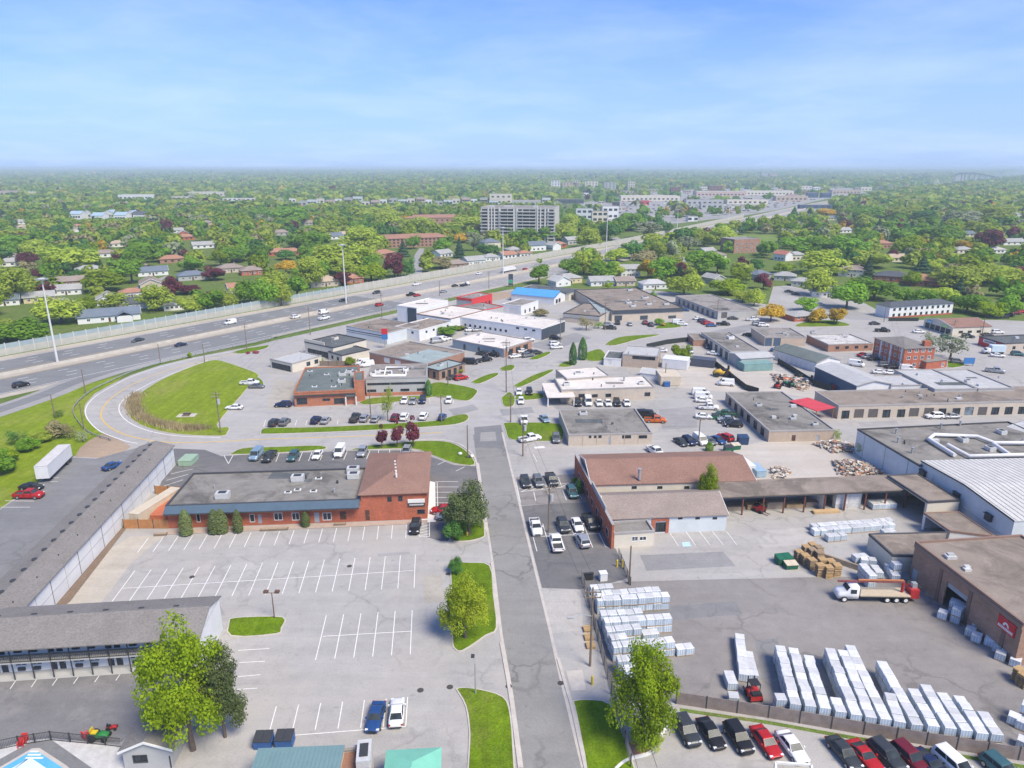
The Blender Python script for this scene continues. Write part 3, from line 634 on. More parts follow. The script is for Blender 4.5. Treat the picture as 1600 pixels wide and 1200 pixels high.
            if s.style == 'gable':
                for t0, t1 in ((-ov, w/2), (w+ov, w/2)):
                    za = z-ov*sl+.05; zc = z+s.rh+.05; vs = [pt(q, t, zz+dz) for dz in (0, th) for q, t, zz in ((-ov, t0, za), (Lx+ov, t0, za), (Lx+ov, t1, zc), (-ov, t1, zc))]
                    r.add(vs, [(0, 1, 2, 3), (7, 6, 5, 4), (0, 4, 5, 1), (1, 5, 6, 2), (2, 6, 7, 3), (3, 7, 4, 0)] if t0 > 0 else [(3, 2, 1, 0), (4, 5, 6, 7), (1, 5, 4, 0), (2, 6, 5, 1), (3, 7, 6, 2), (0, 4, 7, 3)])
            elif s.style == 'hip':
                k = min(w/2+ov, Lx/2+ov-.3); za = z-.02; zc = z+s.rh
                base = [(-ov, -ov), (Lx+ov, -ov), (Lx+ov, w+ov), (-ov, w+ov)]; rd = [(-ov+k, w/2), (Lx+ov-k, w/2)]
                vs = [pt(q, t, za) for q, t in base]+[pt(q, t, za+.14) for q, t in base]+[pt(q, t, zc) for q, t in rd]
                r.add(vs, [(3, 2, 1, 0), (0, 1, 5, 4), (1, 2, 6, 5), (2, 3, 7, 6), (3, 0, 4, 7), (4, 5, 9, 8), (5, 6, 9), (6, 7, 8, 9), (7, 4, 8)])
            elif s.style == 'shed':            # single slope: high at the far (d-c) side
                vs = [pt(q, t, zz+dz) for dz in (0, th) for q, t, zz in ((-ov, -ov, z), (Lx+ov, -ov, z), (Lx+ov, w+ov, z+s.rh), (-ov, w+ov, z+s.rh))]
                r.add(vs, [(3, 2, 1, 0), (4, 5, 6, 7), (1, 5, 4, 0), (2, 6, 5, 1), (3, 7, 6, 2), (0, 4, 7, 3)])
            ro = obj('roof', r, s.roof, root)
            if s.style != 'hip' and s.cope:
                for q0, q1 in ((-ov-.03, -ov+.05), (Lx+ov-.05, Lx+ov+.03)):
                    if s.style == 'gable':
                        for t0, t1, za, zc in ((-ov, w/2, z-ov*sl, z+s.rh), (w/2, w+ov, z+s.rh, z-ov*sl)):
                            vs = [pt(q, t, zz+dz) for q in (q0, q1) for t, zz, dz in ((t0, za, -.05), (t1, zc, -.05), (t1, zc, .24), (t0, za, .24))]
                            g = MB(); g.add(vs, [(0, 1, 2, 3), (7, 6, 5, 4), (0, 4, 5, 1), (1, 5, 6, 2), (2, 6, 7, 3), (3, 7, 4, 0)]); obj('barge_board', g, s.cope, root)
        return s
# ================================================================== buildings near the street
def B(name, label, pz, wall, roof, **k): return Bld(name, label, pz[0], pz[1], wall, roof, **k)
# --- motel wing with blind white wall
b = B('motel_wing', 'long grey shingled motel wing with a blank white panelled rear wall', (rect((20, 967), (270, 697), (231, 687), 4.6), 4.6), WHITEW, SHG, style='gable', rh=1.1, over=.35)
Lw = b.fr[0][3]
k = 1.2
while k < Lw:
    mb = MB(); mb.fbox(b.fr[0], k, k+.07, .1, 4.5, .0, .05); obj('downpipe' if int(k) % 3 == 0 else 'panel_joint', mb, DF if int(k) % 3 == 0 else GREYW, b.root); k += 4.35
b.band(0, 2.2, 2.28, GREYW, .04, name='panel_joint'); b.finish()
A, a, n, Lx = b.fr[0]; wd = b.fr[1][3]
for i in range(21):
    q = A+a*(2+i*(Lx-4)/20)-n*(wd*.56); mb = MB(); mb.cyl(q.x, q.y, 5.45, 5.82, .2, 8); mb.cyl(q.x, q.y, 5.82, 5.96, .42, 10); obj('roof_vent', mb, DARKMETAL, b.root)
for i in range(9):
    q = A+a*(3+i*(Lx-6)/9)-n*(wd*.2); mb = MB(); mb.cyl(q.x, q.y, 4.9, 5.5, .08, 6); obj('vent_pipe', mb, DARKMETAL, b.root)
# --- two-storey motel block with balcony
d0 = (P2(235, 1037)-P2(0, 1052)).normalized(); p0 = P2(235, 1037); nn = Vector((-d0.y, d0.x))
fa, fb = p0-d0*60, p0+d0*7.6
b = Bld('motel_block', 'two-storey motel block with black railed balcony and grey shingle roof', [fa, fb, fb+nn*6.8, fa+nn*6.8], 5.2, WHITEW, SHG, style='none')
bay = 3.62
for k in range(18):
    s1 = 67.4-k*bay*2
    for s_, kind in ((s1-1.9, 'w'), (s1-4.0, 'd'), (s1-5.1, 'd'), (s1-7.2, 'w')):
        if s_ < 1: continue
        for zb in (0, 2.75):
            if kind == 'w': b.open(0, s_-.75, s_+.75, zb+.95, zb+2.05, 'winw')
            else: b.open(0, s_-.42, s_+.42, zb+.05, zb+2.1, 'door', DF)
            if kind == 'w':
                mb = MB(); mb.fbox(b.fr[0], s_-.45, s_+.45, zb+.35, zb+.75, .0, .22); obj('air_conditioner', mb, DARKMETAL, b.root)
b.finish(); fr = b.fr[0]
mb = MB(); mb.fbox(fr, 0, 67.6, 2.5, 2.72, .003, 1.7); obj('balcony_slab', mb, GREYW, b.root)
mb = MB(); mb.fbox(fr, 0, 67.6, 2.73, 2.83, 1.6, 1.68); mb.fbox(fr, 0, 67.6, 3.66, 3.75, 1.6, 1.68)
k = 0
while k < 67.6: mb.fbox(fr, k, k+.03, 2.83, 3.66, 1.63, 1.66); k += .22
rl_ = obj('railing', mb, DARKMETAL, b.root)
k = .1
while k < 67.6:
    mb = MB(); mb.fbox(fr, k, k+.12, .0, 5.1, 1.58, 1.7); obj('balcony_post', mb, DARKMETAL, b.root); k += 2.42
ra, rb_ = fa-nn*2.3, fb-nn*2.3
def gable_roof(root, a, b2, w, z, rh, mt, ov=.3, endw=None, name='roof'):
    ax = (b2-a).normalized(); nx = Vector((-ax.y, ax.x)); Lx = (b2-a).length; r = MB()
    def pt(q, t, zz): p = a+ax*q+nx*t; return (p.x, p.y, zz)
    sl = rh/(w/2)
    for t0 in (-ov, w+ov):
        za = z-ov*sl; vs = [pt(q, t, zz+dz) for dz in (0, .16) for q, t, zz in ((-ov, t0, za), (Lx+ov, t0, za), (Lx+ov, w/2, z+rh), (-ov, w/2, z+rh))]
        fs = [(3, 2, 1, 0), (4, 5, 6, 7), (1, 5, 4, 0), (2, 6, 5, 1), (3, 7, 6, 2), (0, 4, 7, 3)]
        r.add(vs, fs if t0 < 0 else [f[::-1] for f in fs])
    obj(name, r, mt, root)
    if endw:
        e = MB()
        for q in (0, Lx): e = MB(); e.add([pt(q, .1, z-.1), pt(q, w-.1, z-.1), pt(q, w/2, z+rh-.05)], [(0, 1, 2)]); obj('gable_wall', e, endw, root)
        e = MB(); e.add([pt(Lx+.02, .1, 0), pt(Lx+.02, 2.3, 0), pt(Lx+.02, 2.3, z), pt(Lx+.02, .1, z)], [(0, 1, 2, 3)]); obj('end_wall', e, endw, root)
gable_roof(b.root, ra, rb_, 9.3, 5.2, 1.5, SHG, .25, WHITEW)
for i in range(14):
    q = ra+nn*5.3+d0*(3+i*4.6); mb = MB(); mb.fbox((q, d0, nn), 0, .7, 6.45, 6.68, 0, .35); obj('roof_vent', mb, DARKMETAL, b.root)
sheet('motel_walkway', [fa-nn*1.9, fb-nn*1.9, fb-nn*.01, fa-nn*.01], .09, GREYW)
# --- pool house and pool
b = B('pool_house', 'small grey shingled pool house with white gable beside the swimming pool', (rect((190, 1173), (266, 1169), (250, 1058), 2.7), 2.7), GREYW, SHG, style='gable', ridge='y', rh=1.1, over=.35, cope=WF)
b.open(0, 1.0, 2.6, .9, 2.0, 'win'); b.finish(); b.vent(225, 1115, .12, 1.4); b.vent(229, 1112, .12, 1.5)
POOLW = M('pool_water', (.12, .42, .62), .08, .1, .6, True, spec=.5); POOLF = M('pool_floor_light', (.62, .74, .8), .6, .05, .5, True); PAVE = M('pale_pavers', (.5, .49, .47), .9, .15, .9, True)
sheet('pool_deck', [P2(*q) for q in ((-60, 1190), (0, 1170), (40, 1158), (80, 1154), (190, 1164), (205, 1240), (-60, 1250))], .05, PAVE)
sheet('pool_deck_border', [P2(*q) for q in ((-60, 1220), (48, 1160), (80, 1156), (150, 1205), (170, 1240), (-60, 1250))], .06, A_MID)
pp = pxpoly(((-40, 1240), (0, 1200), (50, 1171), (62, 1170), (105, 1198), (150, 1240)))
mb = MB(); mb.prism(pp, .02, .14); pr = struct('swimming_pool', mb, KERB); mb = MB(); mb.prism(offs(pp, -.4), .12, .15); obj('water', mb, POOLW, pr)
mb = MB(); mb.prism(offs(pp, -1.3), .13, .156); obj('pool_floor', mb, POOLF, pr)
for i in range(3):
    c = P2(54, 1176+5*i); mb = MB(); mb.box(c.x-.5-.25*i, c.y-.12, .15, c.x+.5+.25*i, c.y+.12, .175-.004*i); obj('pool_step', mb, COPW, pr)
# --- brick plaza
b = B('brick_plaza', 'single-storey brick plaza with blue metal awning and stained flat roof', rectb((264, 826), (566, 815), 790, (305, 739)), BRICKR, RFS, cope=COPD)
for u0, u1 in ((307, 313), (390, 398), (428, 441.5), (456, 468), (504, 518)): b.px(0, u0, 803 if u0 < 400 else 801, u1, 816 if u0 < 400 else 813, 'winw')
b.px(0, 491, 801, 499, 816.5, 'door', GRDOOR); b.px(0, 531, 799, 541, 812, 'door', BDOOR); b.px(0, 403, 804, 409, 818, 'door', GRDOOR)
for q in ((464, 752), (552, 748), (551, 739), (346, 779)): b.unit(*q, 2.4, 1.7, 1.2)
for q in ((497, 748), (449, 770), (489, 768), (464, 766)): b.unit(*q, 1.3, .9, .25, WF, 'skylight')
b.finish(); fr = b.fr[0]; z = b.z; Lx = fr[3]; AWN = M('blue_grey_awning', (.075, .115, .155), .55, .1, .6, True)
mb = MB(); V = lambda s_, t, zz: (fr[0].x+fr[1].x*s_+fr[2].x*t, fr[0].y+fr[1].y*s_+fr[2].y*t, zz)
mb.add([V(0, .1, z-.05), V(Lx-.2, .1, z-.05), V(Lx-.2, 1.5, z-1.0), V(0, 1.5, z-1.0), V(0, .1, z-1.05), V(Lx-.2, .1, z-1.05), V(Lx-.2, 1.5, z-1.1), V(0, 1.5, z-1.1)], [(3, 2, 1, 0), (4, 5, 6, 7), (2, 3, 7, 6), (0, 4, 7, 3)[::-1], (1, 2, 6, 5)[::-1]]); obj('awning', mb, AWN, b.root)
mb = MB(); mb.fbox(fr, 0, Lx-.2, z-1.32, z-1.1, 1.35, 1.5); obj('awning_fascia', mb, DF, b.root)
sheet('plaza_walk', [P2(*q) for q in ((262, 829), (566, 817), (668, 813), (668, 818), (566, 823), (420, 829), (262, 836))], .1, M('brick_paver_walk', (.42, .33, .27), .9, .12, 1.2, True))
b = B('brick_office', 'two-storey red brick office with brown hipped roof at the plaza end', (rect((566, 815), (668, 811), (576, 748), 0), 5.6), BRICKR, SHB, style='hip', ridge='y', rh=2.3, over=.45)
for q in ((605, 776, 612, 784), (622, 775, 629, 783)): b.px(0, *q, 'win')
b.px(0, 570.6, 797, 577.5, 813.5, 'door', BDOOR); b.px(0, 652, 796, 664, 803, 'shop')
s0, zt = b.sz(0, 637, 780); s1, zb = b.sz(0, 664, 790)
b.sign(0, s0, s1, (zt+zb)/2, zt, WF); b.sign(0, s0, s1, zb, (zt+zb)/2-.02, DF, marks=WF)
b.row(1, 4, .1, .9, 1.2, 3.2, 4.4); b.row(1, 3, .1, .9, 1.4, .8, 2.2); b.finish()
for i in range(5):
    c = P2(617+i*.5, 722+5*i, 7.7); mb = MB(); mb.cyl(c.x, c.y, 7.2, 8.0, .2, 8); obj('roof_vent', mb, WF, b.root)
sheet('concrete_walk', [P2(*q) for q in ((670, 752), (680, 754), (681, 816), (657, 817), (648, 812), (668, 811))], .09, COPW)
# --- brick fronted sales building, two roofs side by side
zr = 6.3; ea, eb = P2(925, 758, 4.2), P2(1180, 751, 4.2); ex = (eb-ea).normalized(); en = Vector((-ex.y, ex.x)); hw = (P2(915, 719, zr)-ea).dot(en)
b = Bld('brown_roof_hall', 'long hall with brown shingle roof and white clerestory wall behind a brick front', [ea, eb, eb+en*hw*2, ea+en*hw*2], 4.2, CREAM, SHB, style='gable', rh=zr-4.2, over=.25, cope=WF)
for u in (991, 1031, 1073): b.px(0, u-4, 759.5, u+4, 764, 'win')
b.finish(); c = P2(999, 745, 5.4); mb = MB(); mb.cyl(c.x, c.y, 4.9, 7.0, .3, 10); mb.cyl(c.x, c.y, 7.0, 7.15, .42, 10); obj('flue', mb, GALV, b.root)
fA, fB = P2(958, 858), P2(900, 741); fB = fB.lerp(fA, .0); fd = (fB-fA).normalized(); fN = Vector((fd.y, -fd.x)); fL = (fB-fA).length; ffr = (fA, fd, -fN)
mb = MB(); mb.fbox(ffr, 0, fL, 0, 4.75, -.02, .38); ft = obj('brick_front', mb, BRICKR, b.root)
mb = MB(); mb.fbox(ffr, -.05, fL+.05, 4.75, 4.85, -.07, .43); obj('front_coping', mb, COPE, b.root)
mb = MB(); mb.fbox(ffr, 5, fL*.5, 4.85, 5.7, .12, .34); pp_ = obj('sign_board', mb, GREYW, b.root); mb = MB(); mb.fbox(ffr, fL*.32, fL*.4, 4.95, 5.6, .09, .118); obj('red_panel', mb, M('sign_red', (.55, .03, .04), .5), pp_)
for k in range(7):
    mb = MB(); s_ = 2.2+k*(fL-4)/7; mb.fbox(ffr, s_, s_+1.6, 1.0, 2.5, .37, .41); wn = obj('window', mb, WF, b.root); mb = MB(); mb.fbox(ffr, s_+.1, s_+1.5, 1.1, 2.4, .4, .43); obj('pane', mb, GLASS, wn)
zr = 5.3; ea2, eb2 = P2(950, 811, 3.3), P2(1136, 804, 3.3); ex = (eb2-ea2).normalized(); en = Vector((-ex.y, ex.x)); hw = (P2(940, 769, zr)-ea2).dot(en)
b = Bld('sales_hall', 'low pale blue sided hall with greyish brown shingle roof and brick doorway', [ea2, eb2, eb2+en*hw*1.5, ea2+en*hw*1.5], 3.3, LBLUE, SHB2, style='gable', rh=zr-3.3, over=.3, cope=WF)
for u in (1063, 1090, 1117): b.px(0, u-3.5, 808, u+3.5, 811.5, 'win')
b.px(0, 1024, 816, 1040, 831, 'shop'); s0 = b.sz(0, 1018, 820)[0]; s1 = b.sz(0, 1045, 820)[0]; sg0 = b.sz(0, 1023.5, 820)[0]; sg1 = b.sz(0, 1040.5, 820)[0]
b.band(0, 0, 3.0, BRICKR, .12, s0, sg0, 'brick_pier'); b.band(0, 0, 3.0, BRICKR, .12, sg1, s1, 'brick_pier'); b.band(0, 2.5, 3.0, BRICKR, .118, sg0+.01, sg1-.01, 'brick_lintel'); b.finish()
b = B('block_annex', 'small cream block annex with stained flat roof beside the brick front', rectb((959, 857), (1021, 853), 833, (953, 815)), CREAM, RFS, cope=COPE)
b.px(0, 987, 838, 997, 846, 'winw'); b.px(0, 999, 838, 1010, 845, 'winw'); b.finish()
# --- open timber shed and the wings by the white warehouse
sz_ = 4.0; sp = rect((1127, 777), (1420, 765), (1107, 755), sz_)
b = Bld('timber_shed', 'long open-fronted timber shed with brown flat roof and steel posts', sp, sz_, TAN, RFB, style='none')
mb = MB(); mb.prism(offs(sp, .3), sz_, sz_+.22, bot=True); obj('roof', mb, RFB, b.root)
mb = MB(); mb.fbox(b.fr[0], -.3, b.fr[0][3]+.3, sz_-.3, sz_-.002, .05, .25); obj('front_beam', mb, DF, b.root)
mb = MB(); mb.fbox(b.fr[2], 0, b.fr[2][3], 0, sz_, -.2, -.05); obj('rear_wall', mb, GREYW, b.root)
n = 9
for k in range(n+1):
    s_ = .3+(b.fr[0][3]-.6)*k/n; mb = MB(); mb.fbox(b.fr[0], s_-.12, s_+.12, 0, sz_, -.2, .04); obj('post', mb, M('rust_red_steel', (.16, .06, .045), .7, .15, 2), b.root)
    if k in (5, 6): mb = MB(); mb.fbox(b.fr[0], s_-.08, s_+.08, 0, sz_-.1, -b.fr[1][3]+.3, -.3); obj('partition', mb, WHITEW, b.root)
SHED = b
b = B('open_bay', 'brown flat roofed loading bay with cream end wall against the white warehouse', (rect((1450, 784), (1500, 781), (1436, 740), 4.8), 4.8), CREAM, RFB, cope=COPD, par=.05)
b.row(3, 1, .02, .98, b.fr[3][3]*.9, .02, 4.3, 'open'); b.finish()
b = Bld('low_store', 'low flat roofed store with open white-framed side below the loading bay', pxpoly(((1444, 801), (1498, 799), (1556, 838), (1484, 829)), 3.3), 3.3, WHITEW, RFB, cope=COPB, par=.05)
e_ = max(range(4), key=lambda i: (-b.fr[i][2].x, )); b.row(e_, 1, .05, .95, b.fr[e_][3]*.85, .02, 2.8, 'open'); b.finish()
b = Bld('cream_store', 'cream walled flat roofed store beside the brown brick warehouse', pxpoly(((1358, 834), (1395, 867), (1472, 869), (1484, 831)), 3.2), 3.2, CREAM, RFB, cope=COPD, par=.05); b.finish()
# --- brown brick warehouse with open door and red sign
b = B('brick_warehouse', 'brown brick warehouse with open loading door and red wall sign', (rect((1431, 846), (1600, 974), (1600, 838), 6.7), 6.7), BRICKB, RFB, cope=COPB)
e = 0; s0 = b.sz(e, 1475, 930)[0]; s1 = b.sz(e, 1508, 950)[0]
b.open(e, s0, s1, .02, 4.3, 'open'); sA = b.sz(e, 1431.5, 900)[0]; b.open(e, b.sz(e, 1425, 893)[0], b.sz(e, 1434, 893)[0], .02, 2.2, 'door', GRDOOR)
mb = MB(); mb.fbox(b.fr[e], s0, s1, 3.4, 4.3, -.3, -.24); obj('overhead_door', mb, GRDOOR, b.root)
for u, v in ((1469, 905), (1515, 938), (1568, 990)):
    s_ = b.sz(e, u, v)[0]; b.band(e, 0, 6.35, M('brown_pilaster', (.2, .13, .1), .8, .1, .5, True), .12, s_-.3, s_+.3, 'pilaster')
b.band(e, 5.7, 6.36, COPB, .16, name='fascia'); b.finish()
s0, zt = b.sz(e, 1562, 962); s1, zb = b.sz(e, 1587, 988); zt, zb = 5.6, 3.75
sg = b.sign(e, s0, s1, zb, zt, M('sign_red', (.55, .03, .04), .5), None)
mb = MB(); w = s1-s0
for k in range(11): mb.fbox(b.fr[e], s0+w*(.07+.08*k), s0+w*(.125+.08*k), zb+.28, zb+.62, .18, .21)
mb.fbox(b.fr[e], s0+w*.06, s0+w*.94, zb+.22, zb+.27, .18, .2); obj('lettering', mb, WF, sg)
mb = MB(); fr = b.fr[e]; cx = s0+w*.5; pts = [(cx+math.cos(t)*.52, zb+.78+math.sin(t)*.62) for t in [math.pi*i/10 for i in range(11)]]; pi_ = [(cx+math.cos(t)*.26, zb+.78+math.sin(t)*.3) for t in [math.pi*i/10 for i in range(11)]]
V = lambda s_, zz, t: (fr[0].x+fr[1].x*s_+fr[2].x*t, fr[0].y+fr[1].y*s_+fr[2].y*t, zz)
mb.add([V(*q, .2) for q in pts]+[V(*q, .2) for q in pi_], [(i, i+1, 12+i, 11+i) for i in range(10)]); obj('emblem', mb, WF, sg)
sheet('warehouse_floor', offs(b.poly, -.3), .05, A_YARD)
# --- white ribbed warehouse and the flat roof with white ducts
b = B('white_warehouse', 'white sided warehouse with ribbed pale metal roof', (rect((1440, 721), (1585, 815), (1600, 713), 6.6), 6.6), LBLUE, roofmat('roof_ribbed_white', (.55, .54, .51), .85, .3), style='gable', ridge='y', rh=.75, over=.12, cope=COPD)
for u, v in ((1445, 734), (1498, 767), (1549, 798)):
    s_, z = b.sz(0, u, v); mb = MB(); mb.fbox(b.fr[0], s_-.7, s_+.7, 4.0, 5.2, .0, .6); mb.fbox(b.fr[0], s_-.9, s_+.9, 5.2, 5.3, 0, .8); obj('wall_fan', mb, DARKMETAL, b.root)
b.band(0, 3.0, 3.1, GREYW, .05, name='wall_rib'); b.finish()
A, a, n, Lx = b.fr[0]; dep = b.fr[1][3]; mb = MB(); q = .3
RIB = M('roof_rib_metal', (.6, .59, .56), .5, .05, 1, True)
while q < dep:
    for s0, s1 in ((-.05, Lx/2), (Lx/2, Lx+.05)):
        z0, z1 = (6.6, 7.35) if s0 < 1 else (7.35, 6.6)
        p = [A+a*s_-n*(q+t) for s_, t in ((s0, 0), (s1, 0), (s1, .16), (s0, .16))]; zz = [z0+.2, z1+.2, z1+.2, z0+.2]
        mb.add([(p[i].x, p[i].y, zz[i]) for i in range(4)]+[(p[i].x, p[i].y, zz[i]+.06) for i in range(4)], [(4, 5, 6, 7), (0, 1, 5, 4), (2, 3, 7, 6), (7, 6, 5, 4)])
    q += 1.05
obj('roof_ribs', mb, RIB, b.root, kind='stuff')
b = B('ducted_factory', 'pale blue sided factory with stained flat roof carrying white ducts', (rect((1340, 670), (1437, 727), (1560, 652), 6.0), 6.0), LBLUE, RFS, cope=COPD)
for k in range(4): b.band(0, 0, 5.6, GREYW, .06, 3+k*7.5, 3.12+k*7.5, 'panel_joint')
for u, v in ((1500, 688), (1542, 702), (1560, 676)): b.unit(u, v, 1.8, 1.5, .9)
for u, v in ((1403, 690), (1425, 706), (1400, 676), (1470, 668), (1500, 664)): b.vent(u, v, .2, 1.2)
b.finish(); DUCT = M('white_duct', (.72, .71, .69), .5, .06, 1, True)
for pth in (((1492, 711), (1451, 686), (1460, 679), (1527, 682), (1554, 692), (1620, 692)), ((1481, 695), (1515, 713), (1620, 710)), ((1552, 693), (1577, 710))):
    mb = MB(); mb.tube([P(u, v, 6.35)+Vector((0, 0, 0)) for u, v in pth], .42, 10); obj('duct', mb, DUCT, b.root)
b = B('pale_shed', 'pale blue metal shed against the factory roof', (rect((1572, 668), (1640, 690), (1600, 652), 5.5), 5.5), WHITEW, RFM, style='gable', rh=.6, over=.2, cope=COPD); b.finish()
# --- strip of service bays
b = B('service_bay_strip', 'long beige strip of service bays with dark overhead doors', rectb((1308, 655), (1660, 645.5), 634, (1277, 611)), BEIGE, RFB, cope=COPE)
for u in (1342, 1364, 1428, 1451): b.px(0, u-7.5, 639.5-(u-1342)*.02, u+7.5, 653-(u-1342)*.024, 'garage')
for u in (1514, 1535): b.px(0, u-7, 636, u+7, 649, 'garage', GLASSB if u == 1514 else None)
for u in (1321, 1385, 1408, 1472, 1494, 1555, 1576, 1597, 1618): b.px(0, u-6, 641-(u-1342)*.022, u+6, 653.4-(u-1342)*.026, 'shop')
for u, v in ((1410, 620), (1500, 618), (1440, 622)): b.vent(u, v, .2, .5)
b.finish()
b = Bld('red_canopy', 'bright red sloping canopy roof on posts beside the service bays', rect((1276, 642), (1304, 636.5), (1251, 624), 3.2), 3.2, TAN, M('roof_red', (.55, .06, .07), .6, .1, .5, True), style='none')
mb = MB(); mb.prism(offs(b.poly, .2), 3.1, 3.28, bot=True); obj('roof', mb, b.roof, b.root)
for p in offs(b.poly, -.15): mb = MB(); mb.box(p.x-.08, p.y-.08, 0, p.x+.08, p.y+.08, 3.1); obj('post', mb, WOODPOLE, b.root)
b = B('brown_workshop', 'tan walled workshop with mottled dark flat roof beside the scrap yard', rectb((1200, 691), (1302, 689), 673, (1122, 613)), TAN, RFS, cope=COPE)
b.row(3, 6, .05, .95, 2.2, .3, 2.4, 'shop'); b.px(0, 1237, 680, 1243, 689, 'door', BDOOR); b.px(0, 1275, 680, 1280, 689.5, 'door', GRDOOR)
for u, v in ((1187, 634), (1240, 655), (1275, 664)): b.unit(u, v, 1.4, 1.1, .7)
b.finish()
# --- tan building, white roofed building and neighbours east of the street
b = B('tan_block_shop', 'tan block building with weathered dark flat roof and narrow windows', rectb((888, 697), (1018, 694), 679, (870, 640)), BEIGE, RFS, cope=COPE)
for q in ((920, 680.5, 924, 684.5), (928, 680.5, 932, 684.5), (935, 680, 940, 684.5), (972, 680, 986, 685), (997, 680, 1011, 685)): b.px(0, *q, 'win')
b.px(0, 950, 683, 954.5, 694.5, 'door', GRDOOR); b.unit(912, 648, 2, 1.4, .8); b.vent(942, 660); b.finish()
for k in range(1, 6): b.band(0, 0, b.z-.35, TAN, .05, b.fr[0][3]*k/6, b.fr[0][3]*k/6+.15, 'pilaster')
b = B('white_roof_clinic', 'tan building with broad white membrane roof and covered entrance', rectb((877, 629), (1022, 624), 609, (862, 591)), BEIGE, RFW, cope=COPE)
for q in ((904, 615.5, 914, 621), (925, 616, 934, 621), (946, 615, 955, 620.5), (1007, 613, 1016, 619)): b.px(0, *q, 'win')
b.unit(904, 586, 2.2, 1.5, 1); b.unit(886, 602, 1.8, 1.4, .9); b.unit(1003, 600, 1.6, 1.3, .8); b.vent(975, 594, .25, 1.2); b.finish()
b2 = B('upper_roof', '', (rect((886, 592), (953, 587), (883, 576), 4.2), 4.2), BEIGE, RFW); b2.finish()
b2.root.parent = b.root; b2.root.location = b2.root.location-b.root.location
if 'category' in b2.root: del b2.root['category']
cp = rect((855, 621), (899, 620), (846, 599), 2.9); mb = MB(); mb.prism(cp, 2.7, 2.95, bot=True); obj('entrance_canopy', mb, RFW, b.root)
for p in offs(cp, -.3): mb = MB(); mb.box(p.x-.15, p.y-.15, 0, p.x+.15, p.y+.15, 2.7); obj('canopy_post', mb, WF, b.root)
b = B('tan_garage', 'tan walled garage with grey roof and dark strip window behind the white roofed clinic', rectb((972, 573), (1027, 577), 553, (1000, 541)), TAN, RFM, cope=COPE); b.px(0, 988, 556, 1024, 562, 'shop'); b.finish()
b = B('white_lean_to', 'white boxy lean-to with dark roof joined to the tan garage', rectb((943, 571), (970, 573), 559, (970, 549)), WHITEW, RFD, cope=COPW); b.px(0, 949, 562, 955, 570, 'garage', WDOOR); b.finish()
b = B('yard_shed', 'white shed with pale blue roof in the gravel yard', rectb((1000, 592), (1032, 596), 583, (1004, 575)), WHITEW, RFM, style='gable', rh=1., over=.2, cope=WF); b.finish()
# --- auto shops to the right
b = B('auto_shop', 'long auto repair shop with dark stained flat roof and open bays along one side', (rect((1096, 519), (1141, 549), (1137, 517), 3.9), 3.9), CREAM, RFS, cope=COPE)
b.row(0, 5, .12, .98, 2.9, .03, 3.0, 'garage'); b.unit(1137, 528, 2.4, 2.2, 1, WF); b.finish()
b = B('white_workshop', 'workshop with white metal roof at the end of the auto repair shop', rectb((1157, 576), (1207, 573), 561, (1149, 551)), GREYW, RFM, style='gable', rh=.7, over=.25, cope=WF); b.px(0, 1160, 564, 1166, 575, 'garage'); b.finish()
b = B('brown_hut', 'small flat roofed brown hut joined to the auto repair shop', rectb((1083, 541), (1103, 541), 530, (1075, 521)), BRICKP, RFB); b.finish()
b = B('two_door_garage', 'tan garage with two blue overhead doors', rectb((1194, 541), (1258, 541), 526.5, (1174, 512)), TAN, RFG, cope=COPE)
for u in (1200.5, 1214): b.px(0, u-5.6, 528.5, u+5.6, 541, 'garage', BLUEW)
b.unit(1226, 521, 1.2, 1, .8); b.finish()
b = B('white_stained_roof_shop', 'brick shop with streaked white and grey flat roof', rectb((1293, 550), (1363, 548), 538, (1264, 523)), BRICKP, roofmat('roof_streaked', (.55, .53, .5), .45, .8, .2), cope=COPE)
b.row(0, 4, .1, .95, 1.4, 1, 2.0); b.unit(1272, 521, 2, 1.5, 1); b.finish()
b = B('bay_motel', 'low building with green-grey gable roof and white doors along its side', (rect((1276, 567), (1313, 562), (1233, 543), 3.3), 3.3), WHITEW, RFGR, style='gable', ridge='y', rh=1.4, over=.3)
b.row(3, 8, .05, .95, 1.2, .05, 2.2, 'door', WDOOR); b.row(3, 0, 0, 1, 1, 0, 1); b.finish()
b = B('blue_gable_shop', 'shop with pale grey gable roof, white end and dark blue side', (rect((1339, 603), (1392, 600), (1281, 573), 4.2), 4.2), WHITEW, RFM, style='gable', ridge='y', rh=1.2, over=.3); b.wm[3] = BLUEW; b.row(0, 2, .1, .9, 2, .6, 2); b.finish()
b = B('grey_roof_shop', 'low shop with pale grey flat roof adjoining the blue sided shop', (rect((1393, 602), (1458, 601), (1392, 586), 4.0), 4.0), WHITEW, RFM, cope=COPE); b.row(0, 3, .1, .9, 1.6, .8, 2); b.finish()
b = B('grey_roof_unit', 'unit with smooth grey flat roof and small roof box behind the service bays', (rect((1461, 608), (1527, 607), (1437, 577), 4.4), 4.4), GREYW, RFM, cope=COPE); b.unit(1515, 597, 1.6, 1.3, .8); b.vent(1470, 598); b.finish()
b = B('grey_roof_unit', 'grey flat roofed unit at the parking lot edge behind the service bays', (rect((1529, 607), (1585, 606), (1505, 577), 4.4), 4.4), GREYW, RFM, cope=COPE); b.vent(1560, 590); b.finish()
b = B('brick_apartments', 'three-storey red brick apartment house with brick chimney', rectb((1409, 577), (1456, 575), 545, (1364, 528)), BRICKR, SHG, style='hip', rh=1.1, over=.35)
for z0 in (.8, 3.2, 5.6): b.row(0, 4, .05, .95, 1.3, z0, z0+1.2, 'winw'); b.row(3, 6, .05, .95, 1.3, z0, z0+1.3, 'winw')
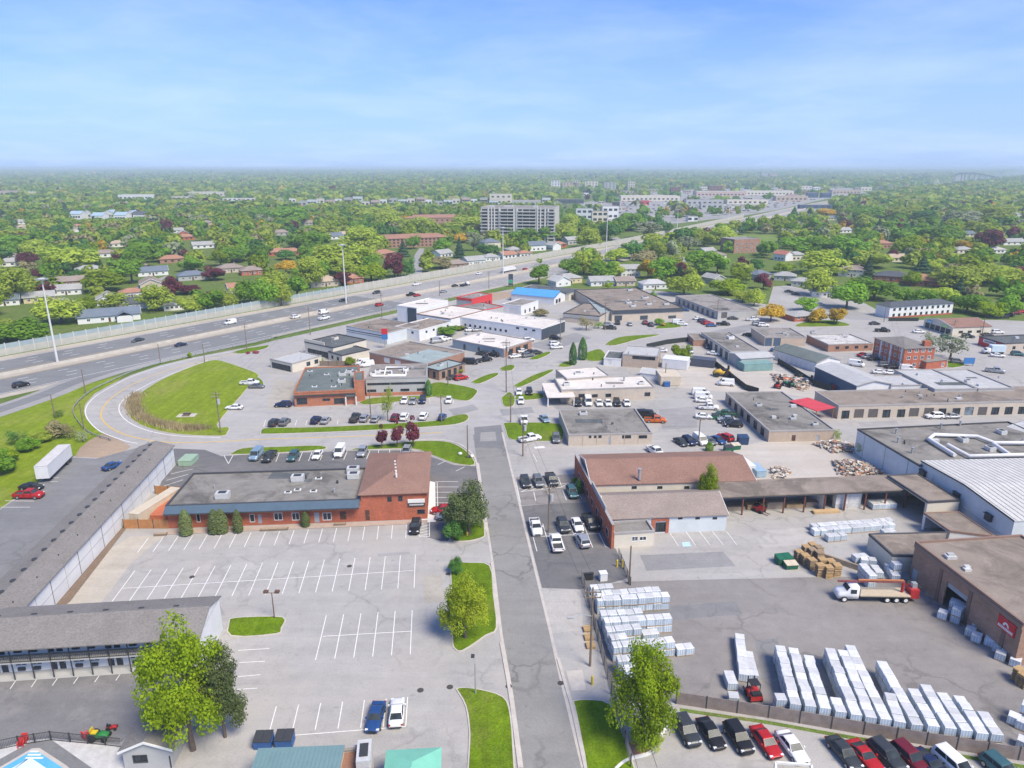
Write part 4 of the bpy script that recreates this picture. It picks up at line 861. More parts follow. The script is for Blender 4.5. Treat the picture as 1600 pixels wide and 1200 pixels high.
for f0 in (.22, .55, .9): b.band(3, .2, b.z-.1, WHITEW, .07, b.fr[3][3]*f0, b.fr[3][3]*f0+.7, 'white_panel')
b.finish(); c = b.poly[1]-b.fr[0][1]*2.2+b.fr[1][1]*1.6; mb = MB(); mb.box(c.x-1.1, c.y-.8, b.z-.5, c.x+1.1, c.y+.8, b.z+2); obj('chimney', mb, BRICKR, b.root)
b = B('brick_annex', 'single-storey red brick annex with grey roof beside the apartment house', rectb((1446, 578), (1478, 574), 566, (1460, 556)), BRICKR, SHG, style='hip', rh=.8, over=.2); b.px(0, 1471, 567, 1475, 573, 'winw'); b.finish()
b = B('retail_plaza', 'cream retail plaza with brown shingle roof and broad white gable front', rectb((1487, 525), (1547, 523), 512, (1437, 499)), CREAM, SHB, style='gable', rh=1.8, over=.25, cope=WF)
b.row(0, 3, .1, .8, 1.8, 1, 2); b.row(3, 5, .05, .95, 2.6, .2, 2.4, 'shop'); b.finish()
b.sign(3, b.fr[3][3]*.62, b.fr[3][3]*.85, 2.7, 3.6, M('sign_lime', (.35, .62, .1), .5), WF); b.sign(3, b.fr[3][3]*.12, b.fr[3][3]*.3, 2.6, 3.7, M('sign_cyan', (.1, .4, .62), .5), WF)
b = B('balcony_flats', 'two-storey white and brick flats with charcoal hipped roof', rectb((1388, 498), (1487, 491), 480, (1402, 473)), WHITEW, SHD, style='hip', rh=1.6, over=.4)
for z0 in (.8, 3.3): b.row(0, 11, .03, .97, 1.3, z0, z0+1.3)
b.finish()
for k in range(5): b.band(0, .03, .75, BRICKR, .07, b.fr[0][3]*k/5+.02, b.fr[0][3]*(k+1)/5-.02, 'brick_base')
b = B('brick_bungalow', 'red brick bungalow with grey roof beside the yellow trees', rectb((1241, 503), (1279, 500.5), 495, (1228, 487)), BRICKR, SHL, style='hip', rh=1.2, over=.4); b.row(0, 4, .05, .95, 1.5, 1, 2.1, 'winw'); b.finish()
b = B('tan_store', 'tan store with dark flat roof and red and white end sign', rectb((1566, 550.5), (1650, 547), 536.5, (1538, 525)), BEIGE, RFD, cope=COPD)
b.wm[3] = M('sign_red', (.55, .03, .04), .5); b.row(0, 4, .1, .9, 1.2, 1, 2.1); b.finish(); b.sign(3, b.fr[3][3]*.2, b.fr[3][3]*.7, 1.7, 2.9, WF, DF)
# --- medical building and the cluster by the highway
b = B('orange_brick_clinic', 'orange brick clinic with dark green-grey flat roof', rectb((461, 636), (556, 631.5), 613, (485, 574)), BRICKO, RFGR, cope=BRICKO)
b.px(0, 463.5, 622, 480, 632, 'shop'); b.px(0, 522, 622, 538, 631, 'shop'); b.px(0, 504, 622.5, 516, 626.5, 'win')
b.band(0, b.z-1.25, b.z-.95, DF, .5, name='eyebrow_canopy')
for q in ((535, 587), (546, 583), (534, 598), (553, 586)): b.unit(*q, 2.2, 1.6, 1.1)
for q in ((491, 604), (521, 604), (484, 580), (560, 580), (563, 588), (510, 585)): b.unit(*q, 1.5, .9, .3, WF, 'skylight')
b.finish()
b = B('stair_tower', 'tall plain orange brick stair tower between the clinic wings', (rect((555, 628), (571, 627), (563, 612), 0), 6.3), BRICKO, RFGR, cope=BRICKO); b.finish()
pc = rect((541, 634), (557, 633), (545, 628)); mb = MB(); mb.prism(pc, 2.6, 3.0, bot=True); o = obj('entrance_porch', mb, RFD, org=(*pc[0], 0), label='flat roofed entrance porch with two posts against the clinic', cat='porch')
for p in pc[:2]: mb = MB(); mb.box(p.x-.15, p.y-.15, 0, p.x+.15, p.y+.15, 2.6); obj('post', mb, WHITEW, o)
b = B('two_storey_clinic', 'grey panelled two-storey clinic wing with white pipework on its roof', rectb((573, 619), (667, 616.5), 591, (577, 570)), GREYW, RFG, cope=COPE)
b.row(0, 1, .01, .99, b.fr[0][3]*.96, b.z-2.2, b.z-1.5, 'shop'); b.row(0, 7, .02, .98, 2.6, 1.2, 2.0, 'shop'); b.band(0, .05, 1.0, BRICKO, .06, name='brick_base'); b.finish()
for pth in (((582, 587), (600, 587), (603, 574), (634, 574), (634, 586), (606, 586)), ((582, 588), (634, 587.5)), ((592, 580), (612, 580), (612, 586))):
    mb = MB(); mb.tube([P(u, v, b.z+.2) for u, v in pth], .28, 8); obj('roof_pipe', mb, DUCT, b.root)
for q in ((583, 587), (590, 583), (634, 580)): b.unit(*q, 1.6, 1.4, 1, WF)
b = B('white_corner_shop', 'small white corner shop with pale flat roof and dark shopfront', (rect((456, 568), (502, 555.5), (427, 559), 3.1), 3.1), CREAM, RFM, cope=COPE); b.row(3, 1, .02, .98, b.fr[3][3]*.85, .1, 2.1, 'shop'); b.row(0, 2, .4, .95, 1.6, .8, 2.2); b.finish()
b = B('dark_roof_store', 'store with dark membrane roof and stepped cream parapet front', (rect((520, 543), (572, 530), (491, 530), 4.4), 4.4), CREAM, RFD, cope=COPD); b.row(3, 1, .02, .98, b.fr[3][3]*.8, .1, 2.2, 'shop'); b.unit(526, 530, 2, 1.6, 1, CREAM); b.finish()
b.band(3, b.z+.06, b.z+1.1, CREAM, .0, 0, b.fr[3][3]*.7, 'parapet_front', -.3)
b = B('dark_roof_annex', 'low cream annex with dark membrane roof', (rect((534, 555), (577, 545.5), (516, 548), 3.1), 3.1), CREAM, RFD, cope=COPD); b.row(3, 2, .1, .9, 1.2, .8, 2); b.finish()
b = B('pink_brick_works', 'pinkish brick works with flat roof part grey part pale teal', (rect((577, 550), (665, 568), (640, 533), 4.0), 4.0), BRICKP, RFB, cope=COPE)
b.px(0, 600, 559, 609, 567, 'garage', WDOOR); b.px(0, 617, 563, 626, 571, 'garage', WDOOR); b.finish(); q = b.poly; mb = MB()
x0, y0 = b.fr[0][1], -b.fr[0][2]; LL = b.fr[0][3]; DD = b.fr[1][3]
pq = [q[0]+x0*LL*.5+y0*.4, q[0]+x0*(LL-.4)+y0*.4, q[0]+x0*(LL-.4)+y0*(DD*.8), q[0]+x0*LL*.5+y0*DD*.8]; mb.prism(pq, b.z-b.par, b.z-b.par+.02); obj('roof_membrane', mb, RFT, b.root)
b = B('brown_office', 'small brown brick office with pale flat roof and dark fascia', (rect((686, 579), (726, 567), (667, 571), 3.3), 3.3), BRICKB, RFT, cope=COPD); b.row(0, 4, .05, .95, 1.4, .4, 2.6, 'shop'); b.row(3, 2, .1, .9, 1.2, .4, 2.6, 'shop'); b.unit(690, 571, 1.6, 1.2, .7); b.finish()
b = B('white_hall', 'tall white hall with white roof and dark slate corner panel near the highway', (rect((651, 481), (700, 469), (624, 476), 7.0), 7.0), WHITEW, RFW, cope=COPW); b.band(3, .1, 6.6, SLATE, .3, b.fr[3][3]-5, b.fr[3][3]-.3, 'slate_panel'); b.row(0, 1, .05, .5, 3, 1, 2); b.finish()
b = B('white_roof_plant', 'white walled plant with brown edged white roof in front of the tall hall', (rect((704, 498), (758, 484), (655, 489), 5.0), 5.0), WHITEW, RFW, cope=COPB); b.row(3, 5, .15, .95, 1.6, 2.6, 3.6); b.vent(692, 490, .5, .6); b.finish()
b = B('long_white_factory', 'long white factory with slate blue end wall and pale flat roof', (rect((717, 495), (846, 513.5), (762, 485), 4.7), 4.7), WHITEW, RFW, cope=COPW); b.wm[1] = SLATE; b.row(0, 9, .05, .62, 1.0, 1.2, 2.2); b.row(0, 3, .68, .96, 1.4, 3.2, 3.9); b.row(1, 2, .1, .6, 1.6, .1, 2.3, 'door', DF); b.finish()
b = B('blue_grey_unit', 'blue-grey metal clad unit with large white roof among parked cars', (rect((707, 530), (787, 545), (824, 530), 3.3), 3.3), M('blue_grey_cladding', (.25, .31, .36), .7, .1, .4, True), RFW, cope=COPE); b.wm[1] = BRICKP; b.row(0, 3, .1, .95, 1.2, .1, 2.2, 'door', DF); b.row(1, 3, .1, .9, 2.8, .3, 2.4, 'shop'); b.vent(728, 522, .5, .6); b.vent(748, 523, .4, .6); b.finish()
b = B('white_block', 'white block with grey gravel roof and small square windows', (rect((655, 516), (707, 502), (616, 510), 4.4), 4.4), WHITEW, RFB, cope=COPW); b.row(0, 4, .1, .95, 1.1, 2.6, 3.5); b.row(3, 2, .2, .9, 1.1, 2.6, 3.5); b.finish()
b = B('striped_block', 'pale blue block with dark horizontal stripes and grey gravel roof', (rect((541, 509), (604, 520), (600, 498), 4.6), 4.6), LBLUE, RFB, cope=COPE); b.band(0, 3.0, 3.3, DF, .06, name='stripe'); b.band(0, 2.3, 2.45, DF, .06, name='stripe'); b.finish()
REDW = M('red_cladding', (.6, .05, .05), .6, .1, .4, True)
b = B('red_fronted_store', 'store with bright red cladding front by the highway', (rect((737, 467), (769, 459), (718, 463), 5.0), 5.0), REDW, RFG, cope=REDW); b.wm[3] = GREYW; b.row(0, 5, .05, .95, 1.5, .2, 2.0, 'shop'); b.band(3, 3.9, 4.7, REDW, .1); b.finish()
b = B('low_red_wall_unit', 'low grey unit with a red band along its roof edge', (rect((716, 478), (752, 485), (742, 470), 3.6), 3.6), GREYW, RFG, cope=REDW); b.band(0, 2.3, 3.3, REDW, .1); b.finish()
b = B('white_garage', 'white garage with grey roof and large pale door near the blue roof', rectb((814, 494), (841, 485), 478, (783, 475)), WHITEW, RFG, cope=COPW); b.row(3, 1, .3, .9, 5, .1, 3.4, 'garage', WDOOR); b.row(0, 3, .1, .9, 1.2, .8, 2.4); b.finish()
b = B('blue_roof_shop', 'shop with bright blue metal gable roof and navy gable end', (rect((799, 459), (866, 465), (887, 459), 3.6), 3.6), WHITEW, RFBL, style='gable', rh=2.2, over=.4, cope=SLATE); b.row(1, 2, .1, .6, 2.4, .3, 2.3, 'shop'); b.finish()
b = B('dark_roof_garage', 'low cream garage with long dark roof behind the blue roofed shop', (rect((889, 459), (911, 452.5), (830, 445), 3.6), 3.6), CREAM, RFD, cope=COPE); b.row(0, 3, .1, .9, 2.4, .1, 2.6, 'garage'); b.finish()
b = B('auto_centre', 'wide auto centre with dark fascia and big grey gravel roof', rectb((956, 502), (1067, 497), 485.5, (947, 451)), BEIGE, RFB, cope=COPD)
b.band(0, b.z-1.5, b.z-.34, SLATE, .3)
for u in (966, 1006, 1050): b.px(0, u-6, 493, u+6, 501, 'garage', SLATE)
for q in ((983, 474), (990, 479), (1015, 476), (1042, 476), (1008, 466), (985, 454), (1010, 466)): b.unit(*q, 2.4, 1.8, 1)
b.finish()
b = B('teal_roof_shop', 'low shop with pale teal flat roof joined to the auto centre', (pxpoly(((912, 460), (945, 452), (955, 486), (938, 489), (924, 474)), 4.1), 4.1), GREYW, RFT, cope=COPE); b.finish()
b = B('corner_showroom', 'low corner showroom with grey fascia and brown roof beside the bare tree', (rect((880, 489), (937, 494), (925, 474), 3.9), 3.9), BEIGE, RFB, cope=COPD); b.band(0, 2.3, 3.5, GREYW, .2); b.finish()
b = B('grey_block_garage', 'grey block garage with pale gravel roof in front of the houses', (rect((1122, 487), (1184, 484), (1079, 461), 3.6), 3.6), GREYW, RFG, cope=COPE); b.px(0, 1127, 488, 1136, 497, 'garage'); b.row(3, 8, .05, .95, 2.2, .1, 2.6, 'garage'); b.finish()
# --- roofs at the near edge of the lot
b = B('teal_roof_restaurant', 'restaurant with teal metal roof at the lot edge behind blue dumpsters', (rect((383, 1232), (524, 1226), (396, 1173), 4.0), 4.0), CREAM, M('roof_teal', (.16, .26, .27), .5, .08, .6, True), style='shed', rh=.05, over=.1); b.finish()
A, a, n, Lx = b.fr[0]; dep = b.fr[1][3]; mb = MB(); q = .2
while q < Lx: mb.fbox((A, a, -n), q, q+.06, 4.16, 4.24, 0, dep); q += .45
obj('roof_seams', mb, MATS['roof_teal'], b.root, kind='stuff')
b = B('mechanical_well', 'rust coloured sunken roof with air handling unit beside the teal roof', (rect((524, 1230), (578, 1224), (527, 1168), 3.8), 3.8), CREAM, roofmat('roof_rust', (.3, .16, .11), .6, .5), cope=COPE, par=.7); b.unit(568, 1200, 1.5, 3, 1.6); b.finish()
b = B('green_roof_porch', 'porch with pale green hipped metal roof beside the parking lot', (rect((598, 1250), (684, 1245), (609, 1176), 3.3), 3.3), CREAM, M('roof_mint', (.2, .52, .38), .5, .08, .6, True), style='hip', rh=1.3, over=.25, ridge='y'); b.row(1, 3, .1, .9, 1.2, .8, 2.2); b.finish()
# ================================================================== noise wall, poles, masts, fences
NW = M('noise_wall_concrete', (.42, .41, .36), .9, .12, .4, True); NWG = M('noise_wall_clear_panel', (.3, .37, .38), .25, .1, .5, True, spec=.5)
p0_, _ = HAXat(0); root = thing('noise_wall', 'long grey concrete noise barrier along the highway, clear panels on its far stretch of posts', 'noise wall', (*hwp(0, -27.4), 0))
root['label'] = 'long panelled noise barrier between the highway and the houses'
ln = []; s = 0
while s < 1040: ln.append(s); s += 4.6 if s < 420 else 9.2
panc = MB(); panc.box(0, -.09, 0, 1, .09, 1); pane_m = panc.mesh('wall_panel', [NW]); pang_m = panc.mesh('clear_panel', [NWG]); posm = MB(); posm.box(-.16, -.2, 0, .16, .2, 4.5); post_m = posm.mesh('wall_post', [M('noise_wall_post', (.5, .5, .46), .8, .1, 1)])
for s0, s1 in zip(ln[:-1], ln[1:]):
    a, b2 = hwp(s0, -27.4), hwp(s1, -27.4); d = b2-a; an = math.atan2(d.y, d.x); loc = Vector((a.x, a.y, 0))-root.location
    clear = s0 < 300
    o = obj('wall_panel', pane_m, None, root); o.location = loc; o.rotation_euler = (0, 0, an); o.scale = (d.length-.3, 1, 2.5 if clear else 4.2); o.location += Vector((d.x, d.y, 0)).normalized()*.15
    if clear: g = obj('clear_panel', pang_m, None, root); g.location = o.location+Vector((0, 0, 2.5)); g.rotation_euler = o.rotation_euler; g.scale = (d.length-.3, .4, 1.7)
    o = obj('wall_post', post_m, None, root); o.location = loc; o.rotation_euler = (0, 0, an)
def mast(u, v, vt, label):
    p = P(u, v); h = zat(p, vt); root = thing('high_mast_light', label, 'light mast', p, 'high mast lights along the highway')
    mb = MB(); mb.tube([(p.x, p.y, 0), (p.x, p.y, h)], [.42, .2], 10); obj('pole', mb, M('pale_steel', (.6, .6, .58), .5, .06, 1), root)
    mb = MB(); mb.cyl(p.x, p.y, h-.3, h+.1, 1.1, 14); obj('lamp_ring', mb, M('pale_steel', (.6, .6, .58)), root)
    for k in range(8):
        t = math.pi*k/4; x, y = p.x+1.5*math.cos(t), p.y+1.5*math.sin(t); mb = MB(); mb.box(x-.35, y-.35, h-.45, x+.35, y+.35, h-.05); obj('lamp_head', mb, GALV, root)
mast(90, 566, 435, 'tall pale high mast light on the median beside the dark carriageway'); mast(541, 474, 382, 'tall high mast light in front of the dense tree belt')
mast(786, 428, 355, 'high mast light in front of the white apartment block'); mast(947, 396, 336, 'distant high mast light before the shopping district'); mast(1057, 368, 327, 'distant high mast light by the highway bend'); mast(1138, 345, 315, 'far high mast light beside the highway past the bend')
WPM = WOODPOLE
def pole(u, v, vt, label, kind='wood', arm=None, group=None, trans=False, cross=True):
    p = P(u, v); h = zat(p, vt); nm = {'wood': 'utility_pole', 'lamp': 'lamp_post', 'steel': 'lamp_post'}[kind]
    root = thing(nm, label, 'utility pole' if kind == 'wood' else 'lamp post', p, group); m = {'wood': WPM, 'lamp': M('brown_lamp_paint', (.14, .085, .06), .6), 'steel': GALV}[kind]
    r = .17 if kind == 'wood' else .1
    mb = MB(); mb.tube([(p.x, p.y, 0), (p.x, p.y, h)], [r, r*.65], 8); obj('pole', mb, m, root)
    if kind == 'wood' and cross:
        for dz in (.5, 1.3)[:1 if h < 9 else 2]:
            mb = MB(); mb.box(p.x-1.1, p.y-.26, h-dz-.12, p.x+1.1, p.y-.12, h-dz); ca = obj('crossarm', mb, m, root)
            for dx in (-1, -.4, .4, 1): mb = MB(); mb.cyl(p.x+dx, p.y-.19, h-dz, h-dz+.25, .06, 6); obj('insulator', mb, GREYW, ca)
    if trans:
        mb = MB(); mb.cyl(p.x+.45, p.y-.1, h-3.2, h-1.9, .36, 10); obj('transformer', mb, GREYW, root)
    if arm:
        q = P2(*arm[:2], arm[2]); mb = MB(); mb.tube([(p.x, p.y, arm[2]-.8), ((p.x+q.x)/2, (p.y+q.y)/2, arm[2]), (q.x, q.y, arm[2])], .06, 6); ao = obj('lamp_arm', mb, GALV, root)
        mb = MB(); mb.box(q.x-.55, q.y-.2, arm[2]-.12, q.x+.25, q.y+.2, arm[2]+.12); obj('lamp_head', mb, GREYW, ao)
    if kind == 'lamp':
        for sx in (-1, 1):
            mb = MB(); mb.tube([(p.x, p.y, h-.1), (p.x+sx*.7, p.y, h+.05)], .05, 6); ao = obj('lamp_arm', mb, m, root); mb = MB(); mb.box(p.x+sx*.5, p.y-.25, h, p.x+sx*1.15, p.y+.25, h+.35) if sx > 0 else mb.box(p.x-1.15, p.y-.25, h, p.x-.5, p.y+.25, h+.35); obj('lamp_head', mb, m, ao)
    if kind == 'steel' and not arm:
        mb = MB(); mb.tube([(p.x, p.y, h), (p.x-.3, p.y+.9, h+.35)], .05, 6); ao = obj('lamp_arm', mb, m, root); mb = MB(); mb.box(p.x-.55, p.y+.7, h+.28, p.x-.1, p.y+1.3, h+.44); obj('lamp_head', mb, DARKMETAL, ao)
    return root, p, h
WP = {}
for key, u, v, vt, lab, kw in (
    ('a', 922, 1041, 918, 'tall wooden street light pole beside the yard fence and pallets', dict(arm=(893, 965, 8.6))),
    ('b', 983, 912, 853, 'dark timber pole at the gate between the annex and the storage yard', dict(cross=False)),
    ('c', 857, 832, 757, 'wooden utility pole with transformer among the office forecourt bays', dict(trans=True)),
    ('d', 817, 713, 652, 'wooden utility pole with transformer at the street corner opposite the tan shop', dict(trans=True)),
    ('e', 731, 717, 664, 'bare wooden pole on the corner lawn beside the black bags', dict(cross=False)),
    ('f', 580, 661, 610, 'slim pole standing in the clinic parking row', dict(cross=False)), ('g', 690, 661, 617, 'wooden pole at the right end of the clinic parking row', {}),
    ('h', 700, 603, 565, 'wooden pole on the lawn between the two clinics and the brown office', dict(cross=False)), ('i', 791, 613, 532, 'tall wooden utility pole on the small verge before the junction', dict(trans=True)),
    ('j', 798, 660, 615, 'wooden pole on the grass patch by the white roofed clinic', {}), ('k', 875, 544, 497, 'wooden utility pole with a white car parked at its foot', {}),
    ('l', 945, 516, 472, 'wooden pole in front of the auto centre', {}), ('m', 1091, 696, 652, 'wooden pole among the cars of the gravel yard row', {}), ('n', 1039, 597, 567, 'wooden pole beside the tan cargo box', dict(cross=False)),
    ('o', 1322, 476, 446, 'wooden utility pole in front of the tall green tree at the side street', {}), ('p', 1381, 503, 467, 'wooden utility pole at the side street corner by the flats', {}), ('q', 1406, 582, 543, 'wooden pole against the brick apartment house corner', {}),
    ('r', 1534, 524, 496, 'leaning wooden pole before the cream retail plaza', dict(cross=False)), ('s', 1120, 499, 470, 'wooden pole between the auto centre and the grey block garage', {}), ('t', 1489, 523, 500, 'wooden pole at the left corner of the retail plaza', {}),
    ('u', 251, 568, 537, 'thin pole beside the guard rail where the loop road leaves the highway', dict(cross=False)), ('v', 134, 615, 577, 'thin pole on the verge between the ramp and the loop road', dict(cross=False)), ('w', 320, 566, 537, 'thin pole at the top of the loop lawn', dict(cross=False)),
    ('x', 386, 546, 505, 'wooden pole by the red shrubs beside the service road', {}), ('y', 132, 673, 630, 'thin pole inside the loop road bend by the guard rail', dict(cross=False)), ('z', 86, 653, 617, 'thin pole on the grass bank below the ramp', dict(cross=False)),
    ('A', 345, 677, 612, 'wooden pole with transformer on the tip of the loop lawn', dict(trans=True)), ('B', 485, 523, 477, 'wooden pole by the service road at the dark roofed store', {}), ('C', 597, 496, 457, 'wooden pole on the service road verge behind the white block', {}),
    ('D', 687, 463, 439, 'wooden pole on the highway verge behind the tall white hall', {}), ('E', 764, 451, 424, 'wooden pole on the highway verge by the red store', {})):
    WP[key] = pole(u, v, vt, lab, **kw)
pole(429, 967, 926, 'brown twin-headed lamp post on the small grass island of the lot', 'lamp'); pole(743, 1085, 1037, 'dark single lamp post on the tip of the street island', 'steel')
def wire(a, b2, sag=.8, off=0.0, dz=.3):
    (r1, p, h1), (r2, q, h2) = WP[a], WP[b2]; A_ = Vector((p.x+off, p.y, h1-dz)); B_ = Vector((q.x+off, q.y, h2-dz)); mb = MB()
    mb.tube([A_.lerp(B_, t/10)-Vector((0, 0, 4*sag*(t/10)*(1-t/10))) for t in range(11)], .022, 4); obj('overhead_wire', mb, DARKMETAL, org=(p.x, p.y, 0), label=wl.get((a, b2), 'overhead electric wire strung between two wooden poles'), cat='wire', group='overhead wires between the poles')
wl = {}
for pr_ in (('a', 'c'), ('c', 'd'), ('d', 'j'), ('j', 'i'), ('i', 'k'), ('k', 'l'), ('A', 'B'), ('p', 'q'), ('o', 'p')):
    for off in (-.9, .9): wire(*pr_, off=off)
(r_, p_, h_) = WP['a']; q_ = P(990, 1240); mb = MB()
for off in (-.9, .9):
    mb = MB(); A_ = Vector((p_.x+off, p_.y, h_-.3)); B_ = Vector((q_.x+off+2, 20, h_-.5)); mb.tube([A_.lerp(B_, t/10)-Vector((0, 0, 4*.9*(t/10)*(1-t/10))) for t in range(11)], .022, 4)
    obj('overhead_wire', mb, DARKMETAL, org=(p_.x, p_.y, 0), label='overhead wire running from the street light pole towards the viewer', cat='wire', group='overhead wires over the grass strip')
def fence(px, label, h=1.8, step=2.8, m=None, style='mesh', name='fence', cat='fence', pm=None):
    pts = [P2(*q) for q in px]; root = thing(name, label, cat, (pts[0].x, pts[0].y, 0)); m = m or M('chain_link', (.2, .19, .185), .7, .15, 3)
    for a, b2 in zip(pts[:-1], pts[1:]):
        d = (b2-a); Lx = d.length; d = d.normalized(); n_ = Vector((d.y, -d.x)); fr = (a, d, n_); k = max(1, round(Lx/step)); st_ = Lx/k
        for i in range(k):
            mb = MB()
            if style == 'mesh':
                mb.fbox(fr, i*st_, (i+1)*st_, h-.05, h, -.03, .03); mb.fbox(fr, i*st_, (i+1)*st_, .1, .15, -.03, .03)
                q = i*st_
                while q < (i+1)*st_: mb.fbox(fr, q, q+.025, .12, h, -.012, .012); q += .16
                obj('mesh_panel', mb, m, root)
            elif style == 'board':
                j = 0; w = st_/max(1, round(st_/.3))
                while (j+.5)*w < st_:
                    mb = MB(); mb.fbox(fr, i*st_+j*w+.012, i*st_+(j+1)*w-.012, .05, h-.04*((j*7) % 3)/2, -.03, .03); obj('board', mb, m, root); j += 1
            else:
                mb.fbox(fr, i*st_+.02, (i+1)*st_-.02, .05, h, -.03, .03); obj('fence_panel', mb, m, root)
            mb = MB(); p = a+d*(i*st_); mb.box(p.x-.06, p.y-.06, 0, p.x+.06, p.y+.06, h+.08); obj('post', mb, pm or DARKMETAL, root)
    return root
CL = M('chain_link', (.2, .19, .185), .7, .15, 3)
fence(((1056, 1100), (1200, 1122), (1400, 1157), (1640, 1196)), 'brown screened fence behind the parked cars closing the storage yard', 1.8, 3.2, M('brown_screen', (.25, .205, .185), .9, .2, 1.2), 'panel')
mb = MB(); ribbon(mb, smooth_line([P2(*q) for q in ((1062, 1108), (1130, 1118), (1200, 1128), (1300, 1146), (1400, 1163), (1500, 1180), (1640, 1204))], 4), -.45, .15, .045); struct('weed_strip', mb, GRASS2)
fence(((985, 1200), (968, 1130), (955, 1085), (944, 1040), (930, 985), (918, 935), (908, 905)), 'chain link fence between the storage yard and the street verge', 1.9)
fence(((985, 915), (975, 890), (966, 868)), 'short chain link gate between the annex and the timber pole', 1.5, 2.2)
fence(((-40, 1180), (30, 1165), (80, 1157), (110, 1160), (165, 1165), (190, 1168)), 'black metal fence round the swimming pool', 1.3, 2.2, DARKMETAL)
fence(((268, 1200), (283, 1165), (297, 1140)), 'grey board fence beside the pool house', 1.6, 2.4, GREYW, 'panel')
WOODF = M('cedar_boards', (.42, .2, .08), .85, .2, 1.2)
fence(((194, 826), (264, 826)), 'cedar board fence closing the bin compound beside the brick plaza', 1.9, 2.6, WOODF, 'board'); fence(((243, 772), (284, 774)), 'cedar board fence at the back of the bin compound', 1.9, 2.6, WOODF, 'board')
BLKF = M('black_screen', (.03, .035, .035), .8, .2, 1)
fence(((1010, 545), (1042, 538), (1075, 534)), 'black screened fence behind the tan garage', 1.9, 3, BLKF, 'panel'); fence(((1116, 571), (1140, 590), (1165, 610), (1185, 616)), 'black screened fence running down beside the yellow loader', 1.9, 3, BLKF, 'panel'); fence(((1215, 568), (1240, 583), (1275, 605), (1300, 612)), 'black screened fence beside the machinery yard', 1.9, 3, BLKF, 'panel')
fence(((500, 572), (540, 572), (556, 568)), 'weathered board fence behind the white corner shop', 1.8, 2.6, WOODPOLE, 'board'); fence(((1388, 502), (1435, 502)), 'dark panel fence below the two-storey flats', 1.6, 3, BLKF, 'panel'); fence(((1541, 498), (1577, 498)), 'dark green screen fence at the far parking lot', 1.8, 3, BLKF, 'panel')
# ================================================================== boxes, containers, bins, machines, stacks
def cbox(name, label, cat, A, B_, Cc, h, m, group=None, ribs=True, z0=.12, lid=None, parts=None):
    """corrugated box (container, trailer body) over a ground rectangle given in pixels"""
    q = rect(A, B_, Cc); c = sum(q, Vector((0, 0)))/4; root = thing(name, label, cat, (c.x, c.y, 0), group)
    mb = MB(); mb.prism(q, z0, h, bot=True); obj('body', mb, m, root)
    mb = MB(); mb.prism(offs(q, .05), h, h+.1, bot=True); obj('roof', mb, lid or m, root)
    if ribs:
        for i in range(4):
            a, b2 = q[i], q[(i+1) % 4]; d = (b2-a); Lx = d.length; d = d.normalized(); fr = (a, d, Vector((d.y, -d.x))); k = max(2, int(Lx/.8)); mb = MB()
            for j in range(k): mb.fbox(fr, (j+.25)*Lx/k, (j+.6)*Lx/k, z0+.1, h-.08, 0, .04)
            obj('corrugation', mb, m, root, kind='stuff')
    return root, q
WCT = M('white_box_paint', (.68, .68, .67), .55, .06, .6); CRM = M('cream_box_paint', (.58, .5, .38), .6, .08, .6)
cbox('shipping_container', 'cream shipping container inside the cedar fenced compound', 'container', (204, 822), (219, 824), (249, 777), 2.6, CRM)
cbox('orange_container', 'low orange container beside the cream one in the fenced compound', 'container', (236, 818), (262, 818), (266, 782), 1.6, M('orange_box_paint', (.5, .15, .07), .6))
cbox('green_transformer_box', 'pale green electrical box on a pad behind the motel wing', 'electrical box', (279, 729), (299, 729), (281, 718), 1.3, M('pale_green_box', (.3, .42, .3), .6), ribs=False)
cbox('shipping_container', 'teal shipping container in front of the white roofed workshop', 'container', (1162, 581), (1207, 579), (1163, 573), 2.5, M('teal_container', (.2, .33, .31), .6, .15, .5))
cbox('white_cargo_trailer', 'long white cargo trailer parked behind the tan garage', 'trailer', (1034, 575), (1073, 579), (1035, 568), 3.2, WCT); cbox('dark_container', 'long dark container at the end of the white cargo trailer', 'container', (1079, 572), (1115, 576), (1080, 567), 2.6, M('dark_box_paint', (.08, .09, .12), .6))
cbox('tan_cargo_box', 'cream and tan cargo box in the gravel yard', 'container', (1032, 603), (1063, 603), (1034, 592), 2.9, CRM); cbox('blue_bin', 'blue dumpster beside the tan cargo box', 'dumpster', (1038, 605), (1047, 605), (1038, 599), 1.4, M('bin_blue', (.04, .12, .32), .5, .1, 1), ribs=False)
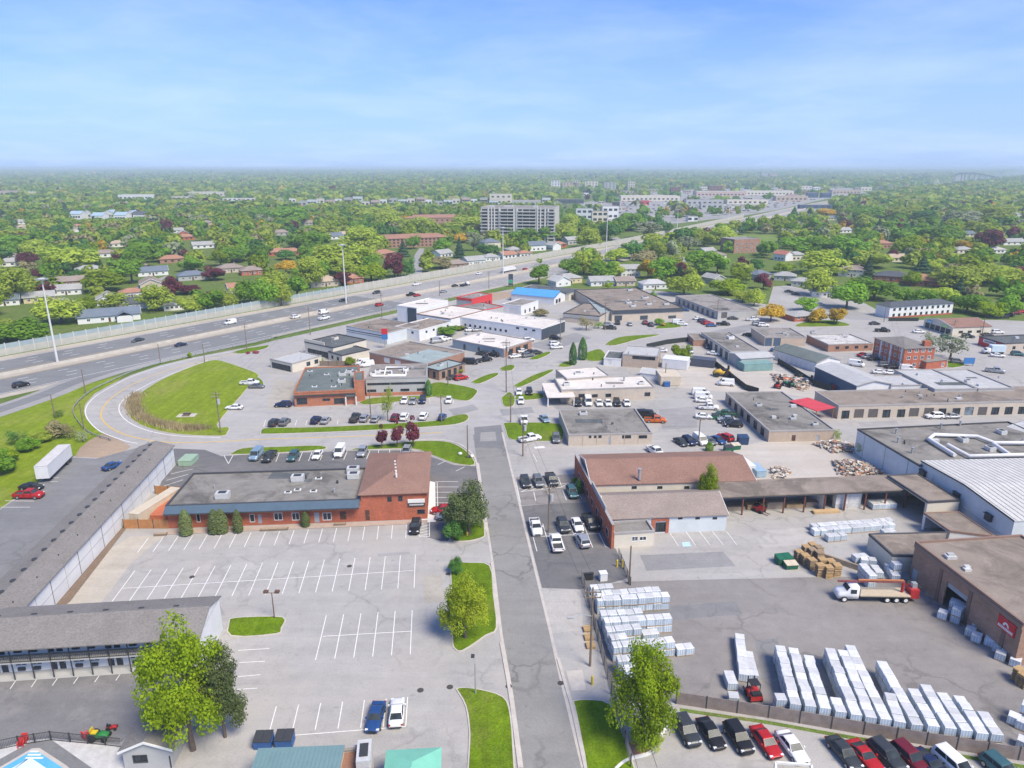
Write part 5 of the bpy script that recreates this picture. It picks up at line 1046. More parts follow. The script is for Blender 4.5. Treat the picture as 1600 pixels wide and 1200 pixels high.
# highway trailer by the verge
def trailer():
    q = [P2(62, 752), P2(79, 755), P2(118, 716), P2(103, 712)]; a = P2(79, 755); d = (P2(117, 717)-a).normalized(); n_ = Vector((-d.y, d.x)); Lx, Wd = 12.6, 2.55
    p = [a, a+d*Lx, a+d*Lx+n_*Wd, a+n_*Wd]; root = thing('semi_trailer', 'long white semi trailer parked beside the grass verge', 'trailer', (a.x, a.y, 0))
    mb = MB(); mb.prism(p, 1.15, 3.95, bot=True); obj('box_body', mb, WCT, root); mb = MB(); mb.prism(offs(p, .04), 3.95, 4.02, bot=True); obj('roof', mb, M('trailer_roof', (.55, .53, .5), .7, .12, .5), root)
    for i, (a0, b0) in enumerate(((p[0], p[1]), (p[3], p[2]))): 
        fr = (a0, d, Vector((d.y, -d.x)) if i == 0 else n_); mb = MB(); mb.fbox(fr, 0, Lx, 1.0, 1.16, -.02, .03); obj('side_rail', mb, DARKMETAL, root)
    for s_ in (Lx-1.2, Lx-2.6):
        for t in (.25, Wd-.25): c = a+d*s_+n_*t; mb = MB(); mb.tube([(c.x-n_.x*.22, c.y-n_.y*.22, .5), (c.x+n_.x*.22, c.y+n_.y*.22, .5)], .5, 14); obj('wheel', mb, DARKMETAL, root)
    mb = MB(); fr = (a, d, -n_); mb.fbox(fr, Lx-3.4, Lx-.4, .5, 1.0, -Wd+.5, -.5); obj('axle_frame', mb, DARKMETAL, root)
    mb = MB(); mb.fbox(fr, 2.2, 2.5, 0.03, 1.15, -Wd+.5, -Wd+.7); mb2 = MB(); mb2.fbox(fr, 2.2, 2.5, .03, 1.15, -.7, -.5); obj('landing_leg', mb, DARKMETAL, root); obj('landing_leg', mb2, DARKMETAL, root)
trailer()
def dumpster(u, v, rz, m, label, w=1.9, dd=1.3, h=1.3, lid=None, group=None):
    p = P(u, v); root = thing('dumpster', label, 'dumpster', p, group, rz); mb = MB()
    vs = [(-w/2, -dd/2*.75, .12), (w/2, -dd/2*.75, .12), (w/2, dd/2, .12), (-w/2, dd/2, .12), (-w/2, -dd/2, h*.86), (w/2, -dd/2, h*.86), (w/2, dd/2, h), (-w/2, dd/2, h)]
    mb.add(vs, [(3, 2, 1, 0), (0, 1, 5, 4), (1, 2, 6, 5), (2, 3, 7, 6), (3, 0, 4, 7), (4, 5, 6, 7)]); obj('body', mb, m, root, org=(0, 0, 0))
    for s_ in (-1, 1):
        mb = MB(); x0, x1 = (-w/2-.03, -.02) if s_ < 0 else (.02, w/2+.03); mb.add([(x0, -dd/2-.05, h*.87), (x1, -dd/2-.05, h*.87), (x1, dd/2+.03, h+.02), (x0, dd/2+.03, h+.02), (x0, -dd/2-.05, h*.93), (x1, -dd/2-.05, h*.93), (x1, dd/2+.03, h+.08), (x0, dd/2+.03, h+.08)], [(3, 2, 1, 0), (4, 5, 6, 7), (0, 1, 5, 4), (1, 2, 6, 5), (2, 3, 7, 6), (3, 0, 4, 7)]); obj('lid', mb, lid or DARKMETAL, root, org=(0, 0, 0))
        mb = MB(); mb.box(s_*w/2-.06, -.3, h*.45, s_*w/2+.06, .3, h*.6); obj('lift_pocket', mb, m, root, org=(0, 0, 0)) 
BINB = M('bin_blue', (.04, .12, .32), .5, .1, 1); BING = M('bin_green', (.02, .13, .07), .5, .12, 1); BINN = M('bin_navy', (.03, .06, .13), .5, .1, 1)
dumpster(413, 1166, .05, BINB, 'blue dumpster with dark lids beside the teal roof, farther from the parked cars', 1.95, 1.6, 1.5); dumpster(446, 1164, .05, BINB, 'blue dumpster with dark lids beside the teal roof, nearer the parked cars', 1.95, 1.6, 1.5)
dumpster(1224, 880, .2, BING, 'open dark green dumpster holding white scraps at the pallet stacks', 2.6, 1.7, 1.4, BING); dumpster(1235, 888, .1, BING, 'small green dumpster holding wood offcuts at the pallet stacks', 2.0, 1.4, 1.1, CRM)
dumpster(1002, 651, .1, BING, 'green dumpster at the tan shop corner beside the red pickup', 2.3, 1.8, 1.9); dumpster(1138, 706, .1, BING, 'rounded green dumpster at the gravel yard, beside the tree', 2, 1.6, 1.5); dumpster(1149, 702, .2, BING, 'green dumpster with pale lid at the gravel yard', 2, 1.6, 1.4, CRM); dumpster(1160, 694, 0, BINN, 'navy dumpster beside the car row at the gravel yard', 2.4, 1.9, 2.2, BINN); dumpster(1117, 655, .1, BING, 'small green dumpster between the white vans and the workshop', 1.6, 1.3, 1.5)
# pallet loads: each wrapped bundle is a thing of its own
def wrapmat(name, a, bb):
    m, nt, b = newmat(name); tc = nd(nt, 'ShaderNodeTexCoord'); s = nd(nt, 'ShaderNodeSeparateXYZ'); nt.links.new(tc.outputs['Object'], s.inputs[0])
    ad = nd(nt, 'ShaderNodeMath', operation='ADD'); nt.links.new(s.outputs[0], ad.inputs[0]); nt.links.new(s.outputs[1], ad.inputs[1])
    sn = nd(nt, 'ShaderNodeMath', operation='PINGPONG'); nt.links.new(ad.outputs[0], sn.inputs[0]); sn.inputs[1].default_value = .16
    r = nd(nt, 'ShaderNodeMapRange'); nt.links.new(sn.outputs[0], r.inputs[0]); r.inputs[1].default_value = .05; r.inputs[2].default_value = .09; r.inputs[3].default_value = 0; r.inputs[4].default_value = .75
    oi = nd(nt, 'ShaderNodeObjectInfo'); rr_ = nd(nt, 'ShaderNodeMapRange'); nt.links.new(oi.outputs['Random'], rr_.inputs[0]); rr_.inputs[3].default_value = .8; rr_.inputs[4].default_value = 1.1
    f = mul(nt, noise(nt, nd(nt, 'ShaderNodeNewGeometry').outputs['Position'], 1.5, 5, .7, .84, 1.12), rr_.outputs[0])
    nt.links.new(tint(nt, mixc(nt, r.outputs[0], a, bb), f), b.inputs['Base Color']); b.inputs['Roughness'].default_value = .35; return m
WRAPS = wrapmat('printed_wrap', (.6, .65, .68), (.34, .44, .55)); WRAPT = wrapmat('white_wrap', (.64, .64, .63), (.64, .64, .63)); PALW = M('pallet_wood', (.36, .25, .15), .9, .2, 2)
def bundle_proto(name='wrapped_bundle', side=WRAPS, top=WRAPT, w=1.23, dd=1.3, h=1.2):
    root = thing(name, 'white and blue plastic wrapped pallet bundle', 'pallet bundle'); mb = MB()
    mb.box(-w/2, -dd/2, .1, w/2, dd/2, .14); 
    for y in (-dd/2+.06, 0, dd/2-.06): mb.box(-w/2, y-.05, .0, w/2, y+.05, .1)
    obj('pallet', mb, PALW, root, org=(0, 0, 0)); mb = MB(); x, y = w/2-.015, dd/2-.02; c = .03
    mb.add([(-x, -y, .14), (x, -y, .14), (x, y, .14), (-x, y, .14), (-x, -y, h-c), (x, -y, h-c), (x, y, h-c), (-x, y, h-c)], [(0, 1, 5, 4), (1, 2, 6, 5), (2, 3, 7, 6), (3, 0, 4, 7)], 0)
    mb.add([(-x, -y, h-c), (x, -y, h-c), (x, y, h-c), (-x, y, h-c), (-x+c, -y+c, h), (x-c, -y+c, h), (x-c, y-c, h), (-x+c, y-c, h)], [(0, 1, 5, 4), (1, 2, 6, 5), (2, 3, 7, 6), (3, 0, 4, 7), (4, 5, 6, 7)], 1)
    obj('wrapped_load', mb, [side, top], root, org=(0, 0, 0)); KIDS[root.name] = list(root.children); return root
BP = bundle_proto(); BH = 1.21; used = [False]; NB = [0]
def bundle(x, y, z, rz, label, group):
    rz += rnd.uniform(-.03, .03); x += rnd.uniform(-.03, .03); y += rnd.uniform(-.03, .03); sc_ = (1, 1, rnd.uniform(.95, 1.0)); NB[0] += 1
    if not used[0]:
        used[0] = True; o = BP; o.location = (x, y, z); o.rotation_euler = (0, 0, rz); tag(o, label, None, group); return o
    return dup(BP, (x, y, z), rz, sc_, label, group)
ORD = ['first', 'second', 'third', 'fourth', 'fifth', 'sixth', 'seventh', 'eighth', 'ninth', 'tenth', 'eleventh', 'twelfth', 'thirteenth', 'fourteenth', 'fifteenth', 'sixteenth', 'seventeenth', 'eighteenth', 'nineteenth', 'twentieth']
def brow(a, b2, lev, label, group, top_z=None, gap=1.24, skip=.0):
    """row of bundles from pixel a to pixel b (both at the top level height), lev levels high"""
    zt = lev*BH if top_z is None else top_z; p, q = P2(*a, zt), P2(*b2, zt); d = q-p; n_ = max(1, int(round(d.length/gap))); rz = math.atan2(d.y, d.x); d = d.normalized()
    for i in range(n_):
        c = p+d*(gap*(i+.5))
        for k in range(lev):
            bundle(c.x+rnd.uniform(-.05, .05), c.y+rnd.uniform(-.05, .05), .05+k*BH, rz, label.format(lv=('upper' if k else 'lower') if lev > 1 else 'single', n=ORD[i]), group)
NR = [0]; GL = 'wrapped pallet bundles in the long rows by the yard fence'; LL_ = 'white topped pallet bundle in the long rows beside the yard back fence'
for f, bk, lev in (((1222, 1094), (1218, 1084), 2), ((1244, 1100), (1219, 1010), 2), ((1267, 1104), (1240, 1014), 2), ((1290, 1107), (1261, 1019), 2), ((1314, 1112), (1306, 1092), 2), ((1339, 1117), (1296, 1012), 2), ((1362, 1121), (1317, 1016), 2), ((1385, 1124), (1329, 1010), 2), ((1407, 1128), (1391, 1085), 2), ((1434, 1132), (1377, 1031), 2), ((1460, 1134), (1426, 1075), 2), ((1486, 1138), (1444, 1067), 2), ((1511, 1141), (1475, 1087), 2), ((1537, 1146), (1501, 1091), 2), ((1560, 1148), (1535, 1111), 2)):
    brow(f, bk, lev, '{lv} wrapped pallet bundle, {n} from the back fence, '+ORD[NR[0]]+' row from the red forklift', GL); NR[0] += 1
NR[0] = 0; GS = 'wrapped pallet bundles stacked along the street side fence'; LS = 'white topped pallet bundle in the stacks beside the street side fence'
for a, b2, lev in (((922, 917), (962, 914), 1), ((932, 927), (1034, 919), 2), ((932, 935), (1040, 928), 2), ((938, 958), (1001, 954), 2), ((943, 969), (1046, 962), 2), ((947, 983), (1000, 978), 2), ((1002, 988), (1022, 986), 1), ((953, 996), (974, 993), 2), ((957, 1007), (1056, 998), 2), ((1056, 1011), (1078, 1008), 1), ((964, 1029), (1000, 1026), 2), ((973, 1044), (1000, 1041), 2)):
    brow(a, b2, lev, '{lv} wrapped pallet bundle, {n} from the street fence, '+ORD[NR[0]]+' row from the yard gate', GS); NR[0] += 1
NR[0] = 0; GM = 'wrapped pallet bundles in the yard middle by the red forklift'; LM = 'white topped pallet bundle near the red forklift in the open yard'
for a, b2, lev in (((1163, 1054), (1156, 994), 1), ((1178, 1055), (1167, 1013), 1), ((1145, 1068), (1137, 1047), 1), ((1148, 1090), (1146, 1082), 1)): brow(a, b2, lev, ('{n} wrapped pallet bundle of the longer column, counted from the red forklift', '{n} wrapped pallet bundle of the shorter column, counted from the red forklift', '{n} wrapped bundle of the pair left beside the forklift columns', 'lone wrapped bundle by the fence beside the red forklift')[NR[0]], GM); NR[0] += 1
NR[0] = 0; GC = 'wrapped pallet bundles before the open timber shed'; LC = 'white topped pallet bundle in the row before the open timber shed'
for a, b2, lev in (((1268, 820), (1392, 811), 1), ((1270, 827), (1392, 817), 1), ((1291, 836), (1324, 833), 1), ((1378, 829), (1400, 827), 1)): brow(a, b2, lev, ('{n} wrapped pallet bundle of the shed side row, counted from the sales hall', '{n} wrapped pallet bundle of the yard side row, counted from the sales hall', '{n} wrapped pallet bundle of the short row, counted from the sales hall', '{n} low flat wrapped bundle at the row end near the cream store')[NR[0]], GC); NR[0] += 1
NR[0] = 0; GT = 'wrapped pallet bundles beside the cream store'; LT = 'white and blue pallet bundle stacked beside the cream store'
for a, b2, lev in (((1345, 871), (1372, 874), 1), ((1347, 880), (1366, 900), 2), ((1366, 882), (1374, 893), 1), ((1388, 880), (1402, 900), 1), ((1398, 876), (1404, 882), 2), ((1334, 868), (1356, 866), 1)): brow(a, b2, lev, '{lv} wrapped bundle, {n} in the '+ORD[NR[0]]+' short row beside the cream store', GT); NR[0] += 1
NR[0] = 0; GW = 'wrapped pallet bundles along the brick warehouse wall'; LW_ = 'white and blue pallet bundle along the brown brick warehouse wall'
for u, v, lev in ((1472, 966, 1), (1488, 960, 2), (1500, 966, 2), (1514, 970, 2), (1492, 972, 2), (1515, 993, 1), (1525, 986, 1), (1538, 988, 2), (1525, 1002, 1), (1545, 1008, 1), (1558, 1018, 1), (1572, 1026, 1), (1562, 1030, 1), (1585, 1040, 1), (1582, 1130, 1), (1596, 1138, 1), (1600, 1126, 2), (1597, 1168, 1)):
    p = P2(u, v); NR[0] += 1
    for k in range(lev): bundle(p.x, p.y, .05+k*BH, -.75, f"{'upper' if k else 'lower' if lev > 1 else 'single'} wrapped bundle, {ORD[NR[0]-1]} spot from the loading door along the brick wall", GW)
# stacks of empty pallets and lumber
def pallet_stack(u, v, n_, rz, label, group, w=1.2):
    p = P(u, v); root = thing('pallet_stack', label, 'pallet stack', (p.x, p.y, .05), group, rz); PM = M('bare_pallet_wood', (.5, .34, .17), .9, .2, 2)
    PM2 = M('old_pallet_wood', (.36, .27, .18), .9, .2, 2); old = 'greyish' in label
    for k in range(n_):
        bm_ = MB(); z = k*.16; dx, dy = rnd.uniform(-.06, .06), rnd.uniform(-.06, .06)
        for y in (-.52, 0, .52): bm_.box(dx-.6, dy+y-.04, z, dx+.6, dy+y+.04, z+.075)
        if k < n_-1: bm_.box(dx-.6, dy-.58, z+.075, dx+.6, dy+.58, z+.1)
        obj('pallet', bm_, PM2 if (old and rnd.random() < .7) or rnd.random() < .15 else PM, root, org=(0, 0, 0))
    sl = MB(); sl.box(-.6, -.055, 0, .6, .055, .025); slm = sl.mesh('slat', [PM2 if old and rnd.random() < .4 else PM])
    for j in range(7): o = obj('slat', slm, None, root, org=(0, 0, 0)); o.location = (0, -.54+.18*j, (n_-1)*.16+.078)
for k_, (u, v, n_) in enumerate(((1247, 876, 12), (1257, 882, 12), (1267, 889, 12), (1258, 868, 12), (1268, 873, 12), (1278, 878, 13), (1268, 864, 12), (1278, 869, 12))): pallet_stack(u, v, n_, .15, f'stack of greyish empty pallets, {ORD[k_]} from the open green dumpster', 'stacks of empty pallets by the dumpsters')
for k_, (u, v, n_) in enumerate(((1280, 899, 13), (1293, 902, 13), (1306, 899, 13), (1283, 890, 13), (1296, 892, 13))): pallet_stack(u, v, n_, .05, f'{ORD[k_]} tall stack of fresh yellow pallets in the block before the crane truck', 'stacks of fresh pallets before the crane truck')
for u, v in ((1590, 1064), (1597, 1072)): pallet_stack(u, v, 12, .4, 'stack of yellow pallets at the brick warehouse wall end', 'pallets at the warehouse wall end')
for k, (u, v) in enumerate(((918, 985), (920, 998), (923, 1011))): pallet_stack(u, v, 3, .1, 'low stack of loose pallets at the foot of the street light pole', 'loose pallets by the street light pole')
LUM = M('fresh_lumber', (.52, .36, .19), .85, .15, 1.5); LUMG = M('grey_lumber', (.34, .27, .2), .9, .2, 1.5)
def lumber(u, v, Lx, w, h, rz, label, m=LUM, group=None):
    p = P(u, v); root = thing('lumber_stack', label, 'lumber', (p.x, p.y, .05), group, rz); k = max(2, int(w/.22)); lay = max(1, int(h/.12))
    for z in range(lay):
        for j in range(k):
            mb = MB(); e = ((z*7+j*3) % 5)*.05; mb.box(-Lx/2-e, -w/2+j*w/k+.008, z*h/lay, Lx/2-e, -w/2+(j+1)*w/k-.008, (z+1)*h/lay-.01); obj('plank', mb, m, root, org=(0, 0, 0))
lumber(1291, 801, 5.2, 1.1, .5, .1, 'stack of yellow planks lying before the timber shed posts'); lumber(1437, 917, 3.4, .8, .25, -.75, 'loose yellow boards along the brick warehouse wall'); lumber(1456, 932, 1.8, 1.2, .2, -.7, 'short board pile beside the warehouse loading door', LUMG)
lumber(1322, 885, 7.5, .35, .95, -.72, 'long upright stack of weathered boards beside the cream store', LUMG)
A0, ad_, an_, al_ = SHED.fr[0]
for k in range(5):
    c = A0+ad_*(al_*(.05+.105*k)+2.4)-an_*2.6; u, v = proj((c.x, c.y, 0)); lumber(u, v, 3.4, 1.3, .7+.35*(k % 3), .06, 'lumber stack on the floor of the open timber shed', LUM if k % 2 else LUMG, 'lumber inside the timber shed')
c = A0+ad_*(al_*.695)-an_*1.4; mb = MB()
root = thing('white_board_stack', 'tall stack of white boards closing one bay of the timber shed', 'board stack', (c.x, c.y, .04))
for i in range(2):
    for k in range(3): mb = MB(); mb.fbox((c, ad_, an_), -2.6+i*2.62, i*2.62-.03, .04+k*1.05, 1.06+k*1.05, -.6, .6); obj('board_pack', mb, WRAPT, root)
c = A0+ad_*(al_*.83)-an_*1.5
for i in range(4):
    for j in range(2): p = c+ad_*(i*1.25)+an_*(j*1.2); bundle(p.x, p.y, .05, .05, 'white topped pallet bundle inside the right bay of the timber shed', 'pallet bundles inside the timber shed')

wp = [P2(1212, 1190, 3.6), P2(1268, 1194, 3.6), P2(1274, 1235, 3.6), P2(1216, 1232, 3.6)]; root = thing('white_pergola', 'white pergola frame at the edge of the front car row', 'pergola', (wp[0].x, wp[0].y, 0))
for i in range(4):
    a, b2 = wp[i], wp[(i+1) % 4]; d = (b2-a); fr = (a, d.normalized(), Vector((d.y, -d.x)).normalized()); mb = MB(); mb.fbox(fr, 0, d.length, 3.35, 3.6, -.1, .1); obj('beam', mb, WF, root); mb = MB(); mb.box(a.x-.1, a.y-.1, 0, a.x+.1, a.y+.1, 3.35); obj('post', mb, WF, root)
# ================================================================== vehicles
TYRE = M('tyre_rubber', (.025, .025, .026), .8, .1, 5); RIM = M('wheel_rim', (.4, .4, .41), .35, .1, 5, metal=.6); CGL = glassmat('car_glass', (.035, .043, .05), .12, .1); HLM = M('headlight_lens', (.75, .76, .78), .15, .03, 3); TLM = M('tail_light', (.35, .015, .015), .25, .05, 3); BLK = M('black_plastic', (.03, .03, .032), .6, .1, 4); BEDM = M('truck_bed_liner', (.06, .06, .06), .8, .1, 3)
PB = paint('car_paint_base', (.6, .6, .6))
PAINT = {k: paint('car_paint_'+k, c, mt) for k, c, mt in (('white', (.72, .72, .71), 0), ('black', (.018, .018, .02), 0), ('charcoal', (.05, .055, .06), .2), ('grey', (.17, .18, .185), .3), ('silver', (.42, .43, .44), .45), ('blue', (.025, .075, .22), .2), ('navy', (.02, .03, .08), .2), ('red', (.42, .02, .022), .1), ('maroon', (.16, .018, .03), .2), ('teal', (.06, .14, .15), .3), ('green', (.03, .1, .06), .1), ('yellow', (.62, .4, .05), 0), ('cream', (.6, .55, .45), 0), ('orange', (.5, .12, .03), 0), ('lightblue', (.25, .36, .45), .3))}
def loft(mb, secs, mi=0, capf=True):
    """sections: list of (x, [(y,z)...half outline bottom->top]) mirrored about y=0"""
    rings = []
    for x, pts in secs: rings.append([(x, y, z) for y, z in pts]+[(x, -y, z) for y, z in reversed(pts)])
    n = len(rings[0]); vs = [v for r in rings for v in r]; fs = []
    for i in range(len(rings)-1):
        for j in range(n): k = (j+1) % n; fs.append((i*n+j, i*n+k, (i+1)*n+k, (i+1)*n+j))
    fs.append(tuple(range(n-1, -1, -1))); fs.append(tuple((len(rings)-1)*n+j for j in range(n)))
    mb.add(vs, fs, mi, True)
def car_proto(kind):
    S = {'sedan': dict(L=4.75, W=1.83, zb=.92, hood=.86, boot=.98, roof=1.44, c=(-1.75, -1.0, .35, 1.05), tum=.72),
         'hatch': dict(L=4.3, W=1.78, zb=.94, hood=.92, boot=.98, roof=1.48, c=(-2.0, -1.5, .3, 1.0), tum=.74),
         'suv': dict(L=4.7, W=1.9, zb=1.08, hood=1.05, boot=1.1, roof=1.72, c=(-2.22, -1.85, .35, 1.05), tum=.78),
         'pickup': dict(L=5.7, W=1.98, zb=1.2, hood=1.18, boot=1.1, roof=1.88, c=(-.55, -.4, 1.0, 1.55), tum=.8),
         'van': dict(L=5.3, W=2.0, zb=1.25, hood=1.15, boot=1.25, roof=2.15, c=(-2.55, -2.4, 1.2, 1.9), tum=.86),
         'minivan': dict(L=5.0, W=1.95, zb=1.05, hood=1.0, boot=1.05, roof=1.76, c=(-2.4, -2.1, .7, 1.5), tum=.8),
         'coupe': dict(L=4.75, W=1.9, zb=.92, hood=.9, boot=.98, roof=1.34, c=(-1.9, -.8, .1, .85), tum=.7)}[kind]
    root = thing(kind+'_car' if kind not in ('pickup', 'van') else {'pickup': 'pickup_truck', 'van': 'cargo_van'}[kind], kind, 'car')
    L_, W_ = S['L'], S['W']; h = W_/2; x0, x1 = -L_/2, L_/2; zb = S['zb']; mb = MB(); g = .24
    def sec(x, w, zt, low=g):
        w *= h; return (x, [(w*.86, low), (w*.97, low+.12), (w, .55), (w*.985, zt*.86), (w*.9, zt), (w*.45, zt+.03)])
    rb, rr, fr_, ff = S['c']
    if kind == 'pickup':
        secs = [sec(x0, .92, .72, .45), sec(x0+.12, .97, .78, .4), sec(x0+.9, 1, .8), sec(rb-.02, 1, .8), sec(rb, 1, zb), sec(0.4, 1, zb), sec(ff, 1, zb), sec(ff+.4, .99, S['hood']), sec(x1-.35, .95, S['hood']-.06), sec(x1-.06, .9, .88, .3), sec(x1, .82, .72, .36)]
    else:
        secs = [sec(x0, .8, .72, .38), sec(x0+.08, .9, S['boot']-.1, .3), sec(x0+.35, .96, S['boot']), sec(rb+.1 if rb > x0+.5 else x0+.6, 1, zb+.01), sec(-.2, 1, zb), sec(ff, .99, zb-.01), sec(ff+.3, .98, S['hood']), sec(x1-.45, .94, S['hood']-.09), sec(x1-.1, .84, S['hood']-.22, .3), sec(x1, .7, .6, .34)]
    loft(mb, secs); body = obj('body', mb, PB, root, org=(0, 0, 0))
    # cabin shell with panes set on it
    t = S['tum']*h; bw = h*.93; zr = S['roof']; cb = MB(); zz = zb-.04
    lo = [(rb, bw), (ff, bw*.96)]; hi = [(rr, t), (fr_, t)]
    c8 = [(rb, bw, zz), (ff, bw*.95, zz), (ff, -bw*.95, zz), (rb, -bw, zz)]; r8 = [(rr, t, zr-.06), (fr_, t*.98, zr-.05), (fr_, -t*.98, zr-.05), (rr, -t, zr-.06)]
    m8 = [(rr+.2, t*.8, zr), (fr_-.2, t*.78, zr), (fr_-.2, -t*.78, zr), (rr+.2, -t*.8, zr)]
    cb.add(c8+r8+m8, [(0, 1, 5, 4)[::-1], (1, 2, 6, 5)[::-1], (2, 3, 7, 6)[::-1], (3, 0, 4, 7)[::-1], (4, 5, 9, 8)[::-1], (5, 6, 10, 9)[::-1], (6, 7, 11, 10)[::-1], (7, 4, 8, 11)[::-1], (8, 9, 10, 11)[::-1]]); obj('cabin', cb, PB, root, org=(0, 0, 0))
    def pane(name, q, u0, u1, v0, v1, out=.012, parent=root):
        q = [Vector(p) for p in q]; n_ = (q[1]-q[0]).cross(q[3]-q[0]).normalized(); c = sum(q, Vector())/4
        if n_.dot(c-Vector((c.x*.2, 0, zz))) < 0: n_ = -n_
        bl = lambda a, b_: q[0].lerp(q[1], a).lerp(q[3].lerp(q[2], a), b_)
        pts = [bl(u0, v0), bl(u1, v0), bl(u1, v1), bl(u0, v1)]; m_ = MB(); m_.add([p+n_*out for p in pts]+[p-n_*.01 for p in pts], [(0, 1, 2, 3), (0, 4, 5, 1), (1, 5, 6, 2), (2, 6, 7, 3), (3, 7, 4, 0)]); obj(name, m_, CGL, parent, org=(0, 0, 0))
    pane('windscreen', (c8[1], c8[2], r8[2], r8[1]), .03, .97, .05, .96); pane('rear_window', (c8[3], c8[0], r8[0], r8[3]), .05, .95, .12, .94)
    if kind == 'van':
        for sg, q in ((1, (c8[0], c8[1], r8[1], r8[0])), (-1, (c8[3], c8[2], r8[2], r8[3]))): pane('side_window', q, .74, .95, .3, .9)
    else:
        for sg, q in ((1, (c8[0], c8[1], r8[1], r8[0])), (-1, (c8[3], c8[2], r8[2], r8[3]))):
            pane('side_window', q, .1, .5, .18, .92); pane('side_window', q, .53, .92, .18, .92)
    if kind == 'pickup':
        w = h*.98
        for y0, y1 in ((-w, -w+.12), (w-.12, w)): m_ = MB(); m_.box(x0+.1, y0, .7, rb, y1, 1.12); obj('bed_side', m_, PB, root, org=(0, 0, 0))
        m_ = MB(); m_.box(x0+.02, -w, .62, x0+.1, w, 1.1); obj('tailgate', m_, PB, root, org=(0, 0, 0)); m_ = MB(); m_.box(x0+.12, -w+.13, .82, rb-.02, w-.13, .85); obj('bed_floor', m_, BEDM, root, org=(0, 0, 0))
    wr = .33 if kind in ('sedan', 'hatch', 'coupe') else .37 if kind != 'pickup' else .4
    for x in (x0+L_*.19, x1-L_*.18):
        for s_ in (-1, 1):
            m_ = MB(); m_.tube([(x, s_*(h-.2), wr), (x, s_*(h+.005), wr)], wr, 16); w_ = obj('wheel', m_, TYRE, root, org=(0, 0, 0)); m_ = MB(); m_.tube([(x, s_*(h-.0), wr), (x, s_*(h+.02), wr)], wr*.62, 12); obj('rim', m_, RIM, w_, org=(0, 0, 0))
    hz_ = S['hood']-.24
    for s_ in (-1, 1):
        m_ = MB(); m_.box(x1-.34, s_*h*.72-.17, hz_-.07, x1-.1, s_*h*.72+.17, hz_+.1); obj('headlight', m_, HLM, root, org=(0, 0, 0))
        m_ = MB(); yy = s_*h*.8; tz = S['boot']-.22 if kind != 'pickup' else .85; m_.box(x0-.01, yy-.12, tz-.1, x0+.14, yy+.12, tz+.1); obj('tail_light', m_, TLM, root, org=(0, 0, 0))
        m_ = MB(); y = s_*(h+.09); m_.box(ff-.42, y-.1, zb+.03, ff-.25, y+.1, zb+.18); obj('mirror', m_, PB, root, org=(0, 0, 0))
    m_ = MB(); m_.box(x1-.06, -h*.5, .42, x1+.02, h*.5, .62); obj('grille', m_, BLK, root, org=(0, 0, 0)); m_ = MB(); m_.box(x0-.02, -h*.75, .36, x0+.1, h*.75, .5); obj('rear_bumper', m_, BLK, root, org=(0, 0, 0))
    KIDS[root.name] = list(root.children)
    for c in root.children: KIDS[c.name] = list(c.children)
    return root
CARP = {k: car_proto(k) for k in ('sedan', 'hatch', 'suv', 'pickup', 'van', 'minivan', 'coupe')}
CARU = {k: False for k in CARP}
KW = {'sedan': 'sedan', 'hatch': 'hatchback', 'suv': 'SUV', 'pickup': 'pickup truck', 'van': 'cargo van', 'minivan': 'minivan', 'coupe': 'coupe'}
def car(u, v, kind, colr, hd, where, group, extra=''):
    """u,v: pixel of the middle of the car at half height; hd: compass heading of its nose (0 = away from the camera, 90 = right)"""
    p = P(u, v, .7); label = f'{colr} {KW[kind]} {extra+" " if extra else ""}{where}'.replace('lightblue', 'light blue'); rz = math.pi/2-math.radians(hd+rnd.uniform(-1.5, 1.5)); cols = {'car_paint_base': PAINT[colr]}
    src = CARP[kind]
    o = dup(src, (p.x, p.y, .075), rz, 1, label, group, cols); o['category'] = {'pickup': 'pickup truck', 'van': 'van'}.get(kind, 'car')
    return o
ST = -5.7                                     # street bearing
def batch(where, group, items, hd=None):
    for it in items:
        u, v, k, c = it[:4]; car(u, v, k, c, it[4] if len(it) > 4 else hd, where, group, it[5] if len(it) > 5 else '')
batch('parked alone in the big empty lot near the blue dumpsters', 'cars in the big empty lot', [(587, 1119, 'sedan', 'blue', 180), (620, 1112, 'sedan', 'white', -4)])
batch('parked against the yard back fence in the front car row', 'cars in the row along the yard fence', [(1073, 1141, 'suv', 'charcoal', 168), (1111, 1145, 'sedan', 'black', 168), (1154, 1152, 'suv', 'black', 168), (1197, 1158, 'sedan', 'red', 166), (1238, 1166, 'sedan', 'white', 167), (1319, 1175, 'sedan', 'charcoal', 168), (1352, 1181, 'coupe', 'red', 166), (1386, 1180, 'suv', 'charcoal', 163, 'with roof box,'), (1422, 1184, 'suv', 'maroon', 163), (1456, 1195, 'coupe', 'navy', 162), (1492, 1195, 'minivan', 'white', 162), (1566, 1203, 'suv', 'teal', 163)])
batch('parked beside the brick plaza hatched bay', 'car at the plaza', [(649, 823, 'suv', 'black', 180)])
batch('parked on the lot behind the brick plaza', 'cars behind the brick plaza', [(401, 711, 'van', 'lightblue', 180), (421, 713, 'pickup', 'charcoal', 180), (458, 713, 'suv', 'teal', 180), (496, 710, 'sedan', 'white', 180), (531, 706, 'van', 'white', 180), (566, 706, 'suv', 'silver', 180), (635, 705, 'suv', 'silver', 180, 'at the end,')])
batch('parked under the pine beside the brick office', 'cars under the pine', [(692, 797, 'suv', 'red', 270), (700, 806, 'sedan', 'silver', 90)])
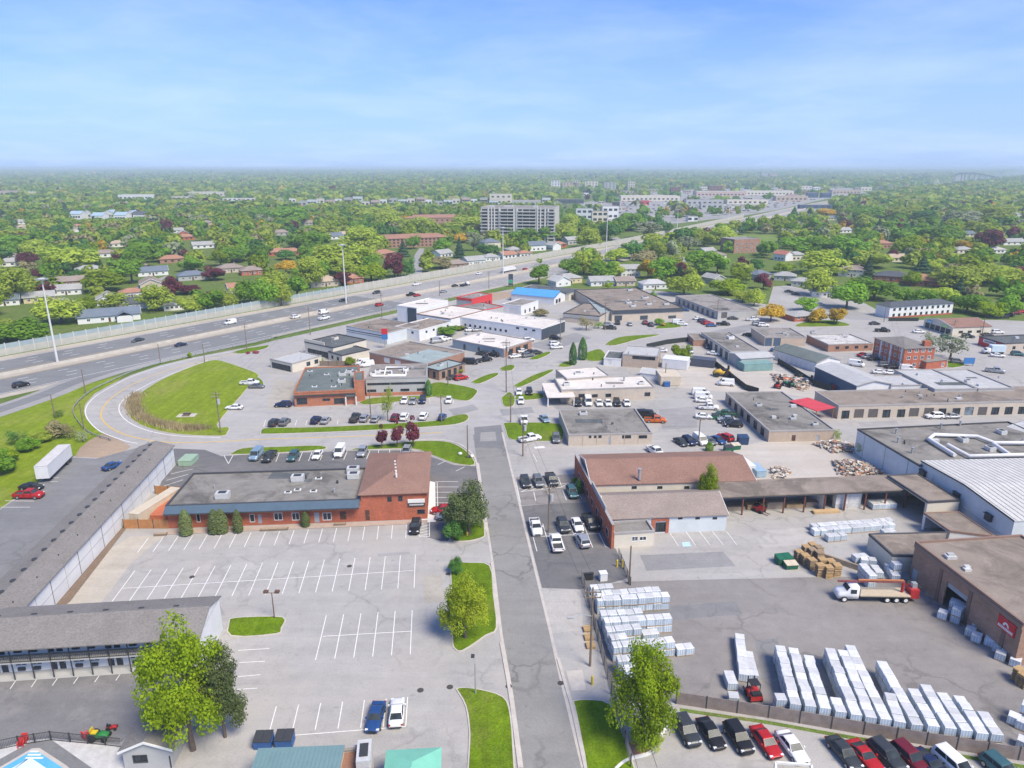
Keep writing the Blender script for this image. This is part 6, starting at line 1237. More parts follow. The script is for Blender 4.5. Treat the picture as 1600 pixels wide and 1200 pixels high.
batch('parked in the bays before the brick front', 'cars in the brick front bays', [(821, 753, 'suv', 'charcoal', 172), (841, 752, 'suv', 'grey', 172), (862, 749, 'pickup', 'charcoal', 172), (894, 769, 'suv', 'teal', 170), (837, 823, 'pickup', 'white', 174), (880, 821, 'suv', 'charcoal', 172), (902, 819, 'sedan', 'white', 172), (923, 815, 'pickup', 'charcoal', 168), (910, 844, 'suv', 'silver', -12), (869, 848, 'pickup', 'white', -6, 'with a bare load bed,')])
batch('driving past the brown roofed hall', 'truck on the side lane', [(1024, 705, 'pickup', 'white', 160)])
batch('parked by the tan block shop', 'cars by the tan block shop', [(828, 685, 'pickup', 'white', 65), (869, 685, 'suv', 'grey', 180), (851, 654, 'sedan', 'lightblue', 165), (819, 656, 'pickup', 'white', 180), (1012, 649, 'van', 'black', 100), (1024, 656, 'pickup', 'orange', 95)])
batch('parked in the row below the white roofed clinic', 'cars below the white roofed clinic', [(903, 629, 'suv', 'black', 180), (919, 628, 'van', 'white', 180), (936, 629, 'sedan', 'white', 180), (950, 629, 'sedan', 'white', 180), (964, 629, 'suv', 'black', 180), (979, 629, 'sedan', 'white', 180), (814, 626, 'hatch', 'white', 180), (811, 612, 'sedan', 'white', 180), (827, 612, 'suv', 'black', 180)])
batch('parked in the white van row beside the brown workshop', 'vehicles beside the brown workshop', [(1095, 614, 'van', 'white', 100), (1099, 620, 'van', 'white', 100), (1099, 625, 'sedan', 'white', 100), (1107, 636, 'pickup', 'white', 100), (1100, 650, 'sedan', 'white', 100), (1135, 647, 'pickup', 'green', 280), (1135, 654, 'sedan', 'silver', 280), (1138, 658, 'sedan', 'charcoal', 280), (1146, 663, 'suv', 'black', 280), (1134, 599, 'van', 'white', 285, 'parked askew,')])
batch('parked in the row at the gravel yard edge', 'cars in the gravel yard row', [(1064, 690, 'sedan', 'charcoal', 160), (1077, 689, 'suv', 'navy', 160), (1094, 688, 'van', 'white', 170), (1109, 689, 'hatch', 'grey', 160), (1122, 687, 'sedan', 'blue', 155), (1133, 683, 'suv', 'red', 330)])
batch('parked in the clinic front row', 'cars in the clinic front row', [(429, 660, 'suv', 'charcoal', 5), (445, 659, 'suv', 'grey', 5), (494, 656, 'suv', 'navy', 5), (509, 656, 'sedan', 'silver', 5), (555, 653, 'pickup', 'charcoal', 5), (570, 653, 'suv', 'silver', 5), (587, 654, 'hatch', 'silver', 5), (618, 652, 'suv', 'maroon', 5), (632, 651, 'suv', 'white', 5), (662, 650, 'suv', 'white', 5), (691, 651, 'hatch', 'blue', 5)])
batch('parked below the two-storey clinic wing', 'cars below the clinic wing', [(632, 625, 'sedan', 'white', 180), (645, 626, 'sedan', 'silver', 180), (660, 625, 'suv', 'navy', 180), (701, 625, 'hatch', 'white', 180)])
batch('parked alone left of the orange brick clinic', 'car by the orange clinic', [(442, 632, 'suv', 'navy', 270)]); batch('parked on the pavement beside the loop lawn', 'vehicles by the loop lawn', [(366, 636, 'sedan', 'white', 268), (390, 598, 'pickup', 'white', 90), (401, 603, 'sedan', 'grey', 90)])
batch('parked beside the brown office', 'cars by the brown office', [(709, 589, 'sedan', 'charcoal', 55), (721, 590, 'suv', 'red', 60), (757, 562, 'pickup', 'black', 60), (735, 566, 'van', 'black', 95)])
batch('parked along the blue-grey unit', 'cars along the blue-grey unit', [(753, 552, 'suv', 'charcoal', 300), (771, 554, 'suv', 'black', 300), (805, 556, 'sedan', 'white', 65), (818, 548, 'sedan', 'white', 65), (825, 555, 'suv', 'grey', 65), (830, 549, 'sedan', 'charcoal', 65), (838, 551, 'suv', 'charcoal', 65), (826, 531, 'suv', 'white', 65), (867, 537, 'suv', 'white', 70), (870, 542, 'sedan', 'white', 80), (868, 528, 'suv', 'black', 110)])
batch('parked between the white factory and the pale roofed units', 'cars between the white buildings', [(683, 533, 'van', 'silver', 60), (690, 531, 'van', 'white', 60), (697, 529, 'sedan', 'white', 60), (722, 513, 'suv', 'black', 65), (735, 515, 'sedan', 'white', 65), (746, 515, 'sedan', 'silver', 65), (573, 570, 'van', 'white', 250), (566, 567, 'van', 'white', 250)])
batch('parked in front of the auto centre', 'cars at the auto centre', [(950, 507, 'suv', 'silver', 100), (953, 512, 'pickup', 'charcoal', 100), (965, 504, 'suv', 'black', 0), (984, 506, 'sedan', 'silver', 0), (1008, 504, 'suv', 'maroon', 0), (1017, 507, 'suv', 'charcoal', 0), (1060, 504, 'van', 'white', 100), (1066, 506, 'sedan', 'white', 100)])
batch('parked in the colourful row before the grey block garage', 'cars before the grey block garage', [(1091, 497, 'sedan', 'white', 70), (1098, 501, 'suv', 'navy', 75), (1103, 503, 'sedan', 'maroon', 75), (1107, 505, 'suv', 'red', 75), (1112, 508, 'sedan', 'blue', 80), (1130, 506, 'pickup', 'black', 95), (1146, 497, 'sedan', 'charcoal', 95), (1176, 499, 'pickup', 'white', 95), (1184, 506, 'suv', 'silver', 95), (1193, 508, 'suv', 'white', 95), (1107, 489, 'sedan', 'silver', 140), (1100, 486, 'sedan', 'white', 140), (1092, 482, 'sedan', 'charcoal', 140), (1060, 478, 'sedan', 'navy', 100), (1070, 484, 'sedan', 'blue', 100)])
batch('parked in the auto repair yard', 'cars in the auto repair yard', [(1105, 541, 'hatch', 'navy', 180), (1115, 552, 'sedan', 'white', 120), (1170, 523, 'sedan', 'black', 120), (1216, 547, 'pickup', 'blue', 285), (1033, 547, 'sedan', 'white', 280), (1078, 548, 'suv', 'silver', 180)])
batch('parked beside the brick apartment house', 'cars by the brick apartments', [(1349, 554, 'sedan', 'red', 70), (1357, 557, 'sedan', 'silver', 75), (1366, 560, 'sedan', 'charcoal', 78), (1384, 570, 'suv', 'grey', 100), (1395, 573, 'sedan', 'black', 100), (1418, 577, 'van', 'white', 115), (1375, 581, 'sedan', 'white', 100), (1392, 582, 'sedan', 'white', 100), (1338, 569, 'van', 'white', 125)])
batch('on the street and lots past the brick apartments', 'cars past the brick apartments', [(1379, 516, 'pickup', 'black', 100), (1497, 565, 'suv', 'grey', 110), (1555, 579, 'pickup', 'silver', 120), (1559, 555, 'sedan', 'white', 110), (1591, 553, 'suv', 'teal', 110), (1513, 525, 'suv', 'charcoal', 115), (1479, 527, 'suv', 'green', 110), (1543, 523, 'sedan', 'black', 95), (1559, 519, 'suv', 'white', 95), (1436, 518, 'sedan', 'white', 100), (1576, 492, 'suv', 'navy', 100), (1588, 489, 'sedan', 'maroon', 100), (1597, 487, 'suv', 'red', 100), (1282, 475, 'sedan', 'silver', 120), (1233, 455, 'sedan', 'charcoal', 100), (1244, 459, 'sedan', 'black', 100), (1367, 505, 'sedan', 'black', 90)])
batch('standing before the service bay strip', 'cars at the service bays', [(1460, 650, 'suv', 'white', 268), (1486, 650, 'sedan', 'silver', 268)]); 
batch('parked by the trailer on the motel rear lot', 'vehicles on the motel rear lot', [(49, 760, 'sedan', 'black', 92), (45, 773, 'pickup', 'red', 92), (177, 727, 'sedan', 'blue', 30)])
HB = math.degrees(math.atan2(HD.x, HD.y))
batch('driving on the highway', 'cars on the highway', [(33, 601, 'suv', 'black', HB), (283, 538, 'sedan', 'navy', HB), (215, 531, 'sedan', 'charcoal', HB+180), (360, 504, 'van', 'white', HB+180), (462, 495, 'suv', 'white', HB), (506, 488, 'van', 'white', HB), (506, 497, 'pickup', 'white', HB), (536, 469, 'sedan', 'black', HB+180), (588, 457, 'suv', 'charcoal', HB+180), (593, 476, 'suv', 'red', HB), (651, 444, 'pickup', 'white', HB+180), (642, 460, 'pickup', 'black', HB), (652, 461, 'sedan', 'red', HB), (693, 455, 'sedan', 'silver', HB), (711, 446, 'sedan', 'charcoal', HB), (748, 427, 'sedan', 'white', HB+180), (793, 419, 'sedan', 'navy', HB+180), (821, 421, 'suv', 'red', HB), (906, 396, 'suv', 'grey', HB+180), (921, 398, 'sedan', 'navy', HB+180), (893, 402, 'sedan', 'white', HB), (1010, 377, 'suv', 'white', HB+180), (1046, 375, 'sedan', 'charcoal', HB), (1055, 399, 'suv', 'black', HB+30)])
for k, o in CARP.items():                     # the prototypes themselves are not part of the place
    for ch in list(o.children_recursive): bpy.data.objects.remove(ch)
    bpy.data.objects.remove(o)
def truckbox(u, v, hd, label, cabc, boxm, Lb, name='box_truck', hgt=3.2):
    p = P(u, v); root = thing(name, label, 'truck', (p.x, p.y, .07), None, math.pi/2-math.radians(hd)); O = (0, 0, 0)
    mb = MB(); mb.box(-Lb/2-1, -1.2, .95, Lb/2-1, 1.2, hgt); obj('cargo_box', mb, boxm, root, org=O); mb = MB(); x = Lb/2-.9
    secs = [(x, [(1.0, .5), (1.1, 1.2), (1.05, 2.0), (.9, 2.3)]), (x+1.0, [(1.0, .5), (1.1, 1.2), (1.05, 1.9), (.9, 2.2)]), (x+1.6, [(1.0, .5), (1.08, 1.2), (1.0, 1.35), (.8, 1.4)]), (x+2.3, [(.95, .5), (1.0, 1.0), (.95, 1.15), (.7, 1.2)])]
    loft(mb, secs); obj('cab', mb, cabc, root, org=O); mb = MB(); mb.add([(x+1.05, .9, 2.1), (x+1.05, -.9, 2.1), (x+1.62, -.9, 1.45), (x+1.62, .9, 1.45)], [(3, 2, 1, 0)]); obj('windscreen', mb, CGL, root, org=O)
    for xx in (-Lb/2, x+1.5):
        for s_ in (-1, 1): mb = MB(); mb.tube([(xx, s_*.75, .45), (xx, s_*1.08, .45)], .45, 14); obj('wheel', mb, TYRE, root, org=O)
    mb = MB(); mb.box(-Lb/2-.9, -.5, .55, x+.2, .5, .95); obj('chassis', mb, DARKMETAL, root, org=O); return root
truckbox(1552, 553, 275, 'white box truck with blue side lettering by the tan store', PAINT['white'], M('truck_box_blue_white', (.55, .65, .7), .5, .1, 1), 4.8)
truckbox(1020, 378, HB, 'white semi truck far along the highway', PAINT['white'], WCT, 11, 'semi_truck'); truckbox(1082, 364, HB+180, 'truck with reddish load far along the highway', PAINT['white'], M('pink_trailer', (.5, .3, .32), .6), 10, 'semi_truck'); truckbox(726, 447, HB, 'flatbed recovery truck on the near highway lanes', PAINT['white'], DARKMETAL, 5, 'flatbed_truck', 1.25); truckbox(795, 424.5, HB, 'long white truck on the near highway lanes behind the sign', PAINT['white'], WCT, 12, 'semi_truck')
# flatbed crane truck in the yard
p = P(1362, 936); root = thing('crane_truck', 'white flatbed truck with red folding crane and tan deck in the storage yard', 'truck', (p.x, p.y, .05), None, math.pi-.03); O = (0, 0, 0); RC = M('crane_red', (.42, .03, .03), .5, .12, 2); DECK = M('tan_truck_deck', (.5, .42, .3), .8, .12, 1.5)
mb = MB(); loft(mb, [(2.6, [(1.05, .6), (1.15, 1.3), (1.12, 2.3), (.95, 2.7)]), (3.9, [(1.05, .6), (1.15, 1.3), (1.1, 2.3), (.95, 2.65)]), (4.35, [(1.05, .6), (1.12, 1.3), (1.02, 1.75), (.8, 1.8)]), (5.3, [(.95, .6), (1.0, 1.2), (.85, 1.6), (.6, 1.62)]), (5.7, [(.9, .6), (.95, 1.0), (.75, 1.3), (.5, 1.3)])]); obj('cab', mb, PAINT['white'], root, org=O)
mb = MB(); mb.add([(3.95, .92, 2.55), (3.95, -.92, 2.55), (4.36, -.85, 1.85), (4.36, .85, 1.85)], [(3, 2, 1, 0)]); obj('windscreen', mb, CGL, root, org=O)
for s_ in (-1, 1): mb = MB(); mb.box(3.0, s_*1.13-.02, 1.55, 3.9, s_*1.13+.02, 2.25); obj('side_window', mb, CGL, root, org=O)
mb = MB(); mb.box(-5.2, -1.2, 1.15, 2.4, 1.2, 1.3); obj('deck', mb, DECK, root, org=O); mb = MB(); mb.box(-5.2, -1.23, 1.0, 2.4, 1.23, 1.15); obj('deck_frame', mb, DARKMETAL, root, org=O); mb = MB(); mb.box(2.4, -1.15, 1.2, 2.5, 1.15, 2.4); obj('headboard', mb, GALV, root, org=O); mb = MB(); mb.box(-5.8, -.5, .6, 5.2, .5, 1.0); obj('chassis', mb, DARKMETAL, root, org=O)
for xx in (-1.8, -3.2, 4.7, -4.6):
    for s_ in (-1, 1): mb = MB(); mb.tube([(xx, s_*.72, .5), (xx, s_*1.12, .5)], .5, 14); w_ = obj('wheel', mb, TYRE, root, org=O); mb = MB(); mb.tube([(xx, s_*1.11, .5), (xx, s_*1.14, .5)], .3, 12); obj('rim', mb, WF, w_, org=O)
mb = MB(); mb.box(-6.6, -.9, .7, -5.3, .9, 2.2); obj('crane_base', mb, RC, root, org=O); mb = MB(); mb.box(-6.4, -.35, 2.2, -5.7, .35, 3.0); obj('crane_cab', mb, GALV, root, org=O)
mb = MB(); mb.tube([(-4.4, 0, 1.3), (-4.4, 0, 3.0)], .22, 8); obj('crane_mast', mb, RC, root, org=O); mb = MB(); mb.box(-4.6, -.15, 2.95, 5.6, .15, 3.18); obj('crane_boom', mb, M('crane_boom_paint', (.24, .07, .07), .6, .25, 1.5), root, org=O); mb = MB(); mb.box(-4.4, -.12, 3.25, 2.5, .12, 3.4); obj('crane_jib', mb, M('crane_orange', (.5, .2, .08), .6), root, org=O)
def forklift(u, v, rz, label):
    p = P(u, v); root = thing('forklift', label, 'forklift', (p.x, p.y, .05), None, rz); O = (0, 0, 0)
    mb = MB(); mb.box(-1.1, -.75, .35, .7, .75, 1.1); obj('body', mb, RC, root, org=O); mb = MB(); mb.box(-1.15, -.6, 1.1, -.5, .6, 1.4); obj('counterweight', mb, BLK, root, org=O)
    for x, y in ((-.45, .6), (-.45, -.6), (.6, .6), (.6, -.6)): mb = MB(); mb.box(x-.04, y-.04, 1.1, x+.04, y+.04, 2.2); obj('roof_post', mb, BLK, root, org=O)
    mb = MB(); mb.box(-.55, -.65, 2.2, .7, .65, 2.27); obj('overhead_guard', mb, BLK, root, org=O)
    for y in (-.4, .4): mb = MB(); mb.box(.85, y-.06, .1, .98, y+.06, 2.5); obj('mast_rail', mb, BLK, root, org=O); mb = MB(); mb.box(.98, y-.06, .1, 2.0, y+.06, .16); obj('fork', mb, BLK, root, org=O)
    for x in (-.75, .5):
        for s_ in (-1, 1): mb = MB(); mb.tube([(x, s_*.6, .36), (x, s_*.85, .36)], .36, 12); obj('wheel', mb, TYRE, root, org=O)
forklift(1176, 1090, math.pi/2+.1, 'red forklift parked at the end of the pallet rows in the yard'); forklift(1187, 800, -.9, 'red forklift parked in the first bay of the timber shed')
def tractor(u, v, rz, m1, m2, label, name, cat, s=1.0):
    p = P(u, v); root = thing(name, label, cat, (p.x, p.y, .06), None, rz); O = (0, 0, 0); mb = MB(); loft(mb, [(-.9*s, [(.35*s, .3*s), (.42*s, .5*s), (.4*s, .75*s), (.3*s, .8*s)]), (0, [(.35*s, .3*s), (.42*s, .5*s), (.4*s, .6*s), (.3*s, .65*s)]), (.2*s, [(.3*s, .3*s), (.36*s, .5*s), (.34*s, .85*s), (.25*s, .9*s)]), (1.0*s, [(.26*s, .3*s), (.32*s, .5*s), (.3*s, .7*s), (.2*s, .75*s)])]); obj('body', mb, m1, root, org=O)
    mb = MB(); mb.box(-.7*s, -.28*s, .8*s, -.15*s, .28*s, .92*s); mb.box(-.78*s, -.28*s, .92*s, -.66*s, .28*s, 1.35*s); obj('seat', mb, m2, root, org=O)
    for x, r in ((-.55*s, .42*s), (.75*s, .28*s)):
        for y in (-1, 1): mb = MB(); mb.tube([(x, y*.38*s, r), (x, y*.6*s, r)], r, 12); obj('wheel', mb, TYRE, root, org=O)
tractor(156, 1155, 0, M('tractor_green', (.03, .2, .05), .5), M('tractor_yellow', (.6, .45, .03), .5), 'green riding mower with yellow seat inside the pool fence', 'riding_mower', 'mower', 1.1); tractor(175, 1140, .2, RC, BLK, 'small red push mower on the courtyard asphalt', 'lawn_mower', 'mower', .6)
YEL = M('loader_yellow', (.58, .36, .04), .5, .1, 1)
tractor(1128, 588, math.pi, YEL, BLK, 'yellow wheel loader parked against the black screened fence', 'wheel_loader', 'loader', 2.6)
def chair(u, v, rz, label):
    p = P(u, v); root = thing('lounge_chair', label, 'chair', (p.x, p.y, .06), 'red pool chairs', rz); O = (0, 0, 0); m = M('chair_red', (.6, .05, .05), .5)
    mb = MB(); mb.add([(-.3, -.4, .38), (.3, -.4, .38), (.3, .25, .3), (-.3, .25, .3)], [(0, 1, 2, 3), (3, 2, 1, 0)]); obj('seat', mb, m, root, org=O); mb = MB(); mb.box(-.32, .25, .3, .32, .36, 1.0); obj('backrest', mb, m, root, org=O)
    for x in (-.3, .3): mb = MB(); mb.box(x-.06, -.4, .55, x+.06, .3, .6); obj('armrest', mb, m, root, org=O)
    for x, y in ((-.28, -.36), (.28, -.36), (-.28, .25), (.28, .25)): mb = MB(); mb.box(x-.04, y-.04, 0, x+.04, y+.04, .4); obj('leg', mb, m, root, org=O)
chair(34, 1166, .4, 'red pool chair beside the black fence'); chair(39, 1160, .3, 'red pool chair beside the black fence'); chair(135, 1153, 2.6, 'red and white chair by the green riding mower')
# highway sign by the blue roofed shop, small signs, hydrant, bags
p = P(798, 448); h = zat(p, 428); root = thing('pylon_sign', 'tall dark pylon sign with green panel by the highway', 'sign', p)
for dx in (-1.1, 1.1): mb = MB(); mb.box(p.x+dx-.15, p.y-.15, 0, p.x+dx+.15, p.y+.15, h); obj('post', mb, DARKMETAL, root)
for z0, z1, m in ((h-3.2, h, SLATE), (h-5, h-3.4, M('sign_green', (.04, .32, .16), .5)), (h-6.4, h-5.2, SLATE)): mb = MB(); mb.box(p.x-1.3, p.y-.25, z0, p.x+1.3, p.y+.25, z1); obj('sign_panel', mb, m, root)
p = P(602, 545); root = thing('pylon_sign', 'blue and red pylon sign above the pinkish brick works roof', 'sign', p)
for z0, z1, m in ((5.6, 7.6, M('sign_red', (.55, .03, .04))), (3.6, 5.5, M('sign_blue', (.05, .18, .42), .5))): mb = MB(); mb.box(p.x-1.1, p.y-.2, z0, p.x+1.1, p.y+.2, z1); obj('sign_panel', mb, m, root)
mb = MB(); mb.cyl(p.x, p.y, 0, 3.7, .2, 8); obj('post', mb, GALV, root)
p = P(1513, 572); root = thing('road_sign', 'blue board sign on posts beside the road past the brick apartments', 'sign', p); mb = MB(); mb.box(p.x-1.8, p.y-.1, .8, p.x+1.8, p.y+.1, 2.9); obj('sign_panel', mb, M('sign_blue', (.05, .18, .42)), root)
for dx in (-1.5, 1.5): mb = MB(); mb.box(p.x+dx-.1, p.y-.15, 0, p.x+dx+.1, p.y+.15, .8); obj('post', mb, GALV, root)
p = P(730, 838); root = thing('fire_hydrant', 'yellow fire hydrant on the grass below the pine', 'hydrant', p); YH = M('hydrant_yellow', (.6, .42, .05), .5); mb = MB(); mb.cyl(p.x, p.y, .1, .75, .16, 10); mb.cyl(p.x, p.y, .75, .95, .19, 10, r1=.08); obj('barrel', mb, YH, root)
for dx in (-.22, .22): mb = MB(); mb.tube([(p.x, p.y, .6), (p.x+dx, p.y, .6)], .08, 8); obj('outlet', mb, YH, root)
def bollard(u, v, label, lean=0.0):
    p = P(u, v); mb = MB(); mb.tube([(p.x, p.y, 0), (p.x+lean, p.y, 1.3)], .16, 10); mb.tube([(p.x+lean, p.y, 1.3), (p.x+lean, p.y, 1.42)], [.16, .06], 10); obj('bollard', mb, M('bollard_yellow', (.62, .45, .03), .6), org=p, label=label, cat='bollard')
bollard(964, 886, 'yellow bollard beside the gate chain link'); bollard(972, 886, 'short yellow bollard next to the yard gate fence', .05); bollard(925, 1070, 'slim yellow guy wire marker at the street light pole')
for u, v, m, lab in ((733, 716, BLK, 'black refuse bag at the foot of the corner pole'), (719, 711, WF, 'small white bag on the corner lawn'), (737, 715, WF, 'white refuse bag beside the corner pole')):
    p = P(u, v); mb = MB(); mb.tube([(p.x, p.y, .17), (p.x, p.y, .35), (p.x, p.y, .6), (p.x, p.y, .78)], [.35, .55, .42, .08], 9); obj('refuse_bag', mb, m, org=(p.x, p.y, .17), label=lab, cat='bag')
# scrap, machinery and rubble in the yards
SCM = [M('scrap_%d' % i, c, .8, .2, 3) for i, c in enumerate(((.55, .5, .42), (.3, .24, .19), (.5, .42, .3), (.16, .15, .15), (.62, .6, .57), (.4, .2, .12)))]
def pile(label, px, n_, hmax, name='rubble_pile', cat='rubble', smin=.2, smax=.9):
    c = P2(*px[0]); mb = MB(); cen = sum((P2(*q) for q in px), Vector((0, 0)))/len(px); pts = [P2(*q) for q in px]
    for i in range(n_):
        a, b2 = rnd.choice(pts), rnd.choice(pts); p = a.lerp(b2, rnd.random()).lerp(cen, rnd.random()*.6); r = 1-min(1, (p-cen).length/max((q-cen).length for q in pts)); s = rnd.uniform(smin, smax)
        T = Matrix.Translation((p.x, p.y, .1+r*hmax*rnd.uniform(.2, 1))) @ Matrix.Rotation(rnd.uniform(0, 3), 4, 'Z') @ Matrix.Rotation(rnd.uniform(-.6, .6), 4, 'X'); mb.box(-s/2, -s*.3, -s*.15, s/2, s*.3, s*.15, rnd.randrange(6), T)
    obj(name, mb, SCM, org=(cen.x, cen.y, 0), label=label, cat=cat, kind='stuff')
pile('heap of broken pallets and grey rubble behind the timber shed', [(1300, 722), (1325, 722), (1360, 730), (1385, 742), (1340, 747), (1308, 742)], 1100, 1.9)
pile('heap of white scraps and crates beside the pale blue factory wall', [(1268, 695), (1300, 690), (1332, 695), (1335, 708), (1300, 708)], 800, 1.6)
pile('heap of timber offcuts at the right end of the brown roofed hall', [(1205, 735), (1222, 730), (1234, 740), (1225, 748), (1208, 748)], 260, 1.3)
pile('clutter of machine parts in the equipment yard beside the black screen', [(1205, 585), (1240, 588), (1270, 600), (1255, 612), (1215, 602)], 520, 1.4, 'machine_scrap', 'scrap', .3, 1.2)
for k, (u, v, m, lab) in enumerate(((1224, 597, M('tractor_orange', (.55, .13, .05), .5), 'orange tractor in the equipment yard'), (1215, 606, RC, 'small red machine in the equipment yard'), (1231, 604, BING, 'green tractor beside the orange one'), (1262, 598, BINN, 'dark blue tractor by the black screen'), (1302, 608, RC, 'red tractor against the blue sided shop'), (1322, 610, RC, 'second red machine by the blue sided shop'), (1250, 592, BLK, 'black machine at the equipment yard fence'))):
    tractor(u, v, k*1.1, m, BLK, lab, 'farm_tractor', 'tractor', 1.7)
cbox('blue_water_tank', 'pale blue box at the end of the brown roofed hall', 'tank', (1182, 747), (1197, 746), (1178, 733), 1.5, M('tank_blue', (.3, .42, .52), .5, .1, .8)); cbox('white_box', 'white box standing beside the blue tank', 'box', (1168, 742), (1180, 741), (1165, 722), 1.9, WCT)
cbox('electric_meter_cabinet', 'white electrical cabinet at the yard fence corner', 'cabinet', (938, 910), (949, 909), (938, 904), 1.4, WCT, ribs=False); cbox('dark_sign_board', 'small dark board at the yard fence corner', 'board', (911, 908), (927, 907), (911, 906), 1.2, BLK, ribs=False)
for u, v, lab in ((250, 838, 'empty wooden planter box before the cedar fence'), (428, 830, 'long wooden planter box along the plaza walk'), (531, 822, 'short planter box along the plaza walk')):
    p = P2(u, v); fr = (p, Vector((1, .09)).normalized(), Vector((.09, -1)).normalized()); w = 2.2 if u != 428 else 5; root = thing('planter_box', lab, 'planter', (p.x, p.y, 0)); mb = MB(); mb.fbox(fr, -w/2, w/2, .05, .4, -.7, .0); obj('box', mb, WOODPOLE, root); mb = MB(); mb.fbox(fr, -w/2+.1, w/2-.1, .4, .44, -.6, -.1); obj('soil', mb, DIRT, root)
def inpoly_(u, v, poly):
    r = False
    for i in range(len(poly)):
        (x0, y0), (x1, y1) = poly[i-1], poly[i]
        if (y0 > v) != (y1 > v) and u < (x1-x0)*(v-y0)/(y1-y0)+x0: r = not r
    return r
# ================================================================== houses
HRF = {'brown': SHB2, 'grey': SHL, 'dark': SHD, 'slate': shingle('shingle_slate_blue', (.15, .18, .22)), 'rust': SHR, 'white': RFM, 'tan': shingle('shingle_tan', (.42, .34, .26)), 'red': shingle('shingle_red', (.4, .16, .12))}
HWL = {'white': WHITEW, 'brick': BRICKR, 'cream': CREAM, 'yellow': M('yellow_siding', (.6, .5, .28), .8, .08, .5, True), 'tan': BEIGE, 'grey': GREYW, 'pink': BRICKP}
HOUSES = []; HCOL = []
def house(u, v, w, d, roof, wall, style='gable', rot=35, z=2.9, place='', wing=False, quiet=False):
    p = P2(u, v); t = math.radians(90-rot); e = Vector((math.cos(t), math.sin(t)))
    if abs(e.y) > abs(e.x) and e.y < 0 or abs(e.x) >= abs(e.y) and e.x < 0: e = -e
    n_ = Vector((-e.y, e.x))
    if n_.y < 0: n_ = -n_; e = -e
    a = p-e*w/2; lab = f"{wall if wall not in ('pink',) else 'brick'} {'two-storey house' if z > 4 else 'bungalow'} with {roof} {'hipped' if style == 'hip' else 'gabled'} roof {place}"
    if wing: lab += ', with projecting wing'
    b = Bld('house', lab.strip(), [a, a+e*w, a+e*w+n_*d, a+n_*d], z, HWL[wall], HRF[roof], style=style, rh=d*.24, over=.5, cat='house', group='houses '+(place or 'among the trees'), cope=WF)
    near = p.length < 520
    if near:
        for e_ in (0, 1, 3):
            k = 4 if e_ == 0 else 2
            for zz in ((.9,) if z < 4 else (.9, 3.4)): b.row(e_, k, .06, .94, 1.3, zz, zz+1.15, 'winw')
        b.open(0, w*.5-.45, w*.5+.45, .02, 2.0, 'door')
    else:
        b.row(0, 3, .1, .9, 1.6, .9, 2.1)
    b.finish(); HOUSES.append((u, v, w*ppm(u, v), p, max(w, d))); HCOL.append(roof+' roofed')
    if near:
        c = p+n_*d*.55+e*w*.2; mb = MB(); mb.box(c.x-.35, c.y-.35, z+.2, c.x+.35, c.y+.35, z+d*.24+.7); obj('chimney', mb, BRICKP, b.root)
    if wing:
        a2 = p+e*w*.12-n_*3.6; q = [a2, a2+e*6, a2+e*6+n_*3.55, a2+n_*3.55]; mb = MB(); mb.prism(q, 0, z-.05, top=False); obj('wing_wall', mb, HWL[wall], b.root); gable_roof(b.root, a2+n_*-.0+e*6, a2+e*6+n_*5.5, 6, z-.02, 1.5, HRF[roof], .4, None, 'wing_roof')
    return b
LW1 = 'just behind the noise wall'; LW2 = 'deep among the trees beyond the noise wall'; RW1 = 'at the edge of the right hand neighbourhood'; RW1 = 'beyond the auto shops'; RW2 = 'deep in the neighbourhood beyond the auto shops'
